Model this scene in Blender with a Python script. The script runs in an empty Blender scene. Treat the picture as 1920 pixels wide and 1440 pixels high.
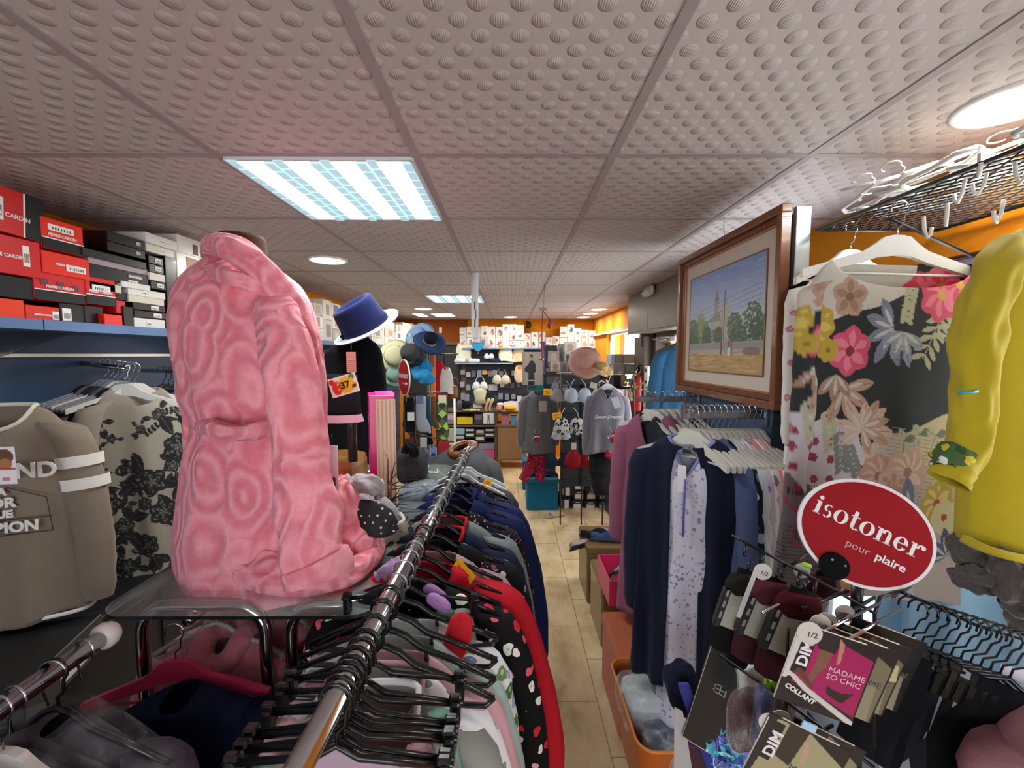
import bpy, math, random
import numpy as np
from mathutils import Vector, Matrix, Euler, noise

SC = bpy.context.scene
COL = SC.collection
PI = math.pi
F = 789.0                      # focal length in pixels of a 1920 x 1440 frame
CAMH = 1.85
CEIL = 2.453
PITCH = math.radians(4.05)
YAW = math.radians(-0.22)

# ---------------------------------------------------------------- camera
cam_data = bpy.data.cameras.new('camera')
cam = bpy.data.objects.new('camera', cam_data)
COL.objects.link(cam)
cam.location = (0, 0, CAMH)
cam.rotation_euler = (PI / 2 - PITCH, 0, YAW)
cam_data.sensor_width = 36.0
cam_data.lens = F / 1920 * 36.0
cam_data.clip_start = 0.05
cam_data.clip_end = 60
SC.camera = cam

# ---------------------------------------------------------------- view and world
SC.view_settings.view_transform = 'Standard'
SC.view_settings.look = 'None'
SC.view_settings.gamma = 1.0
SC.view_settings.exposure = -0.18
SC.view_settings.use_curve_mapping = False
SC.cycles.max_bounces = 7
SC.cycles.diffuse_bounces = 4
SC.cycles.glossy_bounces = 3
SC.cycles.transmission_bounces = 5
SC.cycles.transparent_max_bounces = 8
SC.cycles.sample_clamp_indirect = 4.0
SC.cycles.use_denoising = True

world = bpy.data.worlds.new('daylight')
SC.world = world
world.use_nodes = True
wn = world.node_tree.nodes
wn['Background'].inputs[0].default_value = (0.80, 0.90, 1.0, 1)
wn['Background'].inputs[1].default_value = 4.5


def area_light(name, loc, rot, sx, sy, power, color=(1, 1, 1), shape='RECTANGLE', spread=None):
    l = bpy.data.lights.new(name, 'AREA')
    l.shape = shape
    l.size = sx
    l.size_y = sy
    l.energy = power
    l.color = color
    if spread: l.spread = spread
    o = bpy.data.objects.new(name, l)
    o.location = loc
    o.rotation_euler = rot
    COL.objects.link(o)
    return o


# daylight through the shop window and the door on the right
area_light('window_daylight', (1.62, 1.35, 1.45), (0, math.radians(90), 0), 1.2, 2.2, 62, (0.86, 0.93, 1.0))
area_light('far_window_daylight', (1.70, 5.55, 1.80), (0, math.radians(90), 0), 0.8, 1.5, 30, (0.95, 0.96, 1.0))
area_light('door_daylight', (1.66, 3.65, 1.2), (0, math.radians(90), 0), 1.6, 0.9, 28, (0.93, 0.96, 1.0))
area_light('front_window_daylight', (0.0, -1.9, 1.5), (math.radians(90), 0, 0), 2.6, 1.4, 13, (0.97, 0.97, 1.0))

# ---------------------------------------------------------------- helpers
FWD = Matrix.Rotation(YAW, 4, 'Z') @ Matrix.Rotation(PI / 2 - PITCH, 4, 'X')
C0 = Vector((0, 0, CAMH))


def ray(px, py):
    return FWD @ Vector(((px - 960) / F, -(py - 720) / F, -1.0))


def P(px, py, zc):
    return C0 + ray(px, py) * zc


def PX(px, py, X):
    d = ray(px, py)
    return C0 + d * (X / d.x)


def PY(px, py, Y):
    d = ray(px, py)
    return C0 + d * (Y / d.y)


def PZ(px, py, Z):
    d = ray(px, py)
    return C0 + d * ((Z - CAMH) / d.z)


def rotz(a):
    return Matrix.Rotation(a, 4, 'Z')


def TR(loc, rz=0.0, rx=0.0, ry=0.0):
    return Matrix.Translation(Vector(loc)) @ Matrix.Rotation(rz, 4, 'Z') @ Matrix.Rotation(rx, 4, 'X') @ Matrix.Rotation(ry, 4, 'Y')


class MB:
    """collects shapes; build() links them as one mesh object"""

    def __init__(s, M=None):
        s.v = []; s.f = []; s.mi = []; s.sm = []
        s.M = M or Matrix.Identity(4)

    def add(s, vs, fs, mi=0, smooth=False, M=None):
        o = len(s.v)
        T = s.M @ M if M is not None else s.M
        s.v += [tuple(T @ Vector(p)) for p in vs]
        for f in fs:
            s.f.append(tuple(i + o for i in f)); s.mi.append(mi); s.sm.append(smooth)
        return s

    def box(s, c, d, mi=0, M=None, b=0.0):
        x, y, z = [t / 2 for t in d]
        if b <= 0:
            vs = [(sx * x, sy * y, sz * z) for sx in (-1, 1) for sy in (-1, 1) for sz in (-1, 1)]
            fs = [(0, 1, 3, 2), (4, 6, 7, 5), (0, 4, 5, 1), (2, 3, 7, 6), (0, 2, 6, 4), (1, 5, 7, 3)]
            vs = [(c[0] + p[0], c[1] + p[1], c[2] + p[2]) for p in vs]
            return s.add(vs, fs, mi, False, M)
        b = min(b, x * .9, y * .9, z * .9)
        vs = []; idx = {}
        for sx in (-1, 1):
            for sy in (-1, 1):
                for sz in (-1, 1):
                    for k in range(3):
                        p = [sx * (x - b), sy * (y - b), sz * (z - b)]
                        p[k] = (sx * x, sy * y, sz * z)[k]
                        idx[(sx, sy, sz, k)] = len(vs)
                        vs.append((c[0] + p[0], c[1] + p[1], c[2] + p[2]))
        fs = []
        for k in range(3):
            a, bb = [(1, 2), (2, 0), (0, 1)][k]
            for sg in (-1, 1):
                q = []
                for (u, w) in ((-1, -1), (1, -1), (1, 1), (-1, 1)):
                    t = [0, 0, 0]; t[k] = sg; t[a] = u; t[bb] = w
                    q.append(idx[(t[0], t[1], t[2], k)])
                fs.append(tuple(q if sg > 0 else q[::-1]))
        for k in range(3):            # edges along axis k
            a, bb = [(1, 2), (2, 0), (0, 1)][k]
            for u in (-1, 1):
                for w in (-1, 1):
                    t0 = [0, 0, 0]; t1 = [0, 0, 0]
                    t0[k] = -1; t1[k] = 1; t0[a] = t1[a] = u; t0[bb] = t1[bb] = w
                    q = [idx[(*t0, a)], idx[(*t1, a)], idx[(*t1, bb)], idx[(*t0, bb)]]
                    fs.append(tuple(q if u * w < 0 else q[::-1]))
        for sx in (-1, 1):
            for sy in (-1, 1):
                for sz in (-1, 1):
                    q = [idx[(sx, sy, sz, k)] for k in range(3)]
                    fs.append(tuple(q if sx * sy * sz > 0 else q[::-1]))
        return s.add(vs, fs, mi, False, M)

    def tube(s, pts, r, seg=8, mi=0, closed=False, M=None, flat=None, cap=True):
        """round tube along points; r a number or a list"""
        pts = [Vector(p) for p in pts]
        n = len(pts)
        rs = r if isinstance(r, (list, tuple)) else [r] * n
        vs = []; fs = []
        up = None
        for i in range(n):
            if closed: t = pts[(i + 1) % n] - pts[i - 1]
            elif i == 0: t = pts[1] - pts[0]
            elif i == n - 1: t = pts[-1] - pts[-2]
            else: t = (pts[i + 1] - pts[i]).normalized() + (pts[i] - pts[i - 1]).normalized()
            if t.length < 1e-9: t = Vector((0, 0, 1))
            t.normalize()
            if up is None:
                up = Vector((0, 0, 1)) if abs(t.z) < .9 else Vector((0, 1, 0))
            a = (up - t * up.dot(t)).normalized()
            up = a
            b = t.cross(a)
            rr = rs[i]
            ra, rb = (rr, rr) if not isinstance(rr, (tuple, list)) else rr
            for k in range(seg):
                th = 2 * PI * k / seg
                vs.append(pts[i] + a * (ra * math.cos(th)) + b * (rb * math.sin(th)))
        m = n if closed else n - 1
        for i in range(m):
            j = (i + 1) % n
            for k in range(seg):
                l = (k + 1) % seg
                fs.append((i * seg + k, i * seg + l, j * seg + l, j * seg + k))
        if not closed and cap:
            fs.append(tuple(range(seg))[::-1])
            fs.append(tuple((n - 1) * seg + k for k in range(seg)))
        return s.add(vs, fs, mi, True, M)

    def loft(s, rings, mi=0, closed=True, cap0=False, cap1=False, M=None, smooth=True):
        n = len(rings[0]); vs = []; fs = []
        for r in rings: vs += r
        for i in range(len(rings) - 1):
            for k in range(n if closed else n - 1):
                l = (k + 1) % n
                fs.append((i * n + k, i * n + l, (i + 1) * n + l, (i + 1) * n + k))
        if cap0: fs.append(tuple(range(n))[::-1])
        if cap1: fs.append(tuple((len(rings) - 1) * n + k for k in range(n)))
        return s.add(vs, fs, mi, smooth, M)

    def lathe(s, prof, seg=24, mi=0, M=None, sx=1, sy=1, c=(0, 0, 0), cap=True):
        rings = []
        for (r, z) in prof:
            rings.append([(c[0] + sx * r * math.cos(2 * PI * k / seg), c[1] + sy * r * math.sin(2 * PI * k / seg), c[2] + z) for k in range(seg)])
        return s.loft(rings, mi, True, cap and prof[0][0] > 1e-4, cap and prof[-1][0] > 1e-4, M)

    def prism(s, poly, t, mi=0, M=None, smooth=False):
        """poly in the XZ plane, thickness t along Y"""
        n = len(poly)
        vs = [(x, -t / 2, z) for x, z in poly] + [(x, t / 2, z) for x, z in poly]
        fs = [tuple(range(n)), tuple(range(n, 2 * n))[::-1]]
        for i in range(n):
            j = (i + 1) % n
            fs.append((i, i + n, j + n, j))
        return s.add(vs, fs, mi, smooth, M)

    def quad(s, a, b, c, d, mi=0, M=None):
        return s.add([a, b, c, d], [(0, 1, 2, 3)], mi, False, M)

    def mesh(s, name, mats):
        me = bpy.data.meshes.new(name)
        me.from_pydata(s.v, [], s.f)
        if not isinstance(mats, (list, tuple)): mats = [mats]
        for m in mats: me.materials.append(m)
        me.polygons.foreach_set('material_index', s.mi)
        me.polygons.foreach_set('use_smooth', s.sm)
        me.update()
        return me

    def build(s, name, mats, parent=None, label=None, cat=None, group=None, kind=None, M=None, mods=None):
        o = bpy.data.objects.new(name, s.mesh(name, mats))
        return place(o, parent, label, cat, group, kind, M, mods)


def place(o, parent=None, label=None, cat=None, group=None, kind=None, M=None, mods=None):
    COL.objects.link(o)
    if parent is not None:
        o.parent = parent
    if M is not None: o.matrix_basis = M
    if label: o['label'] = label
    if cat: o['category'] = cat
    if group: o['group'] = group
    if kind: o['kind'] = kind
    for t, kw in (mods or []):
        m = o.modifiers.new(t.lower(), t)
        for k, v in kw.items(): setattr(m, k, v)
    return o


def thing(name, label, cat, M=None, group=None):
    o = bpy.data.objects.new(name, None)
    o.empty_display_size = 0.05
    return place(o, None, label, cat, group, None, M)


def inst(mesh, name, M=None, parent=None, label=None, cat=None, group=None):
    return place(bpy.data.objects.new(name, mesh), parent, label, cat, group, None, M)


def structure(name, mb, mat, parent=None, **k):
    return mb.build(name, mat, parent, kind=None if parent else 'structure', **k)


# ---------------------------------------------------------------- materials
_mc = {}


def srgb(h):
    if isinstance(h, str):
        h = h.lstrip('#')
        c = [int(h[i:i + 2], 16) / 255 for i in (0, 2, 4)]
    else:
        c = h
    return tuple((x / 12.92 if x <= .04045 else ((x + .055) / 1.055) ** 2.4) for x in c)


class NT:
    def __init__(s, name):
        s.m = bpy.data.materials.new(name); s.m.use_nodes = True
        s.n = s.m.node_tree.nodes; s.l = s.m.node_tree.links
        s.b = s.n['Principled BSDF']

    def node(s, t, **k):
        x = s.n.new(t)
        for a, v in k.items(): setattr(x, a, v)
        return x

    def math(s, op, a, b=None, c=None):
        x = s.n.new('ShaderNodeMath'); x.operation = op
        for i, q in enumerate((a, b, c)):
            if q is None: continue
            if isinstance(q, (int, float)): x.inputs[i].default_value = q
            else: s.l.new(q, x.inputs[i])
        return x.outputs[0]

    def mix(s, f, a, b):
        x = s.n.new('ShaderNodeMix'); x.data_type = 'RGBA'
        for i, q in ((0, f), (6, a), (7, b)):
            if isinstance(q, (int, float)): x.inputs[i].default_value = q
            elif isinstance(q, tuple): x.inputs[i].default_value = (*q[:3], 1)
            else: s.l.new(q, x.inputs[i])
        return x.outputs[2]

    def ramp(s, f, stops, interp='LINEAR'):
        x = s.n.new('ShaderNodeValToRGB'); x.color_ramp.interpolation = interp
        e = x.color_ramp.elements
        while len(e) < len(stops): e.new(.5)
        for i, (p, c) in enumerate(stops):
            e[i].position = p; e[i].color = (*c[:3], 1)
        s.l.new(f, x.inputs[0])
        return x.outputs[0]

    def coord(s, which='Object', scale=(1, 1, 1), rot=(0, 0, 0), loc=(0, 0, 0)):
        t = s.n.new('ShaderNodeTexCoord'); m = s.n.new('ShaderNodeMapping')
        m.inputs['Scale'].default_value = scale; m.inputs['Rotation'].default_value = rot
        m.inputs['Location'].default_value = loc
        s.l.new(t.outputs[which], m.inputs[0])
        return m.outputs[0]

    def noise(s, vec, scale=5, detail=2, rough=.5, out=0):
        x = s.n.new('ShaderNodeTexNoise')
        x.inputs['Scale'].default_value = scale; x.inputs['Detail'].default_value = detail
        x.inputs['Roughness'].default_value = rough
        if vec is not None: s.l.new(vec, x.inputs['Vector'])
        return x.outputs[out]

    def voro(s, vec, scale=5, feature='F1', rand=1.0, out='Distance'):
        x = s.n.new('ShaderNodeTexVoronoi'); x.feature = feature
        x.inputs['Scale'].default_value = scale; x.inputs['Randomness'].default_value = rand
        if vec is not None: s.l.new(vec, x.inputs['Vector'])
        return x.outputs[out]

    def bump(s, h, strength=.3, dist=.01):
        x = s.n.new('ShaderNodeBump'); x.inputs['Strength'].default_value = strength
        x.inputs['Distance'].default_value = dist
        s.l.new(h, x.inputs['Height']); s.l.new(x.outputs[0], s.b.inputs['Normal'])

    def base(s, c):
        if isinstance(c, tuple): s.b.inputs['Base Color'].default_value = (*c[:3], 1)
        else: s.l.new(c, s.b.inputs['Base Color'])

    def set(s, rough=.5, metal=0, **k):
        s.b.inputs['Roughness'].default_value = rough; s.b.inputs['Metallic'].default_value = metal
        for a, v in k.items(): s.b.inputs[a.replace('_', ' ')].default_value = v
        return s.m


def plain(hexc, rough=.5, metal=0, var=.04, name=None, **k):
    key = ('plain', hexc, rough, metal, var, tuple(k.items()))
    if key in _mc: return _mc[key]
    t = NT(name or 'paint')
    c = srgb(hexc)
    n = t.noise(t.coord(), 9, 3)
    t.base(t.mix(n, tuple(x * (1 - var) for x in c), tuple(min(1, x * (1 + var)) for x in c)))
    _mc[key] = t.set(rough, metal, **k)
    return _mc[key]


def cloth(hexc, hex2=None, rough=.9, weave=350, b=.25, sheen=0, name='cloth', fuzz=0, trans=0):
    """woven or knitted fabric: faint colour variation, fine bump, soft sheen"""
    key = ('cloth', hexc, hex2, rough, weave, b, sheen, fuzz, trans)
    if key in _mc: return _mc[key]
    t = NT(name)
    c = srgb(hexc); c2 = srgb(hex2) if hex2 else tuple(x * .8 for x in c)
    co = t.coord()
    n = t.noise(co, 14 if not fuzz else 40, 4, .6)
    n2 = t.noise(co, weave, 2)
    t.base(t.mix(n, c2, c))
    t.bump(t.math('ADD', t.math('MULTIPLY', n2, .5), t.math('MULTIPLY', n, 1.0 if fuzz else .3)), b, .004 + fuzz)
    if trans: t.b.inputs['Transmission Weight'].default_value = 0
    _mc[key] = t.set(rough, 0, Sheen_Weight=sheen, Specular_IOR_Level=.15)
    return _mc[key]


def blobs(base, cols, scale=30, size=.3, name='print', rough=.85, b=.15, seed=0, scale2=None, sz=None):
    """printed fabric: scattered motifs of several colours over a base colour"""
    key = ('blobs', base, tuple(cols), scale, size, seed)
    if key in _mc: return _mc[key]
    t = NT(name)
    co = t.coord(loc=(seed * 1.7, seed * .9, seed * .31))
    wob = t.node('ShaderNodeVectorMath', operation='ADD')
    nz = t.node('ShaderNodeVectorMath', operation='SCALE'); nz.inputs[3].default_value = .25 / scale * 2
    t.l.new(t.noise(co, scale * 1.6, 2, out=1), nz.inputs[0])
    t.l.new(co, wob.inputs[0]); t.l.new(nz.outputs[0], wob.inputs[1])
    d = t.voro(wob.outputs[0], scale); cc = t.voro(co, scale, out='Color')
    sep = t.node('ShaderNodeSeparateColor'); t.l.new(t.voro(wob.outputs[0], scale, out='Color'), sep.inputs[0])
    n = len(cols)
    cr = t.ramp(sep.outputs[0], [(i / n, srgb(c)) for i, c in enumerate(cols)], 'CONSTANT')
    thr = t.math('ADD', size * .6, t.math('MULTIPLY', sep.outputs[1], size * .6))
    mask = t.math('LESS_THAN', d, thr)
    inner = t.math('LESS_THAN', d, t.math('MULTIPLY', thr, .4))
    col = t.mix(mask, srgb(base), cr)
    col = t.mix(t.math('MULTIPLY', inner, .45), col, srgb(base))
    t.base(col)
    t.bump(t.noise(co, 350, 2), b, .003)
    _mc[key] = t.set(rough, 0, Specular_IOR_Level=.15)
    return _mc[key]


def metal(hexc='#b8b8ba', rough=.22):
    key = ('metal', hexc, rough)
    if key in _mc: return _mc[key]
    t = NT('polished_metal'); co = t.coord()
    n = t.noise(co, 60, 2)
    t.base(t.mix(n, tuple(x * .85 for x in srgb(hexc)), srgb(hexc)))
    _mc[key] = t.set(rough, 1.0)
    return _mc[key]


def gloss(hexc, rough=.2):
    return plain(hexc, rough, 0, .05, 'gloss_plastic', Coat_Weight=.08)


def glassy(hexc='#dff0ee', alpha=.18, rough=.05, name='clear_sheet', b=0):
    key = ('glassy', hexc, alpha, rough, b)
    if key in _mc: return _mc[key]
    t = NT(name)
    t.base(srgb(hexc)); t.b.inputs['Alpha'].default_value = alpha
    if b:
        n = t.noise(t.coord(scale=(1, 1, .6)), 22, 3, .6)
        t.bump(n, b, .02)
        t.l.new(t.ramp(n, [(.45, (alpha * .5,) * 3), (.75, (min(1, alpha * 2.4),) * 3)]), t.b.inputs['Alpha'])  # denser pale patches imitate highlights on the crumpled film
    _mc[key] = t.set(rough, 0, IOR=1.5, Specular_IOR_Level=.9)
    return _mc[key]


def emis(hexc, strength, name='self_lit_part'):
    key = ('emis', hexc, strength)
    if key in _mc: return _mc[key]
    t = NT(name); t.base(srgb(hexc))
    t.b.inputs['Emission Color'].default_value = (*srgb(hexc), 1)
    t.b.inputs['Emission Strength'].default_value = strength
    _mc[key] = t.set(.6)
    return _mc[key]


def vcol_mat(name='printed_surface', rough=.7, sheen=0, b=0, trans=0.0, coat=0):
    key = ('vcol', name, rough, sheen, b, trans, coat)
    if key in _mc: return _mc[key]
    t = NT(name)
    a = t.node('ShaderNodeVertexColor', layer_name='print')
    n = t.noise(t.coord(), 300, 2)
    t.base(t.mix(t.math('MULTIPLY', n, .03), a.outputs[0], (0.2, 0.2, 0.2)))
    if b: t.bump(n, b, .003)
    m = t.set(rough, 0, Sheen_Weight=sheen, Coat_Weight=coat)
    if trans:
        tr = t.node('ShaderNodeBsdfTranslucent'); t.l.new(a.outputs[0], tr.inputs[0])
        mx = t.node('ShaderNodeMixShader'); mx.inputs[0].default_value = trans
        out = t.n['Material Output']
        t.l.new(t.b.outputs[0], mx.inputs[1]); t.l.new(tr.outputs[0], mx.inputs[2]); t.l.new(mx.outputs[0], out.inputs[0])
    _mc[key] = m
    return m


# ---------------------------------------------------------------- drawn prints
class Canvas:
    """a small raster for printed motifs; (0,0) is the lower left"""

    def __init__(s, w, h, base):
        s.w, s.h = w, h
        s.a = np.empty((h, w, 3)); s.a[:] = srgb(base)
        s.Y, s.X = np.mgrid[0:h, 0:w]
        s.X = (s.X + .5) / w; s.Y = (s.Y + .5) / h
        s.asp = h / w

    def put(s, mask, c, k=1.0):
        c = np.array(srgb(c))
        m = (mask.astype(float) * k)[..., None]
        s.a = s.a * (1 - m) + c * m

    def ell(s, x, y, rx, ry, c, rot=0, k=1.0):
        """radii in units of the width"""
        dx = (s.X - x); dy = (s.Y - y) * s.asp
        ca, sa = math.cos(rot), math.sin(rot)
        u = dx * ca + dy * sa; v = -dx * sa + dy * ca
        s.put((u / rx) ** 2 + (v / ry) ** 2 < 1, c, k)

    def leaf(s, x, y, L, W, rot, c, vein=None):
        dx = (s.X - x); dy = (s.Y - y) * s.asp
        ca, sa = math.cos(rot), math.sin(rot)
        u = (dx * ca + dy * sa) / L; v = -dx * sa + dy * ca
        inside = (u > 0) & (u < 1)
        wid = W * np.sin(PI * np.clip(u, 0, 1) ** 1.25) ** .7
        s.put(inside & (abs(v) < wid), c)
        if vein: s.put(inside & (abs(v) < max(W * .05, .0012)) & (u < .9), vein, .7)

    def rect(s, x0, y0, x1, y1, c, k=1.0):
        s.put((s.X >= x0) & (s.X < x1) & (s.Y >= y0) & (s.Y < y1), c, k)

    def line(s, x0, y0, x1, y1, w, c):
        ax, ay = x0, y0 * s.asp; bx, by = x1, y1 * s.asp
        X = s.X; Y = s.Y * s.asp
        L2 = (bx - ax) ** 2 + (by - ay) ** 2 + 1e-12
        t = np.clip(((X - ax) * (bx - ax) + (Y - ay) * (by - ay)) / L2, 0, 1)
        d = np.hypot(X - ax - t * (bx - ax), Y - ay - t * (by - ay))
        s.put(d < w, c)

    def poly(s, pts, c, k=1.0):
        m = np.zeros(s.X.shape, bool)
        n = len(pts)
        for i in range(n):
            x0, y0 = pts[i]; x1, y1 = pts[(i + 1) % n]
            if y0 == y1: continue
            cond = ((y0 > s.Y) != (y1 > s.Y)) & (s.X < (x1 - x0) * (s.Y - y0) / (y1 - y0) + x0)
            m ^= cond
        s.put(m, c, k)

    def flower(s, x, y, r, c, n=5, core=None, rot=0, c2=None):
        for i in range(n):
            a = rot + 2 * PI * i / n
            s.leaf(x, y, r, r * .42, a, c, c2)
            if c2: s.leaf(x, y, r * .8, r * .2, a, c2)
        if core: s.ell(x, y, r * .2, r * .2, core)

    def frond(s, x, y, L, rot, c, n=6, lw=.012):
        ex, ey = x + L * math.cos(rot), y + L * math.sin(rot) / s.asp
        s.line(x, y, ex, ey, .002, c)
        for i in range(n):
            t = (i + .5) / n
            qx, qy = x + (ex - x) * t, y + (ey - y) * t
            for sg in (-1, 1):
                s.leaf(qx, qy, L * .26, lw, rot + sg * .9, c)

    def sample(s, u, v):
        i = np.clip((np.asarray(v) * s.h).astype(int), 0, s.h - 1)
        j = np.clip((np.asarray(u) * s.w).astype(int), 0, s.w - 1)
        return s.a[i, j]


def paint(me, uv, canvas):
    at = me.color_attributes.new('print', 'FLOAT_COLOR', 'POINT')
    c = canvas.sample(uv[:, 0], uv[:, 1])
    out = np.ones((len(c), 4)); out[:, :3] = c
    at.data.foreach_set('color', out.astype(np.float32).ravel())


def panel_mesh(name, w, h, t, canvas, mat, back='#dddddd'):
    """upright printed board in the XZ plane facing -Y, origin at its lower middle; t its thickness"""
    nx, nz = canvas.w, canvas.h
    xs = np.linspace(-w / 2, w / 2, nx + 1); zs = np.linspace(0, h, nz + 1)
    V = []; UV = []; Fc = []
    # one quad per cell would need split colours; a vertex grid is enough
    for j in range(nz + 1):
        for i in range(nx + 1):
            V.append((xs[i], -t / 2, zs[j])); UV.append((i / nx, j / nz))
    for j in range(nz):
        for i in range(nx):
            a = j * (nx + 1) + i
            Fc.append((a, a + 1, a + nx + 2, a + nx + 1))
    o = len(V)
    for (x, z) in ((-w / 2, 0), (w / 2, 0), (w / 2, h), (-w / 2, h)):
        V.append((x, -t / 2 + 1e-4, z)); V.append((x, t / 2, z)); UV += [(.001, .001)] * 2
    Fc += [(o + 1, o + 7, o + 5, o + 3)]
    for i in range(4):
        j = (i + 1) % 4
        Fc.append((o + 2 * i, o + 2 * i + 1, o + 2 * j + 1, o + 2 * j))
    me = bpy.data.meshes.new(name)
    me.from_pydata(V, [], Fc); me.materials.append(mat)
    paint(me, np.array(UV), canvas)
    return me


def text_mesh(s, size, mat, depth=.0006, bold=0.0, align='CENTER', shear=0, name='lettering', sx=1.0):
    cu = bpy.data.curves.new(name, 'FONT')
    cu.body = s; cu.size = size; cu.extrude = depth; cu.offset = bold
    cu.align_x = align; cu.align_y = 'CENTER'; cu.shear = shear; cu.resolution_u = 3
    o = bpy.data.objects.new(name, cu); COL.objects.link(o)
    dg = bpy.context.evaluated_depsgraph_get(); dg.update()
    me = bpy.data.meshes.new_from_object(o.evaluated_get(dg))
    bpy.data.objects.remove(o); bpy.data.curves.remove(cu)
    me.transform(Matrix.Rotation(PI / 2, 4, 'X') @ Matrix.Diagonal((sx, 1, 1, 1)))
    me.materials.clear(); me.materials.append(mat)
    me.name = name
    return me


WHITE = plain('#e9e8e4', .5)
BLACKP = gloss('#101113', .25)
CHROME = metal('#c9cacc', .13)
STEEL = metal('#a9aaac', .3)
# ================================================================ room shell
XL, XR, YB, YF = -1.98, 1.45, 7.45, -2.0

t = NT('embossed_ceiling_tile')
co = t.coord()
sp = t.node('ShaderNodeSeparateXYZ'); t.l.new(co, sp.inputs[0])
def _dots(ox, oy):
    fx = t.math('SUBTRACT', t.math('FRACT', t.math('ADD', t.math('MULTIPLY', sp.outputs[0], 1 / .075), ox)), .5)
    fy = t.math('SUBTRACT', t.math('FRACT', t.math('ADD', t.math('MULTIPLY', sp.outputs[1], 1 / .075), oy)), .5)
    r = t.math('SQRT', t.math('ADD', t.math('MULTIPLY', fx, fx), t.math('MULTIPLY', fy, fy)))
    k = t.math('SUBTRACT', 1.0, t.math('MULTIPLY', r, 1 / .25))
    return t.math('SQRT', t.math('MAXIMUM', k, 0.0))
h = t.math('MAXIMUM', _dots(.25, .25), _dots(.75, .75))
rid = t.math('MULTIPLY', t.math('SINE', t.math('MULTIPLY', sp.outputs[0], 1400)), .07)
fine = t.noise(co, 900, 2)
t.base(t.mix(t.noise(co, 2.5, 3), srgb('#b6aaa5'), srgb('#c0b5af')))
t.bump(t.math('ADD', t.math('ADD', t.math('MULTIPLY', h, 1.0), t.math('MULTIPLY', rid, h)), t.math('MULTIPLY', fine, .06)), 1.0, .008)
M_CEIL = t.set(.72)
mb = MB(); mb.box(((XL + XR) / 2, (YB + YF) / 2, CEIL + .05), (XR - XL + .4, YB - YF + .4, .1))
ceil = structure('ceiling', mb, M_CEIL)
mb = MB()
gx = [-.288 + .6 * k for k in range(-3, 4)]
gx = [x for x in gx if XL < x < XR]
gy = [1.321 + .6 * k for k in range(-6, 11)]
for x in gx: mb.box((x, (YB + YF) / 2, CEIL - .001), (.024, YB - YF, .004))
for y in gy: mb.box(((XL + XR) / 2, y, CEIL - .0006), (XR - XL, .024, .004))
mb.build('ceiling_grid', plain('#9c8e8b', .55), ceil)

# floor
t = NT('ceramic_floor_tile'); co = t.coord()
br = t.node('ShaderNodeTexBrick', offset=.5)
br.inputs['Scale'].default_value = 1.0
br.inputs['Mortar Size'].default_value = .003; br.inputs['Mortar Smooth'].default_value = .2
br.inputs['Brick Width'].default_value = .625; br.inputs['Row Height'].default_value = .363
br.inputs['Color1'].default_value = (1, 1, 1, 1); br.inputs['Color2'].default_value = (.86, .84, .8, 1)
br.inputs['Mortar'].default_value = (.42, .33, .24, 1)
mp = t.coord(rot=(0, 0, PI / 2), loc=(.246, .261, 0))
t.l.new(mp, br.inputs['Vector'])
n1 = t.noise(t.coord(scale=(1, .6, 1)), 5, 6, .65)
c = t.ramp(n1, [(.3, srgb('#b08f66')), (.5, srgb('#d6bb90')), (.7, srgb('#e4d2ae'))])
mm = t.node('ShaderNodeMix', data_type='RGBA', blend_type='MULTIPLY'); mm.inputs[0].default_value = 1
t.l.new(c, mm.inputs[6]); t.l.new(br.outputs[0], mm.inputs[7])
t.base(mm.outputs[2])
t.bump(t.math('ADD', t.math('MULTIPLY', br.outputs[1], -1.0), t.math('MULTIPLY', n1, .15)), .3, .004)
M_FLOOR = t.set(.33)
mb = MB(); mb.box(((XL + XR) / 2, (YB + YF) / 2, -.05), (XR - XL + .4, YB - YF + .4, .1))
structure('floor', mb, M_FLOOR)

ORANGE = cloth('#e08a1c', '#cf7a14', .8, 120, .1, 0, 'orange_wall_paint')
ORDARK = cloth('#9a4f1c', '#8a4518', .8, 120, .1, 0, 'brown_orange_wall_paint')
mb = MB(); mb.box((XL - .1, (YB + YF) / 2, CEIL / 2), (.2, YB - YF, CEIL)); structure('wall_left', mb, ORANGE)
mb = MB(); mb.box((0, YB + .1, CEIL / 2), (XR - XL + .6, .2, CEIL)); structure('wall_back', mb, ORANGE)
# front wall behind the camera with the shop front opening
mb = MB(); yf = YF - .1
mb.box(((XL + XR) / 2, yf, .3), (XR - XL, .2, .6)); mb.box(((XL + XR) / 2, yf, 2.3), (XR - XL, .2, .3))
mb.box((XL + .15, yf, 1.4), (.3, .2, 1.6)); mb.box((XR - .15, yf, 1.4), (.3, .2, 1.6))
structure('wall_front', mb, WHITE)
# right wall: near shop window y .2..2.45, door y 3.2..4.1, far window y 4.8..6.3
mb = MB()
def rw(y0, y1, z0, z1): mb.box((XR + .1, (y0 + y1) / 2, (z0 + z1) / 2), (.2, y1 - y0, z1 - z0))
rw(YF, .2, 0, CEIL); rw(.2, 2.5, 0, .45); rw(.2, 2.5, 2.17, CEIL); rw(2.5, 3.2, 0, CEIL); rw(3.2, 4.1, 2.02, CEIL)
rw(4.1, 4.75, 0, CEIL); rw(4.75, 6.35, 0, 1.3); rw(4.75, 6.35, 2.17, CEIL); rw(6.35, YB, 0, CEIL)
structure('wall_right', mb, ORANGE)

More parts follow.
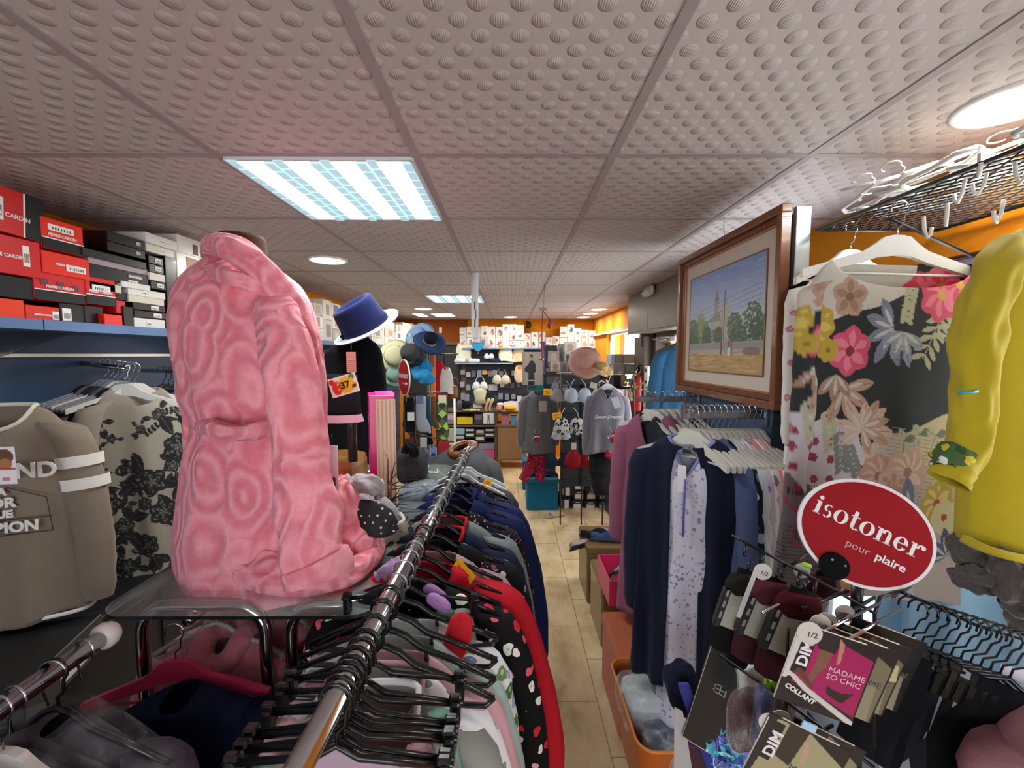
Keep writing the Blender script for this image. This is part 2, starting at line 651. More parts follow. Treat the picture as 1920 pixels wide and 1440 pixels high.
def window(name, y0, y1, z0, z1, bars=1, mat=WHITE):
    fr = MB(); w = .045
    X = XR + .08
    for z in (z0 + w / 2, z1 - w / 2): fr.box((X, (y0 + y1) / 2, z), (.06, y1 - y0, w))
    for y in [y0 + w / 2, y1 - w / 2] + [y0 + (y1 - y0) * k / (bars + 1) for k in range(1, bars + 1)]:
        fr.box((X, y, (z0 + z1) / 2), (.06, w, z1 - z0 - 2 * w))
    o = structure(name, fr, mat)
    g = MB(); g.box((X, (y0 + y1) / 2, (z0 + z1) / 2), (.006, y1 - y0 - .02, z1 - z0 - .02))
    g.build('window_pane', glassy('#e8f4fa', .06, .02), o)
    return o
window('window_1', .2, 2.5, .45, 2.17, 1)
window('window_2', 4.75, 6.35, 1.3, 2.17, 0)
fr = MB(); BROWN = plain('#4a3a31', .5)
fr.box((XR + .02, 3.17, 1.03), (.12, .07, 2.06)); fr.box((XR + .02, 4.13, 1.03), (.12, .07, 2.06)); fr.box((XR + .02, 3.65, 2.05), (.12, 1.0, .07))
dr = structure('door_1', fr, BROWN)
g = MB(); g.box((XR + .1, 3.65, .25), (.04, .88, .5)); g.box((XR + .1, 3.25, 1.25), (.04, .07, 1.5)); g.box((XR + .1, 4.05, 1.25), (.04, .07, 1.5))
g.build('door_leaf', plain('#b98a6b', .5), dr)
g = MB(); g.box((XR + .1, 3.65, 1.25), (.008, .76, 1.5)); g.build('door_glass', glassy('#eef6fa', .06, .02), dr)
# bright street outside: pavement and facade seen through the openings
mb = MB(); mb.box((6.5, 3, -.06), (9.6, 18, .1)); structure('street_ground', mb, plain('#cfcdc6', .8))
mb = MB(); mb.box((9.0, 3, 2.2), (.3, 18, 4.4)); structure('street_facade', mb, plain('#dcd8cf', .8))

# timber cladding and roller housing above the door
t = NT('grey_brown_laminate'); co = t.coord(scale=(1, 1, 7))
n = t.noise(co, 3, 4, .6)
t.base(t.mix(n, srgb('#6f665c'), srgb('#8f857a'))); M_LAM = t.set(.38)
mb = MB()
for (a, b_) in ((2.52, 3.18), (3.185, 3.85), (3.855, 4.5)):
    mb.box((1.35, (a + b_) / 2, 2.26), (.2, b_ - a, CEIL - .004 - 2.068), b=.003)
mb.box((1.34, 3.51, 2.06), (.2, 1.98, .014))
structure('trim_1', mb, M_LAM)
mb = MB(); mb.box((1.43, 5.95, 2.165), (.06, 2.9, .03)); structure('trim_2', mb, plain('#c9b89b', .5))
# brown wooden lining of the back wall opening and the darker orange side of the back wall
mb = MB(); mb.box((-1.36, YB - .012, 2.26), (1.22, .024, .38)); structure('trim_3', mb, ORDARK)
mb = MB(); WOODD = plain('#5d4334', .55)
mb.box((-1.3, YB - .05, 2.04), (1.05, .08, .05)); mb.box((-.82, YB - .05, 1.0), (.07, .08, 2.05))
structure('trim_4', mb, WOODD)
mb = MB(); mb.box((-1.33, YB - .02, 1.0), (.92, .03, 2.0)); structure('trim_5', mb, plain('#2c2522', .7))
mb = MB(); mb.box((1.38, 4.35, 1.0), (.1, .34, 2.05)); structure('trim_6', mb, plain('#57493e', .5))

# ================================================================ blue slatwall on the left
t = NT('blue_slatwall'); co = t.coord()
t.base(t.mix(t.noise(co, 4, 3), srgb('#2f4763'), srgb('#3b5675'))); M_BLUE = t.set(.42)
M_BLUED = plain('#2c4058', .5)
mb = MB()
for z0 in [.05 + .2 * k for k in range(10)]:
    mb.box((XL + .022, 2.72, z0 + .092), (.03, 9.3, .184))
mb.box((XL + .006, 2.72, 1.02), (.012, 9.3, 2.0))
structure('wall_panel_left', mb, M_BLUE, label='blue slatted panel covering the left wall')
mb = MB()
for z0 in (1.045, 1.445, 1.845): mb.box((XL + .04, 2.72, z0), (.008, 9.3, .014))
mb.build('slat_rail', metal('#d8d2c4', .35), bpy.data.objects['wall_panel_left'])

def shelf_unit(y0, y1, label, x1=-1.55, z=1.96):
    o = thing('wall_shelf', label, 'shelf', TR(((XL + x1) / 2, (y0 + y1) / 2, z)), 'blue shelves along the left wall')
    m = MB(); m.box((0, 0, -.012), (x1 - XL - .04, y1 - y0 - .004, .024), b=.003); m.build('board', plain('#4a678f', .4), o)
    m = MB(); m.box(((x1 - XL) / 2 - .012, 0, -.012), (.012, y1 - y0 - .004, .034)); m.build('edge_strip', plain('#56749e', .35), o)
    for s in (-1, 1):
        m = MB(); m.prism([(-.18, -.025), (-.18, -.12), (-.15, -.12), (.15, -.025)], .006, M=TR((0, s * (y1 - y0) * .36, 0)))
        m.build('bracket', STEEL, o)
    return o
shelf_unit(.2, 1.42, 'blue wall shelf under the red boxes nearest the camera')
shelf_unit(1.42, 2.62, 'blue wall shelf under the black and white shapewear boxes')
shelf_unit(2.62, 3.84, 'blue wall shelf beside the pink robe, under white boxes')
shelf_unit(3.84, 5.06, 'blue wall shelf behind the navy hat')
shelf_unit(5.06, 6.9, 'farthest blue wall shelf, reaching the back corner')

# ================================================================ ceiling lamps
def troffer(x0, x1, y0, y1, label, power, lens=True):
    o = thing('fluorescent_panel', label, 'ceiling light', TR(((x0 + x1) / 2, (y0 + y1) / 2, CEIL)), 'square fluorescent ceiling lights')
    w, d = x1 - x0 - .03, y1 - y0 - .03
    m = MB()
    for s in (-1, 1):
        m.box((s * w / 2, 0, -.006), (.012, d, .012)); m.box((0, s * d / 2, -.006), (w, .012, .012))
    m.build('frame', plain('#cfd2d2', .3), o)
    m = MB(); m.box((0, 0, -.0035), (w - .012, d - .012, .003)); m.build('reflector', emis('#bfe6e2', 1.7), o)
    n = 4 if w > .4 else 2
    for k in range(n):
        x = -w / 2 + w * (k + .5) / n
        m = MB(); m.box((x, 0, -.009), (w / n * .5, d - .03, .006), b=.002); m.build('tube_lamp', emis('#ffffff', 7), o)
        m = MB()
        if lens:
            m.box((x, 0, -.0125), (.003, d * .94, .003))
            for j in range(9):
                y = -d / 2 + d * (j + .5) / 9
                m.box((x, y, -.0125), (w / n * .8, .002, .002))
                for q in (-1, 1):
                    m.box((x + q * w / n * .37, y + .01 * q, -.011), (w / n * .2, d / 9 * .86, .008))
            m.build('louvre', emis('#a9cdd6', .75), o)  # louvres get a glow of their own so they do not look dark
    area_light('fluorescent_glow', ((x0 + x1) / 2, (y0 + y1) / 2, CEIL - .03), (0, 0, 0), w, d, power, (.93, 1.0, .98))
    return o
troffer(-.888, -.288, 1.321, 1.921, 'large fluorescent ceiling light nearest the camera, above the pink robe', 17)
troffer(-.888, -.288, 4.321, 4.921, 'fluorescent ceiling light halfway down the shop', 22, True)
troffer(-1.19, -.84, 6.2, 6.72, 'wider of the two far fluorescent lights near the back wall', 9, False)
troffer(-1.46, -1.27, 6.2, 6.72, 'narrower of the two far fluorescent lights near the back wall', 5, False)

def downlight(x, y, r, label, power):
    o = thing('downlight', label, 'ceiling light', TR((x, y, CEIL)), 'round ceiling downlights')
    m = MB(); m.lathe([(r + .012, 0), (r + .012, -.006), (r, -.010), (r - .004, -.004)], 36, cap=False); m.build('trim_ring', WHITE, o)
    m = MB(); m.lathe([(r - .004, -.004), (r * .8, -.010), (.0, -.012)], 36); m.build('diffuser', emis('#fffdf4', 6), o)
    area_light('downlight_glow', (x, y, CEIL - .03), (0, 0, 0), 2 * r, 2 * r, power, (1, .97, .9), 'DISK')
downlight(1.21, 1.05, .10, 'big round downlight at top right corner, nearest the camera', 9)
downlight(-1.17, 2.75, .108, 'round downlight on the left just behind the pink robe', 12)
downlight(-1.15, 5.62, .11, 'round downlight at the far left, before the small square lights', 10)
downlight(0.0, 6.85, .11, 'round downlight at the middle of the ceiling near the back wall', 10)
downlight(1.18, 5.68, .11, 'round downlight nearest of the three at the far right', 9)
downlight(1.18, 6.25, .11, 'middle one of the three round downlights at the far right', 9)
downlight(1.18, 6.85, .11, 'farthest of the three round downlights at the far right', 9)
# ================================================================ garment and hanger makers
def lerp(a, b, t): return a + (b - a) * t


def body_mesh(W=.22, L=.66, T=.045, neck=.075, drop=.05, flare=1.05, waist=.95, fold=.012, seed=0, nt=48, nl=28,
              gap=0.0, chest=.17, vneck=False, mat=None, canvas=None, tri=0, kf=26, name='body', hemwave=.01, skew=0):
    rnd = random.Random(seed); ph = rnd.uniform(0, 6)
    rings = []; UV = []
    nS = max(7, nl // 3) if canvas is None else int(nl * chest / L)
    for j in range(nl + 1):
        if j <= nS:
            s = j / nS
            w = neck + (W - neck) * (1 - (1 - s) ** 1.7)
            th = lerp(T * .9, T, s)
        else:
            v = (j - nS) / (nl - nS)
            w = W * (lerp(1, waist, min(1, v * 2)) if v < .5 else lerp(waist, flare, (v - .5) * 2))
            th = T * lerp(1, 1.15, v)
        vv = j / nl
        ring = []
        n = nt
        for k in range(n + (1 if gap else 0)):
            if gap:
                g = gap * (1 if j > 2 else .6)
                a = -PI / 2 + g + (2 * PI - 2 * g) * k / n
            else:
                a = 2 * PI * k / n
            ca, sa = math.cos(a), math.sin(a)
            x = w * math.copysign(abs(ca) ** .8, ca)
            y = th * math.copysign(abs(sa) ** .7, sa)
            zch = -chest
            if j <= nS:
                front = max(0, -sa)
                z0 = -drop * (front ** (1 if not vneck else 1)) * ((1 - abs(ca)) if vneck else 1) - .006
                if vneck: z0 = -drop * max(0, -sa) * (1 - abs(ca) ** .9)
                z = lerp(z0, zch, (j / nS) ** 1.35)
            else:
                z = lerp(zch, -L, (j - nS) / (nl - nS))
            A = fold * (vv ** 1.1)
            f = A * (math.sin(kf * x + ph + 2.2 * vv) + .5 * math.sin(kf * 2.1 * x + ph * 2 - vv * 3))
            f += fold * .6 * noise.noise(Vector((x * 9, z * 5, seed * 3.1 + (1 if sa > 0 else 0))))
            y += f
            if j > nS: z += hemwave * vv * vv * math.sin(kf * .7 * x + ph * 3)
            x += skew * vv
            ring.append((x, y, z))
            UV.append((.5 + (x - skew * vv) / (2 * W * 1.15), 1 + z / L))
        rings.append(ring)
    m = MB(); m.loft(rings, closed=not gap)
    me = m.mesh(name, mat)
    if canvas is not None: paint(me, np.array(UV), canvas)
    return me


def sleeve_mesh(side, W=.22, S=.5, r0=.065, r1=.042, splay=.07, z0=-.045, mat=None, seed=0, seg=14, n=14, fwd=0.0, canvas=None, wr=.006, cuff=True):
    pts = [(side * (W - .035), 0, z0 - .02)]
    for i in range(1, n + 1):
        t = i / n
        pts.append((side * (W - .02 + splay * math.sin(min(1, t * 1.3) * PI / 2)), -fwd * t, z0 - .03 - S * t))
    rings = []; UV = []
    for i, p in enumerate(pts):
        t = i / n; r = lerp(r0, r1, t)
        if cuff and t > .93: r *= .82
        ring = []
        for k in range(seg):
            a = 2 * PI * k / seg
            rr = r + wr * noise.noise(Vector((math.cos(a) * 2, t * 9, seed + side * 5))) * (1 + math.sin(t * 25) * .4)
            ring.append((p[0] + rr * .9 * math.cos(a), p[1] + rr * .62 * math.sin(a), p[2] + (side * math.cos(a)) * -.25 * r * (1 - t)))
            UV.append((.5 + (p[0] + rr * math.cos(a)) / (3 * W), .9 - t * .8))
        rings.append(ring)
    m = MB(); m.loft(rings, cap0=True)
    me = m.mesh('sleeve', mat)
    if canvas is not None: paint(me, np.array(UV), canvas)
    return me


_gc = {}


def garment(name, label, cat, mat, M, group=None, sleeve=.5, collar=None, trim=None, solid=.0025, **k):
    """body mesh with sleeves and collar as its parts; origin between the shoulders"""
    smat = k.pop('smat', mat)
    sk = {a: k.pop(a) for a in ('splay', 'r0', 'r1', 'fwd', 'wr') if a in k}
    key = ('b', mat.name, tuple(sorted((a, b) for a, b in k.items() if a != 'canvas')), id(k.get('canvas')))
    if key not in _gc: _gc[key] = body_mesh(mat=mat, name=name, **k)
    o = inst(_gc[key], name, M, None, label, cat, group)
    W = k.get('W', .22); seed = k.get('seed', 0)
    if solid:
        q = o.modifiers.new('thick', 'SOLIDIFY'); q.thickness = solid; q.offset = 0
    if sleeve:
        for sd in (-1, 1):
            key = ('s', smat.name, sd, W, sleeve, seed, tuple(sorted(sk.items())), id(k.get('canvas')))
            if key not in _gc:
                _gc[key] = sleeve_mesh(sd, W, sleeve, mat=smat, seed=seed, canvas=k.get('canvas'), **(dict(seg=44, n=70) if k.get('canvas') else {}), **sk)
            inst(_gc[key], 'sleeve', None, o)
    if collar:
        nk = k.get('neck', .075); dr = k.get('drop', .05)
        pts = []
        for i in range(24):
            a = 2 * PI * i / 24; sa = math.sin(a); ca = math.cos(a)
            z = -dr * max(0, -sa) * ((1 - abs(ca) ** .9) if k.get('vneck') else 1)
            T = k.get('T', .045)
            pts.append((nk * math.copysign(abs(ca) ** .8, ca), T * .9 * math.copysign(abs(sa) ** .7, sa), z))
        m = MB(); m.tube(pts, .006 if not isinstance(collar, tuple) else collar[1], 6, closed=True)
        m.build('collar', collar if not isinstance(collar, tuple) else collar[0], o)
    if trim:
        L = k.get('L', .66); w = W * k.get('flare', 1.05)
        m = MB(); pts = []
        T = k.get('T', .045) * 1.15
        for i in range(40):
            a = 2 * PI * i / 40
            pts.append((w * math.copysign(abs(math.cos(a)) ** .8, math.cos(a)), T * math.copysign(abs(math.sin(a)) ** .7, math.sin(a)), -L + .004))
        m.tube(pts, .007, 6, closed=True); m.build('hem_trim', trim, o)
    return o


def hanger_meshes(style, mat, W=.21):
    key = (style, mat.name, W)
    if key in _gc: return _gc[key]
    m = MB()
    top = -.068
    if style == 'wood':
        up = [(0.012, top), (.03, top - .004), (.05, top - .022), (.075, top - .040), (.13, top - .060), (W, top - .092)]
        lo = [(W, top - .115), (.13, top - .086), (.075, top - .070), (.04, top - .056), (0, top - .05)]
        poly = up + lo + [(-x, z) for x, z in lo[::-1][1:]] + [(-x, z) for x, z in up[::-1]]
        m.prism(poly, .014)
        m.tube([(-W + .02, 0, top - .10), (W - .02, 0, top - .10)], .0035, 6)
    elif style == 'plastic':
        pts = [(0, 0, top), (.03, 0, top - .012), (.06, 0, top - .036), (.12, 0, top - .058), (W, 0, top - .095)]
        both = [(-x, y, z) for x, y, z in pts[::-1]] + pts[1:]
        m.tube(both, .0065, 6); m.tube([(-W, 0, top - .095), (-W + .015, 0, top - .11), (W - .015, 0, top - .11), (W, 0, top - .095)], .0055, 6)
        m.tube([(-.07, 0, top - .04), (-.07, 0, top - .062)], .004, 6); m.tube([(.07, 0, top - .04), (.07, 0, top - .062)], .004, 6)
    else:                      # clip hanger
        m.tube([(-W, 0, top - .03), (-.03, 0, top - .018), (0, 0, top), (.03, 0, top - .018), (W, 0, top - .03)], .005, 6)
    hk = MB()
    pts = [(0, 0, top), (0, 0, top + .018), (.012, 0, top + .03)]
    for i in range(9):
        a = math.radians(-50 + 250 * i / 8)
        pts.append((.0215 * math.cos(a), 0, .0215 * math.sin(a)))
    hk.tube(pts, .0018 if mat is not globals().get('PLH') else .003, 6)
    hook = hk.mesh('hook', STEEL if mat.name.startswith('gloss') and mat is globals().get('PLH2') else mat if style == 'plastic' or mat in (BLACKP, globals().get('PLH')) else CHROME)
    clip = None
    if style == 'clip':
        c = MB(); c.box((0, 0, top - .045), (.016, .022, .045), b=.004); c.box((0, 0, top - .02), (.02, .012, .012), b=.003)
        clip = c.mesh('clip', BLACKP)
    _gc[key] = (m.mesh('clothes_hanger', mat), hook, clip)
    return _gc[key]


def hanger(style, mat, M, label, group, W=.21):
    b, h, c = hanger_meshes(style, mat, W)
    o = inst(b, 'clothes_hanger', M, None, label, 'hanger', group)
    inst(h, 'hook', None, o)
    if c:
        for s in (-1, 1): inst(c, 'clip', Matrix.Translation((s * (W - .012), 0, 0)), o)
    return o


def tag_card(w, h, M, label, hexc='#f2efe6', canvas=None, group=None, cat='price tag', name='price_tag', string=0.0, t=.0012):
    m = MB(); m.box((0, 0, -h / 2), (w, t, h))
    if canvas is None:
        o = m.build(name, plain(hexc, .6), None, label, cat, group, M=M)
    else:
        me = panel_mesh(name, w, h, t, canvas, vcol_mat('printed_card'))
        me.transform(Matrix.Translation((0, 0, -h)))
        o = inst(me, name, M, None, label, cat, group)
    if string:
        m = MB(); m.tube([(0, 0, -.004), (.002, 0, string * .5), (0, 0, string)], .0008, 4)
        m.build('string', plain('#6b6058', .7), o)
    return o


ORD = ['first', 'second', 'third', 'fourth', 'fifth', 'sixth', 'seventh', 'eighth', 'ninth', 'tenth', 'eleventh', 'twelfth', 'thirteenth',
       'fourteenth', 'fifteenth', 'sixteenth', 'seventeenth', 'eighteenth', 'nineteenth', 'twentieth', 'twenty-first', 'twenty-second', 'twenty-third',
       'twenty-fourth', 'twenty-fifth', 'twenty-sixth', 'twenty-seventh', 'twenty-eighth', 'twenty-ninth', 'thirtieth']

# ================================================================ pink robe on its dress form
t = NT('pink_embossed_fleece'); co = t.coord()
nz = t.noise(co, 5, 2, out=1)
va = t.node('ShaderNodeVectorMath', operation='MULTIPLY_ADD'); va.inputs[1].default_value = (.11, .11, .11)
t.l.new(nz, va.inputs[0]); t.l.new(co, va.inputs[2])
mp = t.node('ShaderNodeMapping'); mp.inputs['Scale'].default_value = (1.5, 1.5, 1); t.l.new(va.outputs[0], mp.inputs[0])
vd = t.voro(mp.outputs[0], 6.2, 'F1', .7)
rings = t.math('MULTIPLY_ADD', t.math('SINE', t.math('MULTIPLY', vd, 22)), .5, .5)
fz = t.noise(co, 420, 3, .7); fz2 = t.noise(co, 60, 3, .6)
hgt = t.math('ADD', t.math('MULTIPLY', rings, .8), t.math('ADD', t.math('MULTIPLY', fz, .16), t.math('MULTIPLY', fz2, .3)))
sh = t.math('ADD', t.math('MULTIPLY', rings, .46), t.math('MULTIPLY', fz2, .6))
t.base(t.mix(sh, srgb('#d75b71'), srgb('#fbacb6')))
t.bump(hgt, 1.0, .009)
M_ROBE = t.set(.95, 0, Sheen_Weight=.22)
M_ROBE.node_tree.nodes['Principled BSDF'].inputs['Sheen Tint'].default_value = (1, .8, .85, 1)
M_ROBE.node_tree.nodes['Principled BSDF'].inputs['Sheen Roughness'].default_value = .4

GZ = 1.25            # glass shelf top


def px_ring(py, xl, xr, zc, dep=.8, n=72, amp=.0, seed=0, yaw=0, bulge=1.0):
    """horizontal ring whose left and right edges project on xl, xr at row py, zc metres away"""
    a = P(xl, py, zc); b = P(xr, py, zc); c = (a + b) / 2; w = (b - a).length / 2
    z = c.z
    out = []
    for k in range(n):
        th = 2 * PI * k / n
        d = 1 + amp * (math.sin(5 * th + seed) * .4 + .5 * math.sin(9 * th + seed * 2.3) + .3 * math.sin(14 * th - seed))
        d += .05 * noise.noise(Vector((math.cos(th) * 1.6, math.sin(th) * 1.6, z * 7)))
        out.append((c.x + w * math.cos(th) * (1 if amp == 0 else d), c.y + w * dep * math.sin(th) * d, z))
    return out


robe_lv = [(478, 400, 478, .0), (492, 384, 500, .0), (510, 366, 528, .01), (532, 350, 556, .01), (560, 342, 574, .012), (600, 340, 588, .012), (650, 344, 596, .014),
           (700, 350, 602, .022), (750, 360, 600, .034), (786, 371, 594, .045), (797, 373, 592, .045), (812, 373, 592, .045),
           (828, 366, 598, .045), (870, 360, 610, .035), (930, 352, 628, .03), (990, 346, 650, .03), (1040, 352, 672, .035), (1062, 362, 690, .04), (1076, 380, 700, .03)]
ZR = 1.27
rings_ = []
for i in range(len(robe_lv) - 1):
    a, b = robe_lv[i], robe_lv[i + 1]
    nsub = max(2, int((b[0] - a[0]) / 7))
    for q in range(nsub):
        tt = q / nsub
        py = lerp(a[0], b[0], tt)
        rings_.append(px_ring(py, lerp(a[1], b[1], tt), lerp(a[2], b[2], tt), ZR, .78, 96, lerp(a[3], b[3], tt), seed=1.3 + py * .0018))
m = MB(); m.loft(rings_, cap0=False)
robe = thing('bathrobe', 'pink plush bathrobe with embossed pattern on the dress form, seen from behind', 'robe', TR(P(530, 1080, ZR)))
RI = robe.matrix_basis.inverted()


def rebase(mbuilder):
    mbuilder.v = [tuple(RI @ Vector(p)) for p in mbuilder.v]
    return mbuilder


rebase(m).build('robe_body', M_ROBE, robe, mods=[('SUBSURF', dict(levels=1, render_levels=1))])


def px_tube(pts, n=60, seg=28, flat=1.0, wr=.012, seed=0, cap0=True, cap1=False, sub=None):
    """cloth tube through (px, py, zc, half width in px)"""
    m = MB(); N = len(pts) - 1
    rings = []
    for i in range(n + 1):
        t_ = i / n * N; j = min(int(t_), N - 1); f = t_ - j
        p0 = pts[max(j - 1, 0)]; p1 = pts[j]; p2 = pts[j + 1]; p3 = pts[min(j + 2, N)]
        q = [.5 * (2 * p1[c] + (p2[c] - p0[c]) * f + (2 * p0[c] - 5 * p1[c] + 4 * p2[c] - p3[c]) * f * f + (3 * p1[c] - p0[c] - 3 * p2[c] + p3[c]) * f ** 3) for c in range(4)]
        rings.append((P(q[0], q[1], q[2]), q[3] / F * q[2]))
    R = []
    for i, (c, w) in enumerate(rings):
        tng = (rings[min(i + 1, n)][0] - rings[max(i - 1, 0)][0]).normalized()
        view = (c - C0).normalized()
        side = tng.cross(view).normalized(); nrm = side.cross(tng).normalized()
        ring = []
        for k in range(seg):
            a = 2 * PI * k / seg
            d = 1 + wr / w * noise.noise(Vector((math.cos(a) * 1.8 + seed, math.sin(a) * 1.8, i / n * 9 + seed))) * 1.4
            ring.append(tuple(c + side * (w * d * math.cos(a)) + nrm * (w * flat * d * math.sin(a))))
        R.append(ring)
    m.loft(R, cap0=cap0, cap1=cap1)
    return m


S1 = [('SUBSURF', dict(levels=1, render_levels=1))]
sl = px_tube([(508, 548, 1.17, 22), (520, 585, 1.09, 38), (540, 660, 1.04, 47), (556, 760, 1.02, 49), (564, 860, 1.01, 52), (576, 960, 1.0, 56), (588, 1040, 1.0, 58), (598, 1078, 1.0, 56)], flat=.5, seed=2)
# folded cuff edge
rebase(sl).build('sleeve', M_ROBE, robe, mods=S1)
sl = px_tube([(591, 1046, .997, 61), (597, 1064, .997, 63), (601, 1082, .997, 62)], n=8, flat=.6, seed=4, wr=.004)
rebase(sl).build('cuff', M_ROBE, robe, mods=S1)
sl = px_tube([(378, 540, 1.27, 24), (366, 600, 1.25, 30), (364, 700, 1.24, 27), (370, 790, 1.24, 24), (372, 880, 1.24, 26), (366, 950, 1.24, 24)], flat=.7, seed=7)
rebase(sl).build('sleeve', M_ROBE, robe, mods=S1)
cl = px_tube([(398, 478, 1.24, 12), (402, 462, 1.18, 22), (440, 468, 1.12, 27), (480, 496, 1.11, 27), (520, 540, 1.13, 25), (556, 592, 1.17, 24), (584, 652, 1.2, 20), (598, 740, 1.22, 15), (604, 850, 1.22, 13), (618, 950, 1.22, 14)], n=90, flat=1.0, seed=9, wr=.006)
rebase(cl).build('shawl_collar', M_ROBE, robe, mods=S1)
cl = px_tube([(386, 494, 1.22, 12), (404, 510, 1.13, 15), (440, 522, 1.09, 15), (490, 540, 1.10, 13), (530, 575, 1.13, 10)], n=40, flat=.6, seed=11, wr=.005)
rebase(cl).build('collar_fold', M_ROBE, robe, mods=S1)
bt = px_tube([(376, 798, 1.16, 14), (400, 802, 1.075, 15), (440, 812, 1.05, 16), (480, 808, 1.055, 17), (520, 806, 1.09, 15), (570, 800, 1.15, 14), (590, 796, 1.25, 12)], n=60, flat=.8, seed=13, wr=.006)
rebase(bt).build('belt_channel', M_ROBE, robe, mods=S1)
# hem rolls spread on the glass
hm = px_tube([(700, 1010, 1.34, 22), (640, 985, 1.42, 18), (560, 965, 1.5, 18), (450, 960, 1.5, 18), (390, 985, 1.42, 20), (372, 1030, 1.27, 24), (395, 1058, 1.17, 24), (450, 1075, 1.105, 23), (530, 1090, 1.065, 22), (610, 1088, 1.07, 22), (665, 1068, 1.12, 22), (700, 1040, 1.22, 20), (704, 1012, 1.33, 20)], n=120, flat=.8, seed=17, wr=.01)
rebase(hm).build('hem_fold', M_ROBE, robe, mods=S1)
hm = px_tube([(628, 900, 1.26, 14), (650, 930, 1.25, 22), (652, 985, 1.24, 28), (668, 1020, 1.22, 32), (690, 1030, 1.24, 26), (700, 1035, 1.28, 20)], n=50, flat=.9, seed=19, wr=.012)
rebase(hm).build('front_edge_fold', M_ROBE, robe, mods=S1)
hm = px_tube([(380, 1040, 1.2, 24), (440, 1052, 1.13, 30), (520, 1068, 1.09, 28), (560, 1075, 1.08, 20)], n=40, flat=.8, seed=23, wr=.012)
rebase(hm).build('hem_fold', M_ROBE, robe, mods=S1)

# dress form with wooden neck cap
df = thing('dress_form', 'brown wooden neck of the dress form inside the pink robe', 'mannequin', TR(P(470, 1080, ZR)))
RI2 = df.matrix_basis.inverted()
m = MB(); c = P(455, 470, 1.27)
m.M = RI2
m.lathe([(.075, -.22), (.07, -.12), (.064, -.03), (.062, .03), (.058, .042), (.0, .046)], 32, sy=1.1, c=(c.x, c.y, c.z + .0)); m.build('neck_block', cloth('#3d2410'), df)
m = MB(); m.M = RI2
cb = P(500, 800, ZR)
m.lathe([(.05, -.42), (.115, -.36), (.12, -.2), (.09, 0), (.12, .2), (.14, .32), (.07, .40)], 32, sy=.75, c=(cb.x, cb.y, cb.z)); m.build('torso', cloth('#d9cbb4'), df)
# hanging paper tags of the robe
o = tag_card(.034, .12, TR(P(622, 835, 1.10), -.25), 'white swing tag with brown sticker hanging at the side of the pink robe', '#ecdfe6', string=.03)
m = MB(); m.box((0, -.0012, -.1), (.018, .001, .03)); m.build('sticker', plain('#5a2a30'), o)

# ================================================================ glass table and its chrome frame
GX0, GX1 = PZ(165, 1155, GZ).x, PZ(706, 1150, GZ).x
GY0, GY1 = PZ(450, 1155, GZ).y, PZ(800, 868, GZ).y
m = MB()
gr = .07; poly = []
for (cx, cy, a0) in ((GX1 - gr, GY1 - gr, 0), (GX0 + gr, GY1 - gr, 90), (GX0 + gr, GY0 + gr, 180), (GX1 - gr, GY0 + gr, 270)):
    for k in range(7):
        a = math.radians(a0 + 15 * k); poly.append((cx + gr * math.cos(a), cy + gr * math.sin(a)))
n = len(poly); cxm, cym = (GX0 + GX1) / 2, (GY0 + GY1) / 2
vs = [(x - cxm, y - cym, -.004) for x, y in poly] + [(x - cxm, y - cym, .004) for x, y in poly]
m.add(vs, [tuple(range(n))[::-1], tuple(range(n, 2 * n))])
gt = m.build('glass_shelf', glassy('#cfe0dc', .16, .02, 'shelf_glass'), None, 'clear glass top with rounded corners carrying the pink robe', 'glass shelf', M=TR((cxm, cym, GZ - .0045)))
m = MB(); m.add(vs, [(i, (i + 1) % n, (i + 1) % n + n, i + n) for i in range(n)], smooth=True); m.build('glass_edge', plain('#141f1c', .1, 0, .04, None, Coat_Weight=.6), gt)

RZ = 1.22


def uframe(x0, x1, y, ztop, label, r=.014, rad=.07, foot=0.0):
    pts = [(x0, y, foot)]
    for k in range(7):
        a = math.radians(180 - 15 * k); pts.append((x0 + rad + rad * math.cos(a), y, ztop - rad + rad * math.sin(a)))
    for k in range(7):
        a = math.radians(90 - 15 * k); pts.append((x1 - rad + rad * math.cos(a), y, ztop - rad + rad * math.sin(a)))
    pts.append((x1, y, foot))
    return pts


rk = thing('garment_rack', 'chrome tube garment rack with arched ends under the left half of the glass', 'rack', TR((-.8, 1.1, 0)))
M0 = rk.matrix_basis.inverted()
for y in (1.02, 2.2):
    m = MB(M0); m.tube(uframe(-.93, -.62, y, RZ, '', .015), .015, 10); m.build('end_frame', CHROME, rk)
m = MB(M0); m.tube([(-.80, 1.0, 1.19), (-.80, 2.2, 1.19)], .013, 10); m.build('rail', CHROME, rk)
m = MB(M0); m.tube([(-.80, 1.02, 1.19), (-.80, 1.02, 1.225)], .011, 10); m.build('support', STEEL, rk)
rk2 = thing('garment_rack', 'chrome tube garment rack with arched ends under the right half of the glass', 'rack', TR((-.45, 1.1, 0)))
M0 = rk2.matrix_basis.inverted()
for y in (1.02, 2.2):
    m = MB(M0); m.tube(uframe(-.555, -.33, y, RZ, '', .015), .015, 10); m.build('end_frame', CHROME, rk2)
m = MB(M0); m.tube([(-.38, 1.02, RZ), (-.38, 1.02, RZ + .022)], .012, 10); m.build('glass_support', plain('#e6efe9', .2), rk2)
m = MB(M0); m.tube([(-.44, 1.02, 1.19), (-.44, 2.2, 1.19)], .012, 10); m.build('rail', CHROME, rk2)

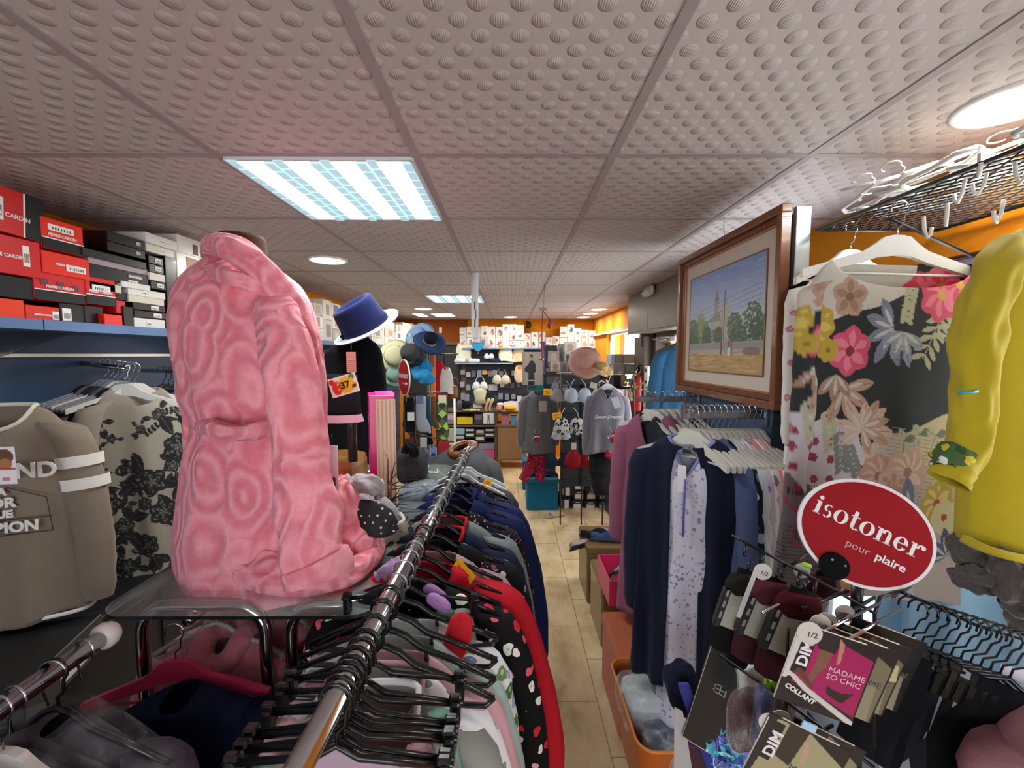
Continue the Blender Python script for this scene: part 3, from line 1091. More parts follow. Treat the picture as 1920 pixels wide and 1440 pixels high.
# ================================================================ the long chrome rail down the middle
A0 = PZ(560, 1440, 1.38); A1 = PZ(872, 852, 1.38)
dirr = (A1 - A0).normalized(); A00 = A0 - dirr * .22
cr = thing('garment_rack', 'long chrome rail rack in the middle of the shop, crowded with black hangers', 'rack', TR((A0.x, 1.2, 0)))
M0 = cr.matrix_basis.inverted()
m = MB(M0); m.tube([A00, A1], .0165, 14); m.build('rail', CHROME, cr)
for s in (.9, 1.75):
    p = A0 + dirr * s
    m = MB(M0); m.tube([(p.x - .034, p.y, 0), (p.x - .034, p.y, 1.33), (p.x, p.y, 1.372)], .011, 10); m.build('post', CHROME, cr)
    m = MB(M0); m.tube([(p.x - .3, p.y, .02), (p.x + .26, p.y, .02)], .013, 10); m.build('foot', CHROME, cr)
ANG = math.atan2(dirr.x, dirr.y)


def on_rail(yy, dz=0, extra=0):
    s = (yy - A0.y) / dirr.y
    p = A0 + dirr * s
    return TR((p.x, p.y, p.z + dz), -ANG + extra)


PLH = gloss('#0f1012', .22)
PLH2 = gloss('#121316', .2)
HG = 'black hangers on the middle rail'
PRINT_XMAS = blobs('#121214', ['#e9e2da', '#c92a35', '#f0b5b9', '#dfe7d8', '#e05e6a', '#121214'], 26, .36, 'festive_print', seed=2)
PRINT_XM2 = blobs('#15151b', ['#d9d4cf', '#b82b36', '#5a8a86', '#8b8f98', '#15151b'], 34, .34, 'festive_print', seed=5)
PRINT_GREEN = blobs('#e7eaec', ['#7f93b8', '#4f7a3d', '#e7eaec', '#9fb3cc', '#6d9350'], 24, .42, 'leafy_print', seed=3)
PRINT_SPECK = blobs('#17151b', ['#8b4650', '#5a3d47', '#17151b', '#a89aa0'], 90, .34, 'speckled_print', seed=4)
PRINT_BUNNY = blobs('#e3e2e4', ['#6f7378', '#8a8d92', '#e3e2e4'], 40, .3, 'script_print', seed=6)
PRINT_STAR = blobs('#1d2438', ['#d8d3c9', '#1d2438', '#1d2438', '#3b4157'], 12, .33, 'star_print', seed=7)
PRINT_LEO = blobs('#8c8478', ['#26221f', '#1f1c1a', '#3a332d'], 45, .5, 'leopard_print', seed=8)
GG = 'garments hanging on the middle rail'
seq = [  # y, material, name, label, category, params
    (.575, cloth('#b39aa8'), 'camisole', 'mauve camisole clipped on the nearest hanger of the middle rail', dict(W=.15, L=.42, sleeve=0, drop=.1, neck=.1)),
    (.640, cloth('#a9878e'), 'nightdress', 'dusty rose striped nightdress behind the mauve camisole on the middle rail', dict(W=.17, L=.5, sleeve=0, drop=.08, neck=.1)),
    (.700, cloth('#8f9089'), 'cardigan', 'grey cardigan with pale piping near the front of the middle rail', dict(W=.17, L=.55, sleeve=.4, collar=WHITE, drop=.12)),
    (.745, PRINT_BUNNY, 'pyjama_shirt', 'pale grey pyjama top with dark scribbled print on the middle rail', dict(W=.175, L=.56, sleeve=.42, collar=cloth('#d7a7ae'), drop=.08)),
    (.790, cloth('#d3a7ad'), 'pyjama_shirt', 'pink pyjama top with piped edge on the middle rail', dict(W=.18, L=.55, sleeve=.42)),
    (.835, cloth('#a9c4bf'), 'pyjama_shirt', 'mint green pyjama top on the middle rail', dict(W=.18, L=.55, sleeve=.42)),
    (.890, PRINT_GREEN, 'pyjama_shirt', 'white pyjama top with green leaves and blue flowers on the middle rail', dict(W=.19, L=.58, sleeve=.45, fold=.018, splay=.045)),
    (.985, PRINT_XMAS, 'pyjama_shirt', 'black pyjama top with hearts and sweets print, nearest the red one', dict(W=.222, L=.78, sleeve=.58, fold=.018, splay=.085)),
    (1.085, cloth('#c01d2b', '#9c1422'), 'pyjama_shirt', 'long plain red fleece top on the middle rail', dict(W=.232, L=.9, sleeve=.66, fold=.02, splay=.105, r0=.078, r1=.064)),
    (1.150, cloth('#a98a92'), 'blouse', 'dusty mauve blouse behind the red top on the middle rail', dict(W=.2, L=.5, sleeve=.4)),
    (1.225, PRINT_XM2, 'pyjama_shirt', 'black pyjama top with candy cane print under the yellow price sticker', dict(W=.225, L=.78, sleeve=.55, fold=.015)),
    (1.310, PRINT_STAR, 'pyjama_shirt', 'dark navy pyjama top with a pale star on the middle rail', dict(W=.22, L=.7, sleeve=.5, collar=cloth('#b81f2c'))),
    (1.395, cloth('#7c8484'), 'cardigan', 'grey green cardigan with red lining behind the star top', dict(W=.22, L=.72, sleeve=.5, collar=cloth('#b81f2c'))),
    (1.480, PRINT_SPECK, 'dress', 'black dress with tiny red speckles on the middle rail', dict(W=.225, L=.95, sleeve=.5)),
    (1.600, cloth('#1a2450', '#121a3a'), 'dressing_gown', 'navy dressing gown with piping, nearer of the two on the middle rail', dict(W=.23, L=1.0, sleeve=.62, splay=.1, r0=.085, r1=.06)),
    (1.690, cloth('#1e2a5a', '#141d42'), 'dressing_gown', 'navy dressing gown with high collar, farther of the two on the middle rail', dict(W=.23, L=1.0, sleeve=.62, splay=.1, r0=.08, r1=.06, collar=(cloth('#1c2750'), .012))),
    (1.800, PRINT_SPECK, 'blouse', 'dark patterned blouse behind the navy dressing gowns', dict(W=.2, L=.7, sleeve=.4)),
    (1.900, cloth('#4c5058'), 'jumper', 'charcoal jumper between pale wooden hangers at the far end of the middle rail', dict(W=.2, L=.7, sleeve=.4)),
]
for i, (yy, mat, nm, lab, kw) in enumerate(seq):
    kw = dict(kw); kw['seed'] = i
    garment(nm, lab, nm.replace('_', ' '), mat, on_rail(yy, -.125 if i < 7 else -.092, random.Random(i).uniform(-.05, .05)), GG, T=.03 if kw['W'] < .2 else .034, **kw)
hy = [.545, .56, .575, .588, .60, .62, .64, .66, .70, .745, .79, .835, .89, .94, .985, 1.03, 1.085, 1.15, 1.225, 1.31, 1.395, 1.48, 1.6, 1.69, 1.80]
for i, yy in enumerate(hy):
    clip = i < 9 or i in (13,)
    hanger('clip' if clip else 'plastic', PLH if yy < .8 or 1.0 < yy < 1.1 else PLH2, on_rail(yy, 0, random.Random(i + 50).uniform(-.07, .07)),
           f'{ORD[i]} black {"clip" if clip else "plastic"} hanger from the front on the middle rail', HG, .16 if clip else .205)
PALEH = plain('#c9d2d0', .4)
for i, yy in enumerate((1.86, 1.93, 1.98)):
    hanger('wood', PALEH, on_rail(yy, 0, .05 * i), ['nearest', 'middle', 'farthest'][i] + ' of the three pale grey hangers at the far end of the middle rail', 'pale hangers at the far end of the middle rail', .19)
lump_later = [('lining', 'red fleece lining showing inside the black pyjama with hearts', 'lining', 858, 1196, .90, .055, .04, .11, '#c4242f', 41, .25), ('hanger_pad', 'upper lilac foam pad on a black hanger of the middle rail', 'hanger pad', 815, 1112, 1.0, .06, .02, .03, '#b48ac8', 42, .6),
              ('hanger_pad', 'lower lilac foam pad on a black hanger of the middle rail', 'hanger pad', 822, 1130, .95, .06, .02, .03, '#b48ac8', 43, .6)]
# clipped straps and trousers hanging from the clip hangers
strips = [(.60, .10, '#c9979c', 'pink strap', .10), (.62, .11, '#b5b4b0', 'grey jersey shorts', .14), (.66, .12, '#79a893', 'sea green shorts', .17), (.57, -.12, '#9db5ad', 'pale green shorts', .22),
          (.64, -.13, '#d8a9ae', 'pale pink strap', .08), (.94, .08, '#58907a', 'green satin shorts', .12), (.94, .12, '#8a8781', 'grey ribbed shorts', .14)]
for i, (yy, dx, hx, nm, h_) in enumerate(strips):
    T_ = on_rail(yy)
    m = MB(); rings = []
    for j in range(8):
        v = j / 7; w = .018 + .03 * v
        rings.append([(w * math.cos(a) + .004 * math.sin(8 * a + j), .012 * (1 + v) * math.sin(a), -h_ * v) for a in [2 * PI * k / 20 for k in range(20)]])
    m.loft(rings, cap0=True)
    m.build('clipped_shorts', cloth(hx), None, f'{nm} held by a clip, {"left" if dx < 0 else "right"} of the middle rail', 'shorts', 'small garments clipped on the middle rail', M=T_ @ TR((dx, 0, -.125)))
# red heart on the festive pyjama and the yellow price stickers
m = MB(); hp = []
for k in range(28):
    a = 2 * PI * k / 28; hp.append((.045 * math.sin(a) ** 3 , .0028 * (13 * math.cos(a) - 5 * math.cos(2 * a) - 2 * math.cos(3 * a) - math.cos(4 * a))))
m.prism([(x * 1.2, z * 1.7) for x, z in hp], .004)
YEL = plain('#f4b81c', .5)


def yellow_tag(M, label, w=.05, h=.035, txt='', c='#f4b81c'):
    m = MB(); m.box((0, 0, 0), (w, .001, h)); o = m.build('price_tag', plain(c, .5), None, label, 'price tag', 'yellow price stickers', M=M)
    m = MB()
    for k, (dx, dz, q) in enumerate(((-.2, .1, .3), (.1, .15, .35), (0, -.2, .5))):
        m.box((dx * w, -.0009, dz * h), (q * w, .0008, h * .13))
    m.build('handwriting', plain('#c4431c', .6), o)
    return o


yellow_tag(TR(P(868, 1074, 1.12), -.5, -.3, .5), 'yellow price sticker on the shoulder of the candy cane pyjama', .07, .04)
yellow_tag(TR(P(915, 905, 1.62), .3, 0, .3), 'small yellow price sticker on the farther navy dressing gown', .035, .022)

# grey coat draped at the far end of the middle rail
garment('coat', 'grey coat with brown leather collar beyond the end of the middle rail', 'coat', cloth('#6c6f73', '#5a5d61', fuzz=.002),
        TR(P(868, 838, 2.45), -.35), sleeve=.5, W=.2, L=.8, T=.12, neck=.05, drop=.02, seed=31, splay=.05, chest=.14,
        collar=(plain('#8a4f28', .35), .02))
# ================================================================ left wall: boxes, rails, tops
def lbox(x0, x1, y0, y1, X=-1.6, depth=.3, col='#d2201f', label='', strip=None, strip_side='r', lab=None, tilt=0, group='boxes on the left wall shelf', name='cardboard_box', col2=None, cat='box', art=None, yaw=0, top=None):
    """box on the left wall whose front (facing +X) covers a pixel rectangle at distance X from the centre line"""
    ym = (y0 + y1) / 2
    a = PX(x0, ym, X); b = PX(x1, ym, X)
    z1 = PX((x0 + x1) / 2, y0, X).z; z0 = PX((x0 + x1) / 2, y1, X).z
    w, h = b.y - a.y, z1 - z0
    M = TR((X, (a.y + b.y) / 2, (z0 + z1) / 2), yaw, tilt)
    m = MB(); m.box((-depth / 2, 0, 0), (depth, w, h), b=.002)
    o = m.build(name, gloss(col, .3), None, label, cat, group, M=M)
    if strip:
        m = MB()
        if strip_side == 'r': m.box((.0005, w * .36, 0), (.002, w * .28, h * .99))
        elif strip_side == 'l': m.box((.0005, -w * .34, 0), (.002, w * .32, h * .99))
        else: m.box((.0005, 0, -h * .32), (.002, w * .99, h * .34))
        m.build('band', gloss(strip, .3), o)
        m = MB()
        if strip_side == 'r': m.box((.0008, w * .215, 0), (.002, w * .02, h * .99))
        elif strip_side == 'l': m.box((.0008, -w * .175, 0), (.002, w * .02, h * .99))
        else: m.box((.0008, 0, -h * .145), (.002, w * .99, h * .03))
        m.build('white_line', WHITE, o)
    if lab:
        lx, lz, lw, lh = lab
        m = MB(); m.box((.0012, lx * w, lz * h), (.0016, lw * w, lh * h)); p = m.build('address_label', plain('#e7e4dc', .5), o)
        m = MB()
        r = random.Random(int(x0 * 7 + y0))
        for k in range(7):
            m.box((.0022, (lx + (k / 7 - .42) * lw * .8) * w, (lz - lh * .1) * h), (.0006, lw * w * r.choice([.03, .05]), lh * h * .45))
        m.build('barcode', plain('#3a3836', .6), p)
    if art:
        for (ax, az, aw, ah, c) in art:
            m = MB(); m.box((.001, ax * w, az * h), (.0016, aw * w, ah * h)); m.build('printed_patch', plain(c, .5), o)
    return o, w, h


RED, RED2, BLK, WH, IV = '#c91a1c', '#dd2a18', '#0c0c0e', '#dcd9d2', '#cfc9b8'
word = lambda: None
B = [  # x0,x1,y0,y1,col,label,kw
    (-60, 80, 350, 436, RED, 'large red box with black end band leaning at the top left corner', dict(strip=BLK, strip_side='r', lab=(-.15, 0, .16, .5), tilt=-.06)),
    (78, 156, 416, 472, RED2, 'red box with white barcode strip above a black base, below the ceiling', dict(strip=BLK, strip_side='b', lab=(-.05, .22, .6, .2))),
    (-60, 76, 440, 512, RED, 'red box with black left band under the leaning red box', dict(strip=BLK, strip_side='l', lab=(.27, .05, .1, .55))),
    (80, 168, 478, 518, RED2, 'small glossy red box resting on the long red box', dict(lab=(.18, -.1, .42, .3))),
    (-60, 62, 514, 556, BLK, 'black box left of the long red box', dict()),
    (64, 160, 512, 566, RED, 'long red box with three dark squares in the middle of the stack', dict(strip=BLK, strip_side='b', art=[(-.32, .12, .13, .2, '#5a1c22'), (-.02, .08, .13, .2, '#5a1c22'), (.28, .04, .13, .2, '#5a1c22')])),
    (161, 217, 522, 572, RED, 'red box with white label at the right end of the red stack', dict(strip=BLK, strip_side='b', lab=(0, .12, .6, .22))),
    (-20, 46, 560, 598, '#ea3c1c', 'bright red box at the left end of the shelf', dict()),
    (48, 112, 574, 606, RED2, 'low red box on the shelf under the black box', dict(lab=(.36, 0, .2, .5))),
    (113, 158, 570, 608, BLK, 'black box with two white stickers on the shelf', dict(lab=(-.25, -.05, .36, .6))),
    (159, 194, 574, 612, BLK, 'plain black box standing on the shelf beside a small red one', dict()),
    (196, 230, 590, 614, RED2, 'smallest red box at the front edge of the shelf', dict(X=-1.57)),
    (218, 236, 564, 588, RED, 'narrow red box behind the right end of the red stack', dict()),
    (202, 272, 442, 461, BLK, 'black flat box at the very top of the hosiery stack', dict(lab=(.3, 0, .1, .3))),
    (202, 272, 461, 478, BLK, 'second black flat box from the top of the hosiery stack', dict(lab=(.3, 0, .1, .3))),
    (156, 274, 478, 492, '#221f22', 'long black flat box third from the top of the hosiery stack', dict()),
    (166, 276, 492, 505, '#9b8d92', 'long mauve grey flat box in the hosiery stack', dict()),
    (168, 278, 505, 530, BLK, 'long black box with curly white lettering in the hosiery stack', dict(lab=(.2, -.25, .16, .2), art=[(.25, .15, .25, .2, '#b9b7b4')])),
    (168, 228, 531, 546, IV, 'cream flat box tucked under the long black ones', dict()),
    (229, 282, 531, 542, WH, 'thin white flat box under the long black box', dict()),
    (218, 240, 548, 563, BLK, 'small black box between red and white stacks', dict()),
    (241, 310, 544, 557, WH, 'white flat box, topmost of the lower right stack', dict(lab=(-.1, 0, .12, .4))),
    (242, 308, 557, 570, IV, 'shiny ivory flat box, second in the lower right stack', dict()),
    (250, 310, 570, 583, BLK, 'black flat box with bronze edge in the lower right stack', dict(lab=(.15, 0, .25, .6))),
    (252, 312, 584, 597, BLK, 'black flat box with white label, last but one in the stack', dict(lab=(.2, 0, .25, .6))),
    (252, 310, 598, 616, WH, 'white flat box at the bottom of the lower right stack', dict(lab=(-.05, 0, .14, .4))),
    (232, 251, 575, 618, BLK, 'black upright packet left of the lower right stack', dict()),
    (274, 332, 444, 462, WH, 'white box at the top next to the ceiling, right of the black ones', dict(lab=(0, 0, .2, .3))),
    (274, 330, 463, 478, IV, 'ivory box under the topmost white one', dict(lab=(0, 0, .2, .3))),
    (279, 306, 482, 496, BLK, 'black box with sticker, upper of the four beside the photo box', dict(lab=(.1, 0, .4, .5))),
    (280, 307, 497, 512, BLK, 'black box with sticker, second of the four beside the photo box', dict(lab=(.1, 0, .4, .5))),
    (281, 310, 513, 527, IV, 'bronze cream box, third of the four beside the photo box', dict()),
    (283, 312, 528, 543, BLK, 'black box with sticker, lowest of the four beside the photo box', dict(lab=(.1, 0, .4, .5))),
    (313, 334, 483, 617, BLK, 'tall black upright carton with white stickers beside the photo box', dict(lab=(.1, -.3, .5, .14))),
    (335, 400, 480, 620, WH, 'big white carton with photo of stockinged legs beside the pink robe', dict(art=[(.0, .3, .5, .3, '#b98b6c'), (-.1, .05, .22, .35, '#2c2423'), (.2, -.1, .2, .5, '#a9734f')])),
    (333, 376, 446, 478, WH, 'white carton with small leg photo just under the ceiling', dict(art=[(.25, -.1, .2, .6, '#5a3b32')])),
    (120, 196, 446, 474, '#c8321f', 'red box almost hidden behind the black flat boxes', dict(X=-1.75, depth=.16)),
]
for i, (x0, x1, y0, y1, c, lab, kw) in enumerate(B):
    kw = dict(kw); X = kw.pop('X', -1.6 + .003 * (i % 4)); dep = kw.pop('depth', .3)
    o, w, h = lbox(x0, x1, y0, y1, X, dep, c, lab, **kw)
    if c in (RED, RED2) and (x1 - x0) > 50:
        tm = text_mesh('pierre cardin' if False else 'JUPE  TAILLE' if False else 'PIERRE CARDIN', h * .13, plain('#e9d9d6'), .0004, .0004)
        inst(tm, 'lettering', TR((.0022, -.03 * w, -h * .02 if i != 0 else -h * .1), PI / 2), o)

# cartons along the shelf behind the robe up to the back corner
rr = random.Random(4)
PAL = ['#d9d5cd', '#cfc8bd', '#e4e1da', '#c9bfb2', '#b9aaa0', '#e0dcd5']
def carton_run(px0, px1, n, ylo, yhi, X, tag_, cols=PAL):
    xs = [px0 + (px1 - px0) * k / n for k in range(n + 1)]
    for k in range(n):
        cxm = (xs[k] + xs[k + 1]) / 2
        Yc = PX(cxm, 620, X).y
        zb = 1.962
        yb = ylo
        rows = rr.choice([2, 3, 3])
        Ya = PX(xs[k], 620, X).y; Yb = PX(xs[k + 1], 620, X).y
        H = (C0.z + (664 - yhi) / F * Yc) - zb
        z = zb
        for r_ in range(rows):
            hh = H / rows * rr.uniform(.85, 1.0)
            w = (Yb - Ya) * .96
            m = MB(); m.box((0, 0, hh / 2), (.26, w, hh - .002), b=.002)
            o = m.build('lingerie_box', plain(rr.choice(cols), .5), None, f'{["lowest", "second", "third"][r_]} pale box in the {ORD[k]} pile {tag_}, left shelf', 'box', 'pale lingerie boxes on the left shelf', M=TR((X - .13, (Ya + Yb) / 2, z), rr.uniform(-.03, .03)))
            m = MB(); m.box((.131, rr.uniform(-.1, .1) * w, hh / 2), (.001, w * rr.uniform(.3, .6), hh * rr.uniform(.4, .8)))
            m.build('printed_picture', plain(rr.choice(['#b98f78', '#8d7d78', '#c4a08a', '#d8c8bd', '#6d6a6e', '#c97a4c']), .5), o)
            z += hh
carton_run(556, 640, 5, 640, 560, -1.6, 'behind the pink robe')
carton_run(660, 740, 4, 646, 600, -1.6, 'behind the navy hat')
carton_run(742, 800, 4, 650, 606, -1.6, 'in the far left corner')

# printed tops hanging from arms on the left wall
def darkflowers():
    c = Canvas(300, 380, '#a8a290')
    r = random.Random(5); K = '#17161b'; K2 = '#2b2a31'; LN = '#6f6b60'
    for (x, y, q) in ((.30, .86, .06), (.72, .90, .055), (.22, .72, .05), (.30, .66, .06), (.85, .70, .13), (.55, .60, .06), (.66, .52, .12), (.50, .50, .08), (.36, .42, .10), (.72, .34, .11), (.92, .48, .09), (.45, .28, .08), (.20, .35, .07), (.86, .22, .08), (.6, .16, .1), (.3, .15, .1), (.12, .2, .07), (.15, .55, .06), (.9, .08, .09), (.45, .05, .08), (.4, .78, .04), (.6, .82, .04), (.1, .85, .04), (.08, .4, .05), (.6, .4, .06), (.8, .6, .06), (.28, .26, .06), (.05, .05, .06)):
        n = r.choice([5, 6, 7])
        for s_ in (.9, .62, .38):
            c.flower(x, y, q * s_, K if s_ != .72 else K2, n, rot=r.uniform(0, 6), c2=LN if s_ < 1 else None)
        for _ in range(4):
            a = r.uniform(0, 2 * PI); c.leaf(x + q * math.cos(a) * .8, y + q * math.sin(a) * .8 / c.asp, q * 1.3, q * .32, a + r.uniform(-.4, .4), K, LN)
    for _ in range(16):
        x, y = r.uniform(0, 1), r.uniform(0, .95); a = r.uniform(0, 6); c.frond(x, y, .12, a, K, 4, .012)
    return c


def sweat():
    c = Canvas(150, 170, '#8a7c6c')
    return c


VC = vcol_mat('printed_jersey', .85, .15, .1)
ra = .42
dk = garment('blouse', 'sheer beige blouse with black velvet flowers on the left wall arm', 'blouse', VC, TR(P(240, 745, 1.80), .45) , 'tops hanging on the left wall',
        sleeve=.62, W=.215, L=.76, T=.045, neck=.1, drop=.03, seed=3, nt=420, nl=300, canvas=darkflowers(), fold=.014, splay=.02, r0=.05, r1=.04)
TAUPE = cloth('#857767', '#7a6d5e', .95, 300, .2, .2, 'taupe_sweatshirt')
TS = TR(P(-14, 762, 1.34), .34)
sw = garment('sweatshirt', 'taupe sweatshirt with white college lettering at the left edge', 'sweatshirt', TAUPE, TS, 'tops hanging on the left wall',
             sleeve=.60, W=.20, L=.70, T=.05, neck=.10, drop=.075, seed=8, nt=72, nl=50, fold=.014, collar=(cloth('#d8d2bf'), .007), trim=cloth('#e6e2d8'), splay=.05, r0=.072, r1=.055)
for (tx, sz, x_, z_, sh_) in (('LEGEND', .066, .062, -.20, 0), ('U S A', .03, .02, -.262, 0), ('MAJOR', .042, .01, -.298, 0), ('LEAGUE', .032, .01, -.334, 0), ('CHAMPION', .045, .01, -.378, 0)):
    inst(text_mesh(tx, sz, cloth('#ece9e2'), .002, .0018), 'lettering', TR((x_, -.078 if sz > .06 else -.07, z_)), sw)
m = MB()
for a, b in (((-.16, -.355), (.16, -.352)), ((.06, -.25), (.15, -.29)), ((.15, -.29), (.16, -.40)), ((-.16, -.405), (.16, -.40))):
    m.tube([(a[0], -.068, a[1]), (b[0], -.068, b[1])], .0016, 4)
m.build('emblem_line', cloth('#4a3f38'), sw)
for z_, xx in ((-.170, .198), (-.245, .211)):
    m = MB(); m.tube([(xx, 0, z_), (xx + .003, 0, z_ - .038)], [(.0485, .0695), (.0475, .068)], 20, cap=False); m.build('sleeve_band', cloth('#e8e4da'), sw)
c = Canvas(20, 40, '#eee8ea'); c.ell(.45, .75, .5, .42, '#6b4226'); c.ell(.5, .55, .35, .3, '#a8744c'); c.rect(0, .4, 1, .44, '#c8303a'); c.rect(.3, .1, .7, .2, '#d77a92')
tag_card(.05, .11, TR(P(8, 838, 1.22), .12), 'white swing tag with a brown portrait on the taupe sweatshirt', canvas=c, string=.03)
HW = plain('#dcdad3', .45)
hanger('wood', HW, TR(P(232, 690, 1.80), .32) , 'white wooden hanger holding the beige blouse with black flowers', 'hangers on the left wall arm', .215)
gh = plain('#8f9095', .45)
armA = P(228, 690, 1.82); armB = P(160, 682, 1.90)
for i in range(7):
    tt = (i + 1) / 7.5
    p = armA.lerp(armB, tt) + Vector((.075, 0, 0))
    hanger('wood', [HW, gh, gh, HW, gh, gh, gh][i], TR(p, .9 + .03 * i), f'{ORD[i]} grey hanger behind the white one on the left wall arm', 'hangers on the left wall arm', .215)
    garment('jumper', ['beige', 'black', 'slate grey', 'charcoal', 'dark blue', 'grey', 'black knitted'][i] + f' jumper, {ORD[i]} behind the flowered beige blouse', 'jumper',
            cloth(['#a99e90', '#1d1d22', '#4d5766', '#34343a', '#232a3c', '#6b6b70', '#17171a'][i]), TR(p + Vector((0, 0, -.085)), .9 + .03 * i), 'jumpers behind the flowered blouse', sleeve=.45, W=.16, L=.6, T=.018, neck=.08, drop=.03, seed=40 + i, fold=.008, splay=.02)
ar = thing('wall_rail', 'chrome wall arm carrying the flowered blouse and grey hangers', 'rail', TR(armB))
q = ar.matrix_basis.inverted()
dA = (armA - armB).normalized()
m = MB(q); m.tube([armB - dA * .1, armA + dA * .03], .011, 10); m.build('arm', CHROME, ar)
m = MB(q); m.tube([armA + dA * .03, armA + dA * .03 + Vector((0, 0, .02))], .008, 8); m.build('end_stop', CHROME, ar)
m = MB(q); m.box(tuple(armB - dA * .12), (.06, .05, .1), b=.004); m.build('mounting_plate', plain('#8f9a99', .4), ar)
# second arm farther on with dark and olive garments, in front of the robe's edge
p2 = P(318, 700, 2.08)
ar = thing('wall_rail', 'second chrome wall arm between the flowered blouse and the pink robe', 'rail', TR(p2))
m = MB(); m.tube([(-.2, .08, .01), (.16, -.06, .01)], .01, 10); m.build('arm', CHROME, ar)
for i, (hx, nm) in enumerate((('#8b8a63', 'olive'), ('#c9c6bd', 'off white'), ('#2a2a2c', 'black'), ('#6d6b52', 'khaki'), ('#e2e0da', 'white'), ('#1c1c1f', 'jet black'))):
    t_ = i / 5
    M_ = TR(p2 + Vector((lerp(-.1, .14, t_), lerp(.08, -.05, t_), .01)), 1.0)
    hanger('clip', BLACKP, M_, f'black clip hanger of the {nm} trousers on the second wall arm', 'clip hangers on the second wall arm', .12)
    m = MB(); rings = []
    for j in range(12):
        v = j / 11
        rings.append([((.11 + .02 * v) * math.cos(a), (.014 + .01 * v) * math.sin(a) + .006 * v * math.sin(6 * a), -.75 * v) for a in [2 * PI * k / 24 for k in range(24)]])
    m.loft(rings, cap0=True)
    m.build('trousers', cloth(hx), None, f'{nm} trousers clipped on the second wall arm', 'trousers', 'trousers on the second wall arm', M=M_ @ TR((0, 0, -.125)))
# pink rainbow notice hanging from the shelf edge
c = Canvas(40, 60, '#e9c3d8'); c.ell(.55, .62, .34, .34, '#c94a6a'); c.ell(.55, .6, .27, .27, '#e6b24a'); c.ell(.55, .58, .2, .2, '#e9c3d8'); c.rect(0, 0, 1, .5, '#e9c3d8'); c.ell(.25, .52, .14, .1, '#f4f2f4'); c.ell(.82, .52, .12, .1, '#f4f2f4')
c.rect(.12, .3, .9, .34, '#b86a8c'); c.rect(.2, .14, .85, .2, '#6f7fc4')
tag_card(.085, .14, TR(P(340, 616, 1.86), .5), 'pink rainbow notice card hanging from the shelf edge beside the robe', canvas=c, cat='notice', name='notice_card')

# ================================================================ bottom left: covered garments on the near rail
RX, RYE, _z = PZ(190, 1197, 1.30)
nr = thing('garment_rack', 'chrome rail at the lower left corner with garments in clear covers', 'rack', TR((RX, .6, 0)))
q = nr.matrix_basis.inverted()
m = MB(q); m.tube([(RX, -.15, 1.30), (RX, RYE, 1.30)], .0165, 14); m.build('rail', CHROME, nr)
m = MB(q); m.lathe([(.001, -.016), (.020, -.015), (.025, -.006), (.025, .006), (.019, .013), (.001, .015)], 24, M=TR((RX, RYE + .008, 1.30), 0, PI / 2)); m.build('end_cap', plain('#c8c3bc', .35), nr)
m = MB(q); m.tube([(RX - .03, .6, 0), (RX - .03, .6, 1.26), (RX, .6, 1.29)], .012, 10); m.build('post', CHROME, nr)
DK = cloth('#1a1b21', '#131318')
NV = cloth('#161d3b', '#10152c')
lst = [(.38, DK, 'black coat in a clear cover, nearest the camera at lower left'), (.46, cloth('#2e2b33'), 'dark plum coat in a clear cover at lower left'), (.54, DK, 'black jacket with sheen in a clear cover, third on the near rail'),
       (.62, cloth('#3a3b44'), 'charcoal coat in a clear cover, under the white plastic hanger'), (.70, cloth('#52505a'), 'grey coat in a clear cover, farthest covered one')]
BAG = glassy('#aeb2b8', .12, .06, 'crumpled_clear_film', b=1.0)
for i, (yy, mt, lb) in enumerate(lst):
    M_ = TR((RX, yy, 1.30), random.Random(i).uniform(-.12, .12))
    garment('coat', lb, 'coat', mt, M_ @ TR((0, 0, -.09)), 'covered coats on the near rail', sleeve=.6, W=.215, L=.9, T=.03, neck=.022, drop=.01, seed=60 + i, fold=.01, splay=.02)
    hanger('wood' if i in (3,) else 'plastic', HW if i == 3 else PLH, M_, ['first', 'second', 'third', 'white', 'farthest black'][i] + (' plastic hanger under clear film at lower left' if i == 3 else ' black hanger from the camera under clear film at lower left' if i < 3 else ' hanger under clear film at lower left'), 'hangers on the near rail', .2)
    b = body_mesh(W=.262, L=.98, T=.045, neck=.03, drop=.01, flare=1.02, waist=1, fold=.016, seed=70 + i, nt=60, nl=40, mat=BAG, kf=40, name='garment_cover')
    inst(b, 'garment_cover', M_ @ TR((0, 0, -.072)), None, 'clear plastic cover over ' + lb.split(' in a ')[0].split(' with ')[0] + f', {ORD[i]} from the camera', 'garment cover', 'clear garment covers')
for i in range(7):
    yy = .42 + .055 * i
    m = MB(); pts = [(.0205 * math.cos(math.radians(a)), 0, .0205 * math.sin(math.radians(a))) for a in range(-40, 215, 20)] + [(-.02, 0, -.02), (-.01, 0, -.06)]
    m.tube(pts, .002, 6); m.build('wire_hook', CHROME, None, f'{ORD[i]} loose wire hook from the camera on the near rail', 'hook', 'wire hooks on the near rail', M=TR((RX, yy, 1.30), .2 * math.sin(i * 3)))
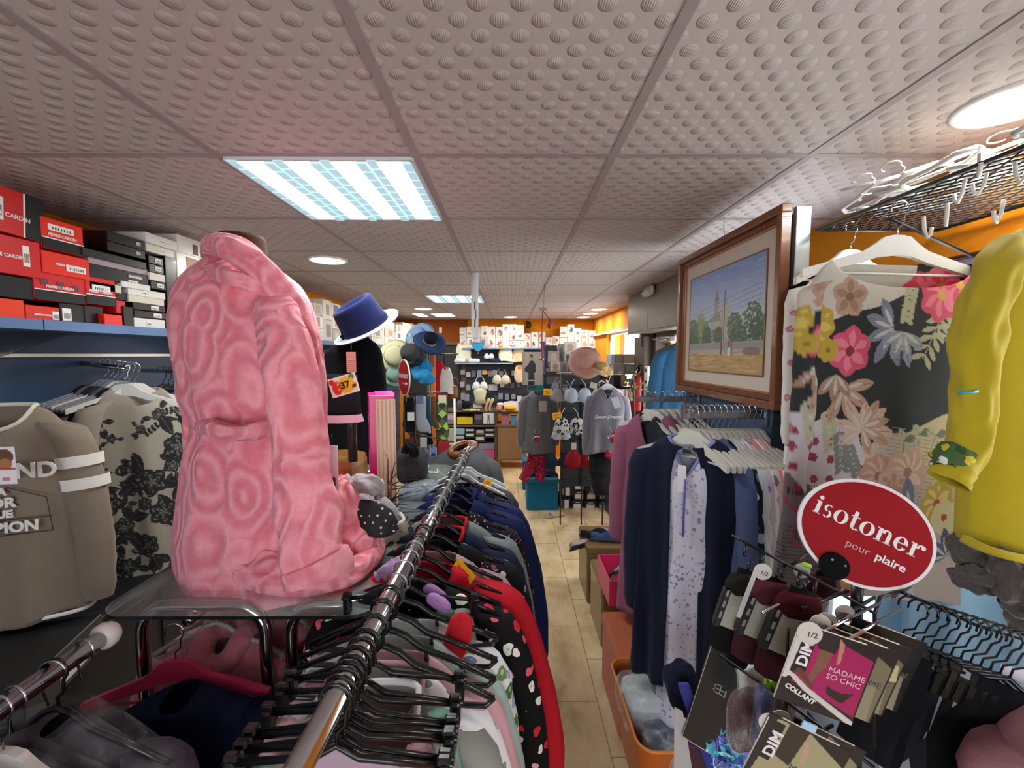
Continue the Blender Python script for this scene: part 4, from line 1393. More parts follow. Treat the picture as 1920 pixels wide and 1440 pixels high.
# navy gown, pink hanger and plush things on the left rack under the glass
XR1 = -.80
garment('dressing_gown', 'dark navy dressing gown hanging in front of the chrome leg', 'dressing gown', NV, TR((XR1 + .055, .90, 1.09), .15), 'garments under the glass', sleeve=.6, W=.22, L=.9, T=.05, seed=81, fold=.015, neck=.03, drop=.01)
hanger('wood', plain('#c2355f', .4), TR((XR1, .96, 1.19), .1), 'crimson pink hanger on the rail under the glass', 'hangers under the glass', .21)
PF = cloth('#e08b96', '#c96f7d', 1, 60, .8, .5, 'pink_plush', fuzz=.006)
PF2 = cloth('#e8a6ae', '#d38d97', 1, 60, .8, .5, 'pale_pink_plush', fuzz=.006)
def plush(label, pts, r, mat, cat='bathrobe', name='plush_robe', grp='plush robes under the glass'):
    m = MB(); n_ = 40; P_ = [Vector(p) for p in pts]; path = []; rad = []
    for i in range(n_ + 1):
        t_ = i / n_ * (len(P_) - 1); j = min(int(t_), len(P_) - 2); f = t_ - j
        path.append(P_[j].lerp(P_[j + 1], f * f * (3 - 2 * f))); rad.append(r * (1 + .18 * math.sin(i * .9) + .15 * noise.noise(Vector((i * .3, r, 2)))) * min(1, .35 + 3 * min(i, n_ - i) / n_))
    c0 = path[0].copy()
    m.tube([p - c0 for p in path], rad, 16)
    return m.build(name, mat, None, label, cat, grp, M=TR(c0), mods=S1)
for i, (yy, mt, lb) in enumerate(((1.10, PF, 'salmon plush robe hanging behind the left chrome arch'), (1.22, PF2, 'pale pink plush robe, second under the glass'), (1.34, cloth('#c98f9b', fuzz=.004), 'mauve pink plush robe, third under the glass'),
                                  (1.5, PF, 'salmon plush robe farther back under the glass'), (1.68, cloth('#b8a3b4', fuzz=.004), 'lilac plush robe farthest under the glass'))):
    garment('plush_robe', lb, 'bathrobe', mt, TR((XR1 + .02, yy, 1.08), .1 * math.sin(i * 2)), 'plush robes under the glass', sleeve=.6, W=.2, L=.95, T=.05, neck=.05, seed=90 + i, fold=.014, splay=.06, r0=.07, r1=.06, collar=(mt, .03))
    hanger('plastic', plain('#b9b4b0', .4), TR((XR1, yy, 1.19), .1 * math.sin(i * 2)), f'{ORD[i]} grey hanger from the front under the left half of the glass', 'hangers under the glass', .18)
for i, (yy, mt, lb) in enumerate(((1.08, cloth('#8d8d8c', '#7a7a79'), 'mid grey fleece robe right of the chrome arch'), (1.17, cloth('#c23440'), 'deep red plush robe under the right half of the glass'), (1.28, cloth('#d8707f', fuzz=.004), 'rose plush robe under the right half of the glass'),
                                  (1.40, cloth('#b79ac0', fuzz=.004), 'lavender plush robe under the right half of the glass'), (1.55, PRINT_LEO, 'leopard print throw jacket under the right half of the glass'), (1.72, cloth('#3f434b'), 'charcoal robe under the far end of the glass'), (1.9, cloth('#9aa3aa'), 'pale grey robe at the far end under the glass'))):
    garment('plush_robe', lb, 'bathrobe', mt, TR((-.44, yy, 1.09), .08 * math.sin(i * 2)), 'robes under the right half of the glass', sleeve=.55, W=.16, L=.95, T=.042, neck=.05, seed=110 + i, fold=.014, splay=.01, r0=.055, r1=.05)
    hanger('plastic', PLH, TR((-.44, yy, 1.19), .08 * math.sin(i * 2)), f'{ORD[i]} black hanger from the front under the right half of the glass', 'hangers under the glass', .14)
dark_block = thing('darkening_block', 'long black block added to darken the left wall under the hanging tops', 'cabinet', TR((-1.70, 1.7, 0)))  # added block that keeps the lower left wall dark, no real cabinet
m = MB(); m.box((0, 0, .45), (.44, 2.3, .9), b=.004); m.build('body', plain('#0f1012', .6), dark_block)
for k in range(4):
    m = MB(); m.box((.222, -.86 + .575 * k, .5), (.006, .55, .74), b=.002); m.build('door', plain('#141518', .5), dark_block)  # front panels of the added dark block, not real doors
# shoe box on the floor shelf under the taupe sweatshirt
m = MB(); m.box((0, 0, .06), (.3, .34, .12), b=.003); o = m.build('shoe_box', plain('#16171a', .4), None, 'black shoe box with white label under the taupe sweatshirt', 'shoe box', M=TR((PX(40, 1260, -1.45).x - .05, PX(40, 1260, -1.45).y, PX(40, 1260, -1.45).z - .07), .3))
m = MB(); m.box((.151, .02, .035), (.001, .12, .035)); m.build('address_label', WHITE, o)
m = MB(); m.box((.151, .0, .09), (.001, .1, .008)); m.build('lettering', plain('#8a8a88'), o)
# ================================================================ right: display panel, painting, rails
m = MB(); m.box((.981, 1.89, 1.165), (.042, .86, 2.32)); pn = m.build('slatted_divider', M_BLUE, None, 'blue display panel carrying the framed painting and the clothes rails', 'panel')
m = MB(); m.box((.981, 1.447, 1.172), (.05, .02, 2.344), b=.002)
t = NT('brushed_aluminium'); t.base(srgb('#c3cdd0')); t.bump(t.noise(t.coord(scale=(1, 1, .05)), 200, 2), .1, .001)
m.build('end_post', t.set(.32, .85), pn)
m = MB(); m.box((1.0, 1.89, 2.33), (.012, .86, .02)); m.build('top_cap', STEEL, pn)

ft = NT('polished_brown_frame'); co = ft.coord(scale=(1, 1, 1))
ft.base(ft.mix(ft.noise(ft.coord(scale=(6, 6, 6)), 4, 5, .7), srgb('#5d3420'), srgb('#925c36'))); M_FRAME = ft.set(.28, 0, Coat_Weight=.4)
X0 = .925
a = PX(1470, 580, X0); b = PX(1276, 600, X0)
YA, YB_ = a.y, b.y
ZT = C0.z + (PX(1466, 391, X0).z - C0.z + PX(1276, 488, X0).z - C0.z) / 2
ZB = C0.z + (PX(1455, 768, X0).z - C0.z + PX(1272, 731, X0).z - C0.z) / 2
pw, ph = YB_ - YA, ZT - ZB
pc = TR((X0, (YA + YB_) / 2, ZB + ph / 2), -PI / 2)    # local -Y faces the aisle (-X); local X runs towards the camera
ptg = thing('painting', 'framed painting of a church among trees in a moulded wooden frame', 'painting', pc)
for (lo, hi, yy, tk, mt) in ((0, .028, -.004, .036, M_FRAME), (.028, .048, .004, .022, plain('#6e4128', .3)), (.048, .058, .006, .016, plain('#a0683c', .3))):
    m = MB()
    m.box((0, yy, ph / 2 - (lo + hi) / 2), (pw - 2 * lo, tk, hi - lo), b=.003); m.box((0, yy, -ph / 2 + (lo + hi) / 2), (pw - 2 * lo, tk, hi - lo), b=.003)
    m.box((pw / 2 - (lo + hi) / 2, yy, 0), (hi - lo, tk, ph - 2 * hi), b=.003); m.box((-pw / 2 + (lo + hi) / 2, yy, 0), (hi - lo, tk, ph - 2 * hi), b=.003)
    m.build('frame', mt, ptg)
m = MB(); m.box((0, .010, 0), (pw - .116, .004, ph - .116)); m.build('mount', plain('#c9bfb0', .7), ptg)
c = Canvas(280, 230, '#7b93bd')
for i in range(60):
    f_ = i / 60; col = tuple(lerp(a_, b_, f_) for a_, b_ in zip((.47, .57, .76), (.74, .74, .79)))
    y1 = 1 - i / 60 * .62; c.put((c.Y <= y1) & (c.Y > .3), col)
r = random.Random(3)
for i in range(140):
    x, y = r.random(), r.uniform(.5, 1); c.ell(x, y, r.uniform(.02, .07), .006, '#b9bdd0' if r.random() < .5 else '#6f8ab8', r.uniform(-.2, .2), .25)
# church with dome and spire
c.rect(.34, .25, .68, .50, '#a7a095'); c.poly([(.30, .50), (.45, .60), (.60, .50)], '#837e7c'); c.rect(.38, .30, .44, .42, '#6f6a66'); c.rect(.50, .30, .53, .44, '#6f6a66')
c.rect(.405, .56, .465, .70, '#8f8a86'); c.poly([(.40, .70), (.435, .80), (.47, .70)], '#6d6b70'); c.line(.435, .80, .435, .85, .002, '#55535a')
c.ell(.56, .55, .075, .09, '#a9a79b'); c.rect(.49, .44, .63, .54, '#9b978c'); c.line(.56, .64, .56, .70, .003, '#6b6a6c')
for (x, y, rx, cs) in ((.06, .42, .09, ('#3f5233', '#55683a')), (.19, .50, .07, ('#6f8a3a', '#8fa548')), (.19, .40, .09, ('#54702f', '#7a943f')), (.27, .42, .06, ('#4a6335', '#63803c')), (.08, .34, .1, ('#33452f', '#48603a')),
                       (.30, .34, .07, ('#2e3f30', '#41553a')), (.47, .36, .05, ('#31452f', '#4c6238')), (.68, .42, .09, ('#3b5333', '#5b7340')), (.73, .34, .08, ('#2e422d', '#4a6037')), (.88, .44, .12, ('#3b5230', '#587040')), (.95, .36, .1, ('#2b3f2b', '#41583a'))):
    for k in range(300):
        a_ = r.uniform(0, 2 * PI); q = r.random() ** .6
        c.ell(x + rx * q * math.cos(a_), y + rx * 1.5 * q * math.sin(a_), r.uniform(.006, .016), r.uniform(.005, .012), cs[0] if r.random() < .55 else cs[1])
c.poly([(.15, .36), (.19, .72), (.24, .36)], '#7c963e', .6)
c.rect(0, 0, 1, .24, '#b39261'); c.rect(0, .21, 1, .29, '#8e8a84'); c.rect(0, .17, 1, .22, '#a8a093')
for i in range(90):
    x, y = r.random(), r.uniform(0, .2); c.ell(x, y, r.uniform(.02, .09), .005, r.choice(['#9b6f38', '#caa66b', '#a87f4a', '#d3b682']), r.uniform(-.1, .1), .7)
for y0_ in (.66, .62, .57, .53): c.line(.02, y0_ - .06, .97, y0_ + .10, .0013, '#4f5058')
c.line(.545, .30, .545, .78, .004, '#4d4138')
c.ell(.575, .23, .014, .045, '#7f93b8'); c.ell(.575, .31, .009, .011, '#8a5a48'); c.ell(.62, .27, .016, .035, '#a8433c'); c.rect(.605, .16, .635, .24, '#d9d4cc'); c.ell(.62, .335, .009, .011, '#3a2a24'); c.rect(.50, .17, .53, .30, '#6b4a33'); c.rect(.65, .17, .66, .33, '#5c4432')
c.ell(.88, .20, .1, .03, '#6e4a34', 0, .7)
iw, ih = pw * .735, ph * .655
me = panel_mesh('picture', iw, ih, .003, c, vcol_mat('painted_canvas', .45))
me.transform(Matrix.Translation((0, .0055, -ih / 2 - .005)))
inst(me, 'picture', None, ptg)
m = MB()
for s_ in (-1, 1):
    m.box((s_ * (iw / 2 + .003), .006, -.005), (.005, .006, ih + .01)); m.box((0, .006, s_ * (ih / 2 + .003) - .005), (iw, .006, .005))
m.build('slip', plain('#7d5a34', .4), ptg)
m = MB(); m.tube([(0, .014, ph / 2 - .02), (-.02, .012, ph / 2 + .05), (-.02, .012, CEIL - (ZB + ph / 2))], .0015, 5); m.build('hanging_wire', STEEL, ptg)

# rails fixed square to the panel
RZB = 1.628
for nm, yy, x0 in (('nearer', 1.56, .64), ('farther', 2.12, .645)):
    rl = thing('wall_rail', f'{nm} grey clothes rail fixed square to the blue panel under the painting', 'rail', TR((.96, yy, RZB)), 'rails on the blue panel')
    m = MB(); m.box(((x0 - .96) / 2 - .0, 0, -.004), (.96 - x0, .014, .03), b=.004); m.build('arm', metal('#a7a9ac', .3), rl)
    m = MB(); m.box((-.006, 0, -.01), (.01, .03, .07), b=.002); m.build('mounting_plate', STEEL, rl)
    if nm == 'nearer':
        m = MB(); m.box((x0 - .955, 0, .012), (.006, .02, .05), b=.001); m.build('end_stop', STEEL, rl)

HWM = plain('#c9c8bf', .42)


def right_hang(x, y, rz, i, label, group):
    hanger('wood', HWM, TR((x, y, RZB + .012), rz), label, group, .205)


LILAC = blobs('#cfcddb', ['#7f7fb8', '#a6a4c6', '#8d8ea8', '#b9b7d2'], 60, .34, 'lilac_sprig_print', seed=11)
SWIRL = blobs('#1c1f24', ['#8f9aa6', '#3b4048', '#6a737f', '#c3c8cd'], 22, .42, 'marbled_print', seed=12)
LINE = blobs('#e6e4df', ['#55575c', '#8e8a90', '#e6e4df', '#b9a7a0'], 26, .3, 'line_flower_print', seed=13)
MAUVF = blobs('#c6b8c4', ['#8e86b0', '#a89aae', '#c6b8c4', '#e0d9de'], 30, .36, 'mauve_flower_print', seed=14)
TWIG = blobs('#cfc2bd', ['#7d716d', '#cfc2bd', '#9a8c86'], 18, .33, 'twig_print', seed=15)
DOTP = blobs('#efe4e2', ['#e08a98', '#d7a4a8'], 70, .26, 'tiny_dot_print', seed=16)
GR = 'nightwear on the nearer right rail'
rs = [  # dx along rail, material, label, extra
    (.700, cloth('#54628a', '#414e74', fuzz=.002), 'slate blue dressing gown right behind the navy one', dict(L=1.0, sleeve=.62)),
    (.722, SWIRL, 'black nightdress with silver swirl print on the nearer right rail', dict(L=.95, sleeve=.5)),
    (.742, cloth('#c3cfd8'), 'pale ice blue nightdress on the nearer right rail', dict(L=.9, sleeve=.5)),
    (.762, cloth('#d9d8d2'), 'off white nightdress next to the ice blue one', dict(L=.9, sleeve=.5)),
    (.782, MAUVF, 'mauve flowered nightdress in the middle of the nearer right rail', dict(L=.9, sleeve=.5)),
    (.802, LINE, 'cream nightdress with dark line flowers on the nearer right rail', dict(L=.9, sleeve=.5)),
    (.824, TWIG, 'beige nightdress with twig print on the nearer right rail', dict(L=.9, sleeve=.5)),
    (.848, cloth('#ee8f9c', '#e07c8b'), 'coral pink dressing gown on the nearer right rail', dict(L=.95, sleeve=.6)),
    (.872, DOTP, 'white nightdress with tiny pink dots between the two pink ones', dict(L=.9, sleeve=.5)),
    (.898, cloth('#f0aab1', '#e59aa3'), 'pale pink dressing gown at the panel end of the nearer right rail', dict(L=.95, sleeve=.6)),
    (.922, cloth('#d8b9b4'), 'dusky pink cardigan next to the panel', dict(L=.7, sleeve=.5)),
]
for i, (x, mt, lb, kw) in enumerate(rs):
    x = .748 + .0148 * i
    rz = -PI / 2 + .15 + .10 * (1 - i / 10)
    garment('nightdress' if 'nightdress' in lb else 'dressing_gown', lb, 'nightwear', mt, TR((x, 1.56, RZB - .078), rz), GR, W=.195, T=.03, seed=200 + i, fold=.008, neck=.06, drop=.05, splay=.035, r0=.055, r1=.042, **kw)
for i in range(13):
    x = .668 + .0215 * i
    rz = -PI / 2 + .15 + .10 * (1 - i / 12)
    right_hang(x, 1.56, rz, i, f'{ORD[i]} cream wooden hanger from the aisle on the nearer right rail', 'cream hangers on the nearer right rail')
# navy dressing gown over a lilac nightdress, turned to the aisle
RN = -.72
MN = TR((.668, 1.53, RZB - .078), RN)
NVY = cloth('#141a30', '#0f1426', .85, 300, .15, .05, 'navy_knit')
garment('nightdress', 'long lilac sprigged nightdress inside the navy dressing gown', 'nightwear', LILAC, MN @ TR((0, 0, -.012)), None, sleeve=0, W=.125, L=1.14, T=.042, neck=.08, drop=.13, vneck=True, seed=230, fold=.016, nt=80, nl=50, flare=.85, waist=.75, collar=(cloth('#8b8dc6'), .007))
o = garment('dressing_gown', 'open navy dressing gown showing a lilac nightdress, facing the aisle', 'nightwear', NVY, MN, None, sleeve=.66, W=.195, L=.98, T=.045, neck=.08, drop=.03, seed=231, fold=.02, gap=.2, nt=90, nl=50, flare=1.1, splay=.03, r0=.07, r1=.055, kf=40)
m = MB(); m.tube([(.0, -.060, -.15), (.0, -.064, -.36)], .004, 6); m.build('button_band', cloth('#6f72bd'), o)
tag_card(.03, .10, MN @ TR((-.012, -.058, -.10)), 'white swing tag in the neckline of the lilac nightdress', '#dcdad8', string=.02)
tag_card(.03, .014, MN @ TR((-.004, -.036, -.045)), 'small dark size label in the neck of the navy dressing gown', '#26262c', cat='label', name='size_label')
hanger('wood', HWM, TR((.668, 1.53, RZB + .010), RN), 'cream wooden hanger of the open navy dressing gown', 'cream hangers on the nearer right rail', .205)
# farther rail
MV = cloth('#95586f', '#7f475d', .8, 300, .15, .1, 'mauve_velvet')
garment('dressing_gown', 'mauve velvet dressing gown at the aisle end of the farther right rail', 'nightwear', MV, TR((.715, 2.08, RZB - .08), -.85), None, sleeve=.62, W=.175, L=1.06, T=.05, neck=.07, drop=.16, vneck=True, seed=240, fold=.02, nt=70, nl=44, splay=.04, r0=.07, r1=.06)
hanger('wood', HWM, TR((.715, 2.08, RZB + .012), -.85), 'cream wooden hanger of the mauve velvet dressing gown', 'cream hangers on the farther right rail', .2)
for i, (hx, nm) in enumerate((('#2a2e38', 'black'), ('#3f7fae', 'bright blue'), ('#1e1e22', 'black satin'), ('#8a8d95', 'grey'), ('#b9b4a8', 'sand'), ('#31333c', 'charcoal'), ('#a29aa0', 'mauve grey'))):
    x = .70 + .036 * i
    garment('nightdress', f'{nm} nightdress, {ORD[i + 1]} from the aisle on the farther right rail', 'nightwear', cloth(hx), TR((x, 2.12, RZB - .08), -PI / 2 + .2), 'nightwear on the farther right rail', sleeve=.45, W=.2, L=.95, T=.025, seed=250 + i, fold=.008, neck=.06, splay=.03, r0=.055, r1=.045)
    right_hang(x, 2.12, -PI / 2 + .2, i, f'{ORD[i + 1]} cream wooden hanger from the aisle on the farther right rail', 'cream hangers on the farther right rail')
# blue cape hanging behind the painting
DEN = cloth('#3f6f96', '#33607f')
garment('cape', 'teal blue cape hanging behind the left edge of the painting', 'cape', DEN, TR(P(1290, 640, 2.75), -.5), sleeve=.6, W=.17, L=.8, T=.06, neck=.05, drop=.02, seed=260, fold=.02, splay=.04, r0=.08, r1=.08)
hanger('wood', plain('#3a3d3c', .4), TR(P(1290, 612, 2.75), -.5), 'dark hanger of the teal blue cape behind the painting', 'dark hangers', .2)
rl = thing('wall_rail', 'rail on the door side carrying the teal blue cape', 'rail', TR(P(1290, 612, 2.75)))
m = MB(); m.tube([(-.05, 0, 0), (.3, 0, 0)], .01, 8); m.build('arm', STEEL, rl)
m = MB(); m.box((.3, 0, -.02), (.012, .04, .08)); m.build('mounting_plate', STEEL, rl)
# emergency light on the laminate housing
el = thing('emergency_light', 'rounded white emergency light on the grey laminate housing', 'emergency light', TR(PX(1222, 546, 1.248), 0))
m = MB(); m.box((-.03, 0, 0), (.056, .24, .10), b=.02); m.build('body', plain('#cfcac2', .4), el, mods=[('SUBSURF', dict(levels=1, render_levels=1))])
m = MB(); m.box((-.059, 0, -.01), (.006, .19, .022), b=.003); m.build('lens', plain('#f2f4f2', .15), el)
# door closer, alarm box, fire extinguisher, thermostats
o = thing('door_closer', 'grey door closer on the brown door head', 'door closer', TR(PX(1252, 636, 1.40)))
m = MB(); m.box((0, 0, 0), (.06, .24, .06), b=.01); m.build('body', STEEL, o)
m = MB(); m.tube([(-.03, -.08, 0), (-.12, .05, 0), (-.03, .16, 0)], .007, 6); m.build('arm', STEEL, o)
m = MB(); m.box((0, 0, 0), (.06, .07, .16), b=.006); o = m.build('loudspeaker', plain('#4c4742', .6), None, 'small dark loudspeaker beside the door frame', 'loudspeaker', M=TR(PX(1210, 637, 1.36)))
m = MB(); m.box((-.032, 0, 0), (.004, .055, .14)); m.build('speaker_grille', plain('#2d2b29', .8), o)
ex = thing('fire_extinguisher', 'dark red fire extinguisher on the wall by the far window', 'fire extinguisher', TR(PX(1196, 722, 1.30)))
m = MB(); m.lathe([(.03, -.27), (.07, -.26), (.075, -.24), (.075, .05), (.06, .1), (.02, .13), (.02, .15)], 24); m.build('cylinder', gloss('#9c1f22', .3), ex)
m = MB(); m.lathe([(.018, .15), (.018, .18), (.008, .19)], 12); m.build('valve', plain('#222', .4) if False else BLACKP, ex)
m = MB(); m.box((-.02, 0, .2), (.1, .02, .014), b=.003); m.build('handle', BLACKP, ex)
m = MB(); m.tube([(0, -.02, .17), (-.05, -.08, .1), (-.06, -.09, -.1), (-.06, -.08, -.2)], .009, 8); m.build('hose', BLACKP, ex)
m = MB(); m.box((-.074, 0, -.1), (.012, .09, .12), b=.004); m.build('paper_label', plain('#c9b9a8', .5), ex)
for i, (yy, nm) in enumerate(((700, 'upper'), (722, 'lower'))):
    o = thing('thermostat', f'{nm} white control box on the wall post beside the door', 'control box', TR(PX(1213, yy, 1.322)), 'control boxes beside the door')
    m = MB(); m.box((0, 0, 0), (.025, .09, .14 if i == 0 else .1), b=.006); m.build('body', WHITE, o)
    m = MB(); m.box((-.0135, 0, .03), (.002, .05, .03)); m.build('display', plain('#3b4045', .2), o)
m = MB(); m.box((0, 0, 0), (.004, .22, .3)); o = m.build('wall_sign', plain('#d9cfc4', .5), None, 'white and red safety notice on the orange wall near the door', 'sign', M=TR(PX(1207, 658, 1.44)))
m = MB(); m.box((-.003, 0, -.11), (.002, .21, .05)); m.build('red_band', plain('#a83222', .5), o)
# leafy plant and yellow greens behind the farther rail
pl = thing('potted_plant', 'dark green leafy plant behind the grey pyjama top by the far window', 'plant', TR(PX(1186, 790, 1.15)))
r = random.Random(9)
lm = MB(); lf = [(-.5, 0), (-.25, .17), (0, .22), (.3, .14), (.5, 0), (.3, -.14), (0, -.2), (-.25, -.15)]
for k in range(110):
    a_ = r.uniform(0, 2 * PI); rr_ = r.uniform(.02, .16); z_ = r.uniform(-.45, .5); s_ = r.uniform(.03, .08)
    M_ = TR((rr_ * math.cos(a_), rr_ * math.sin(a_), z_), r.uniform(0, 6), r.uniform(-1, 1), r.uniform(-1, 1))
    lm.add([(x * s_, y * s_, 0) for x, y in lf], [tuple(range(8))], r.choice([0, 0, 1]), False, M_)
lm.build('foliage', [plain('#2c4a26', .5), plain('#8aa62e', .5)], pl)
m = MB(); m.tube([(0, 0, -.55), (.02, 0, 0), (0, 0, .4)], .008, 6); m.build('stem', plain('#4a3a28', .7), pl)
m = MB(); m.lathe([(.06, -.78), (.09, -.55), (.095, -.54), (.08, -.56)], 20); m.build('pot', plain('#5b4634', .6), pl)
zz = pl.location.z - .782; m = MB(); m.box((0, 0, zz / 2), (.24, .24, zz), b=.004); m.build('plant_stand', plain('#4a4038', .6), None, 'dark plinth under the green plant by the far window', 'plinth', M=TR((pl.location.x, pl.location.y, 0)))

# ================================================================ mesh shelf with white hangers (upper right)
SX0, SX1, SY0, SY1, SZ = 1.02, 1.42, .30, 1.43, 2.262
ms = thing('wire_shelf', 'black expanded mesh shelf high on the right wall, heaped with white hangers', 'shelf', TR((SX0, SY0, SZ)))
q = ms.matrix_basis.inverted()
m = MB(q)
for yy in (SY0, SY1): m.tube([(SX0, yy, SZ), (SX1, yy, SZ)], .005, 6)
for xx in (SX0, SX1): m.tube([(xx, SY0, SZ), (xx, SY1, SZ)], .006, 6)
m.build('frame', plain('#14161f', .4), ms)
m = MB(q); s_ = .055
n = int((SY1 - SY0) / s_) + int((SX1 - SX0) / (s_ * .62)) + 4
for k in range(-14, n):
    for sg in (1, -1):
        y0 = SY0 + k * s_; pts = []
        for (xx, yy) in ((SX0, y0), (SX1, y0 + sg * (SX1 - SX0) * 1.7)):
            pts.append((xx, yy))
        (xa, ya), (xb, yb) = pts
        def clip(xa, ya, xb, yb):
            if yb == ya: return None
            t0, t1 = 0.0, 1.0
            for lo in (SY0, SY1):
                t_ = (lo - ya) / (yb - ya)
                if lo == SY0:
                    if yb > ya: t0 = max(t0, t_)
                    else: t1 = min(t1, t_)
                else:
                    if yb > ya: t1 = min(t1, t_)
                    else: t0 = max(t0, t_)
            return (t0, t1) if t0 < t1 else None
        cc_ = clip(xa, ya, xb, yb)
        if cc_:
            f0, f1 = cc_
            m.tube([(lerp(xa, xb, f0), lerp(ya, yb, f0), SZ), (lerp(xa, xb, f1), lerp(ya, yb, f1), SZ)], .0024, 4)
m.build('mesh_grid', plain('#15161c', .5), ms)
for yy in (.5, 1.3):
    m = MB(q); m.tube([(SX1, yy, SZ - .12), (SX0 + .12, yy, SZ)], .005, 6); m.build('bracket', plain('#14161f', .4), ms)
WPL = plain('#d8d4cb', .35)
r = random.Random(21)
for i in range(34):
    x, y = r.uniform(1.08, 1.34), r.uniform(.48, 1.34)
    M_ = Matrix.Translation((x, y, SZ + .035 + .012 * (i % 7))) @ Euler((PI / 2 + r.uniform(-.25, .25), r.uniform(-.3, .3), r.uniform(0, 6.28))).to_matrix().to_4x4() @ Matrix.Translation((0, 0, .09))
    st = 'plastic' if i % 3 else 'clip'
    b_, h_, c_ = hanger_meshes(st, WPL, .11 if st == 'clip' else .13)
    wl = 'white plastic hanger lying loose in the tangle on the black mesh shelf'
    o = inst(b_, 'clothes_hanger', M_, None, wl, 'hanger', 'white hangers tangled on the mesh shelf'); inst(h_, 'hook', None, o)
for i, (px_, py_) in enumerate(((1730, 430), (1775, 405), (1808, 360), (1850, 345), (1880, 400), (1835, 315), (1900, 330))):
    p = PZ(px_, py_, SZ - .01) if False else P(px_, py_, 1.02 - .02 * i)
    m = MB(); m.tube([(0, 0, .03), (.004, 0, 0), (.012, .0, -.02), (.02, 0, -.012), (.022, 0, .004)], .004, 6)
    m.build('hanger_hook', WPL, None, f'{ORD[i]} white hook from the left poking through the mesh shelf', 'hook', 'white hooks poking through the mesh shelf', M=TR(p, i * .8))
# roller tube and red awning behind the window head
m = MB(); m.tube([(0, -1.1, 0), (0, 1.1, 0)], .04, 16); m.build('roller_tube', plain('#857c95', .35), None, 'lavender grey roller tube across the head of the shop window', 'blind roller', M=TR((XR - .0 + .03, 1.35, 2.12)))
m = MB(); m.box((0, 0, 0), (.6, 2.4, .02)); m.build('awning', plain('#7c2a26', .7), None, 'dark red awning outside above the shop window', 'awning', M=TR((2.0, 1.35, 1.98), 0, 0, .5))

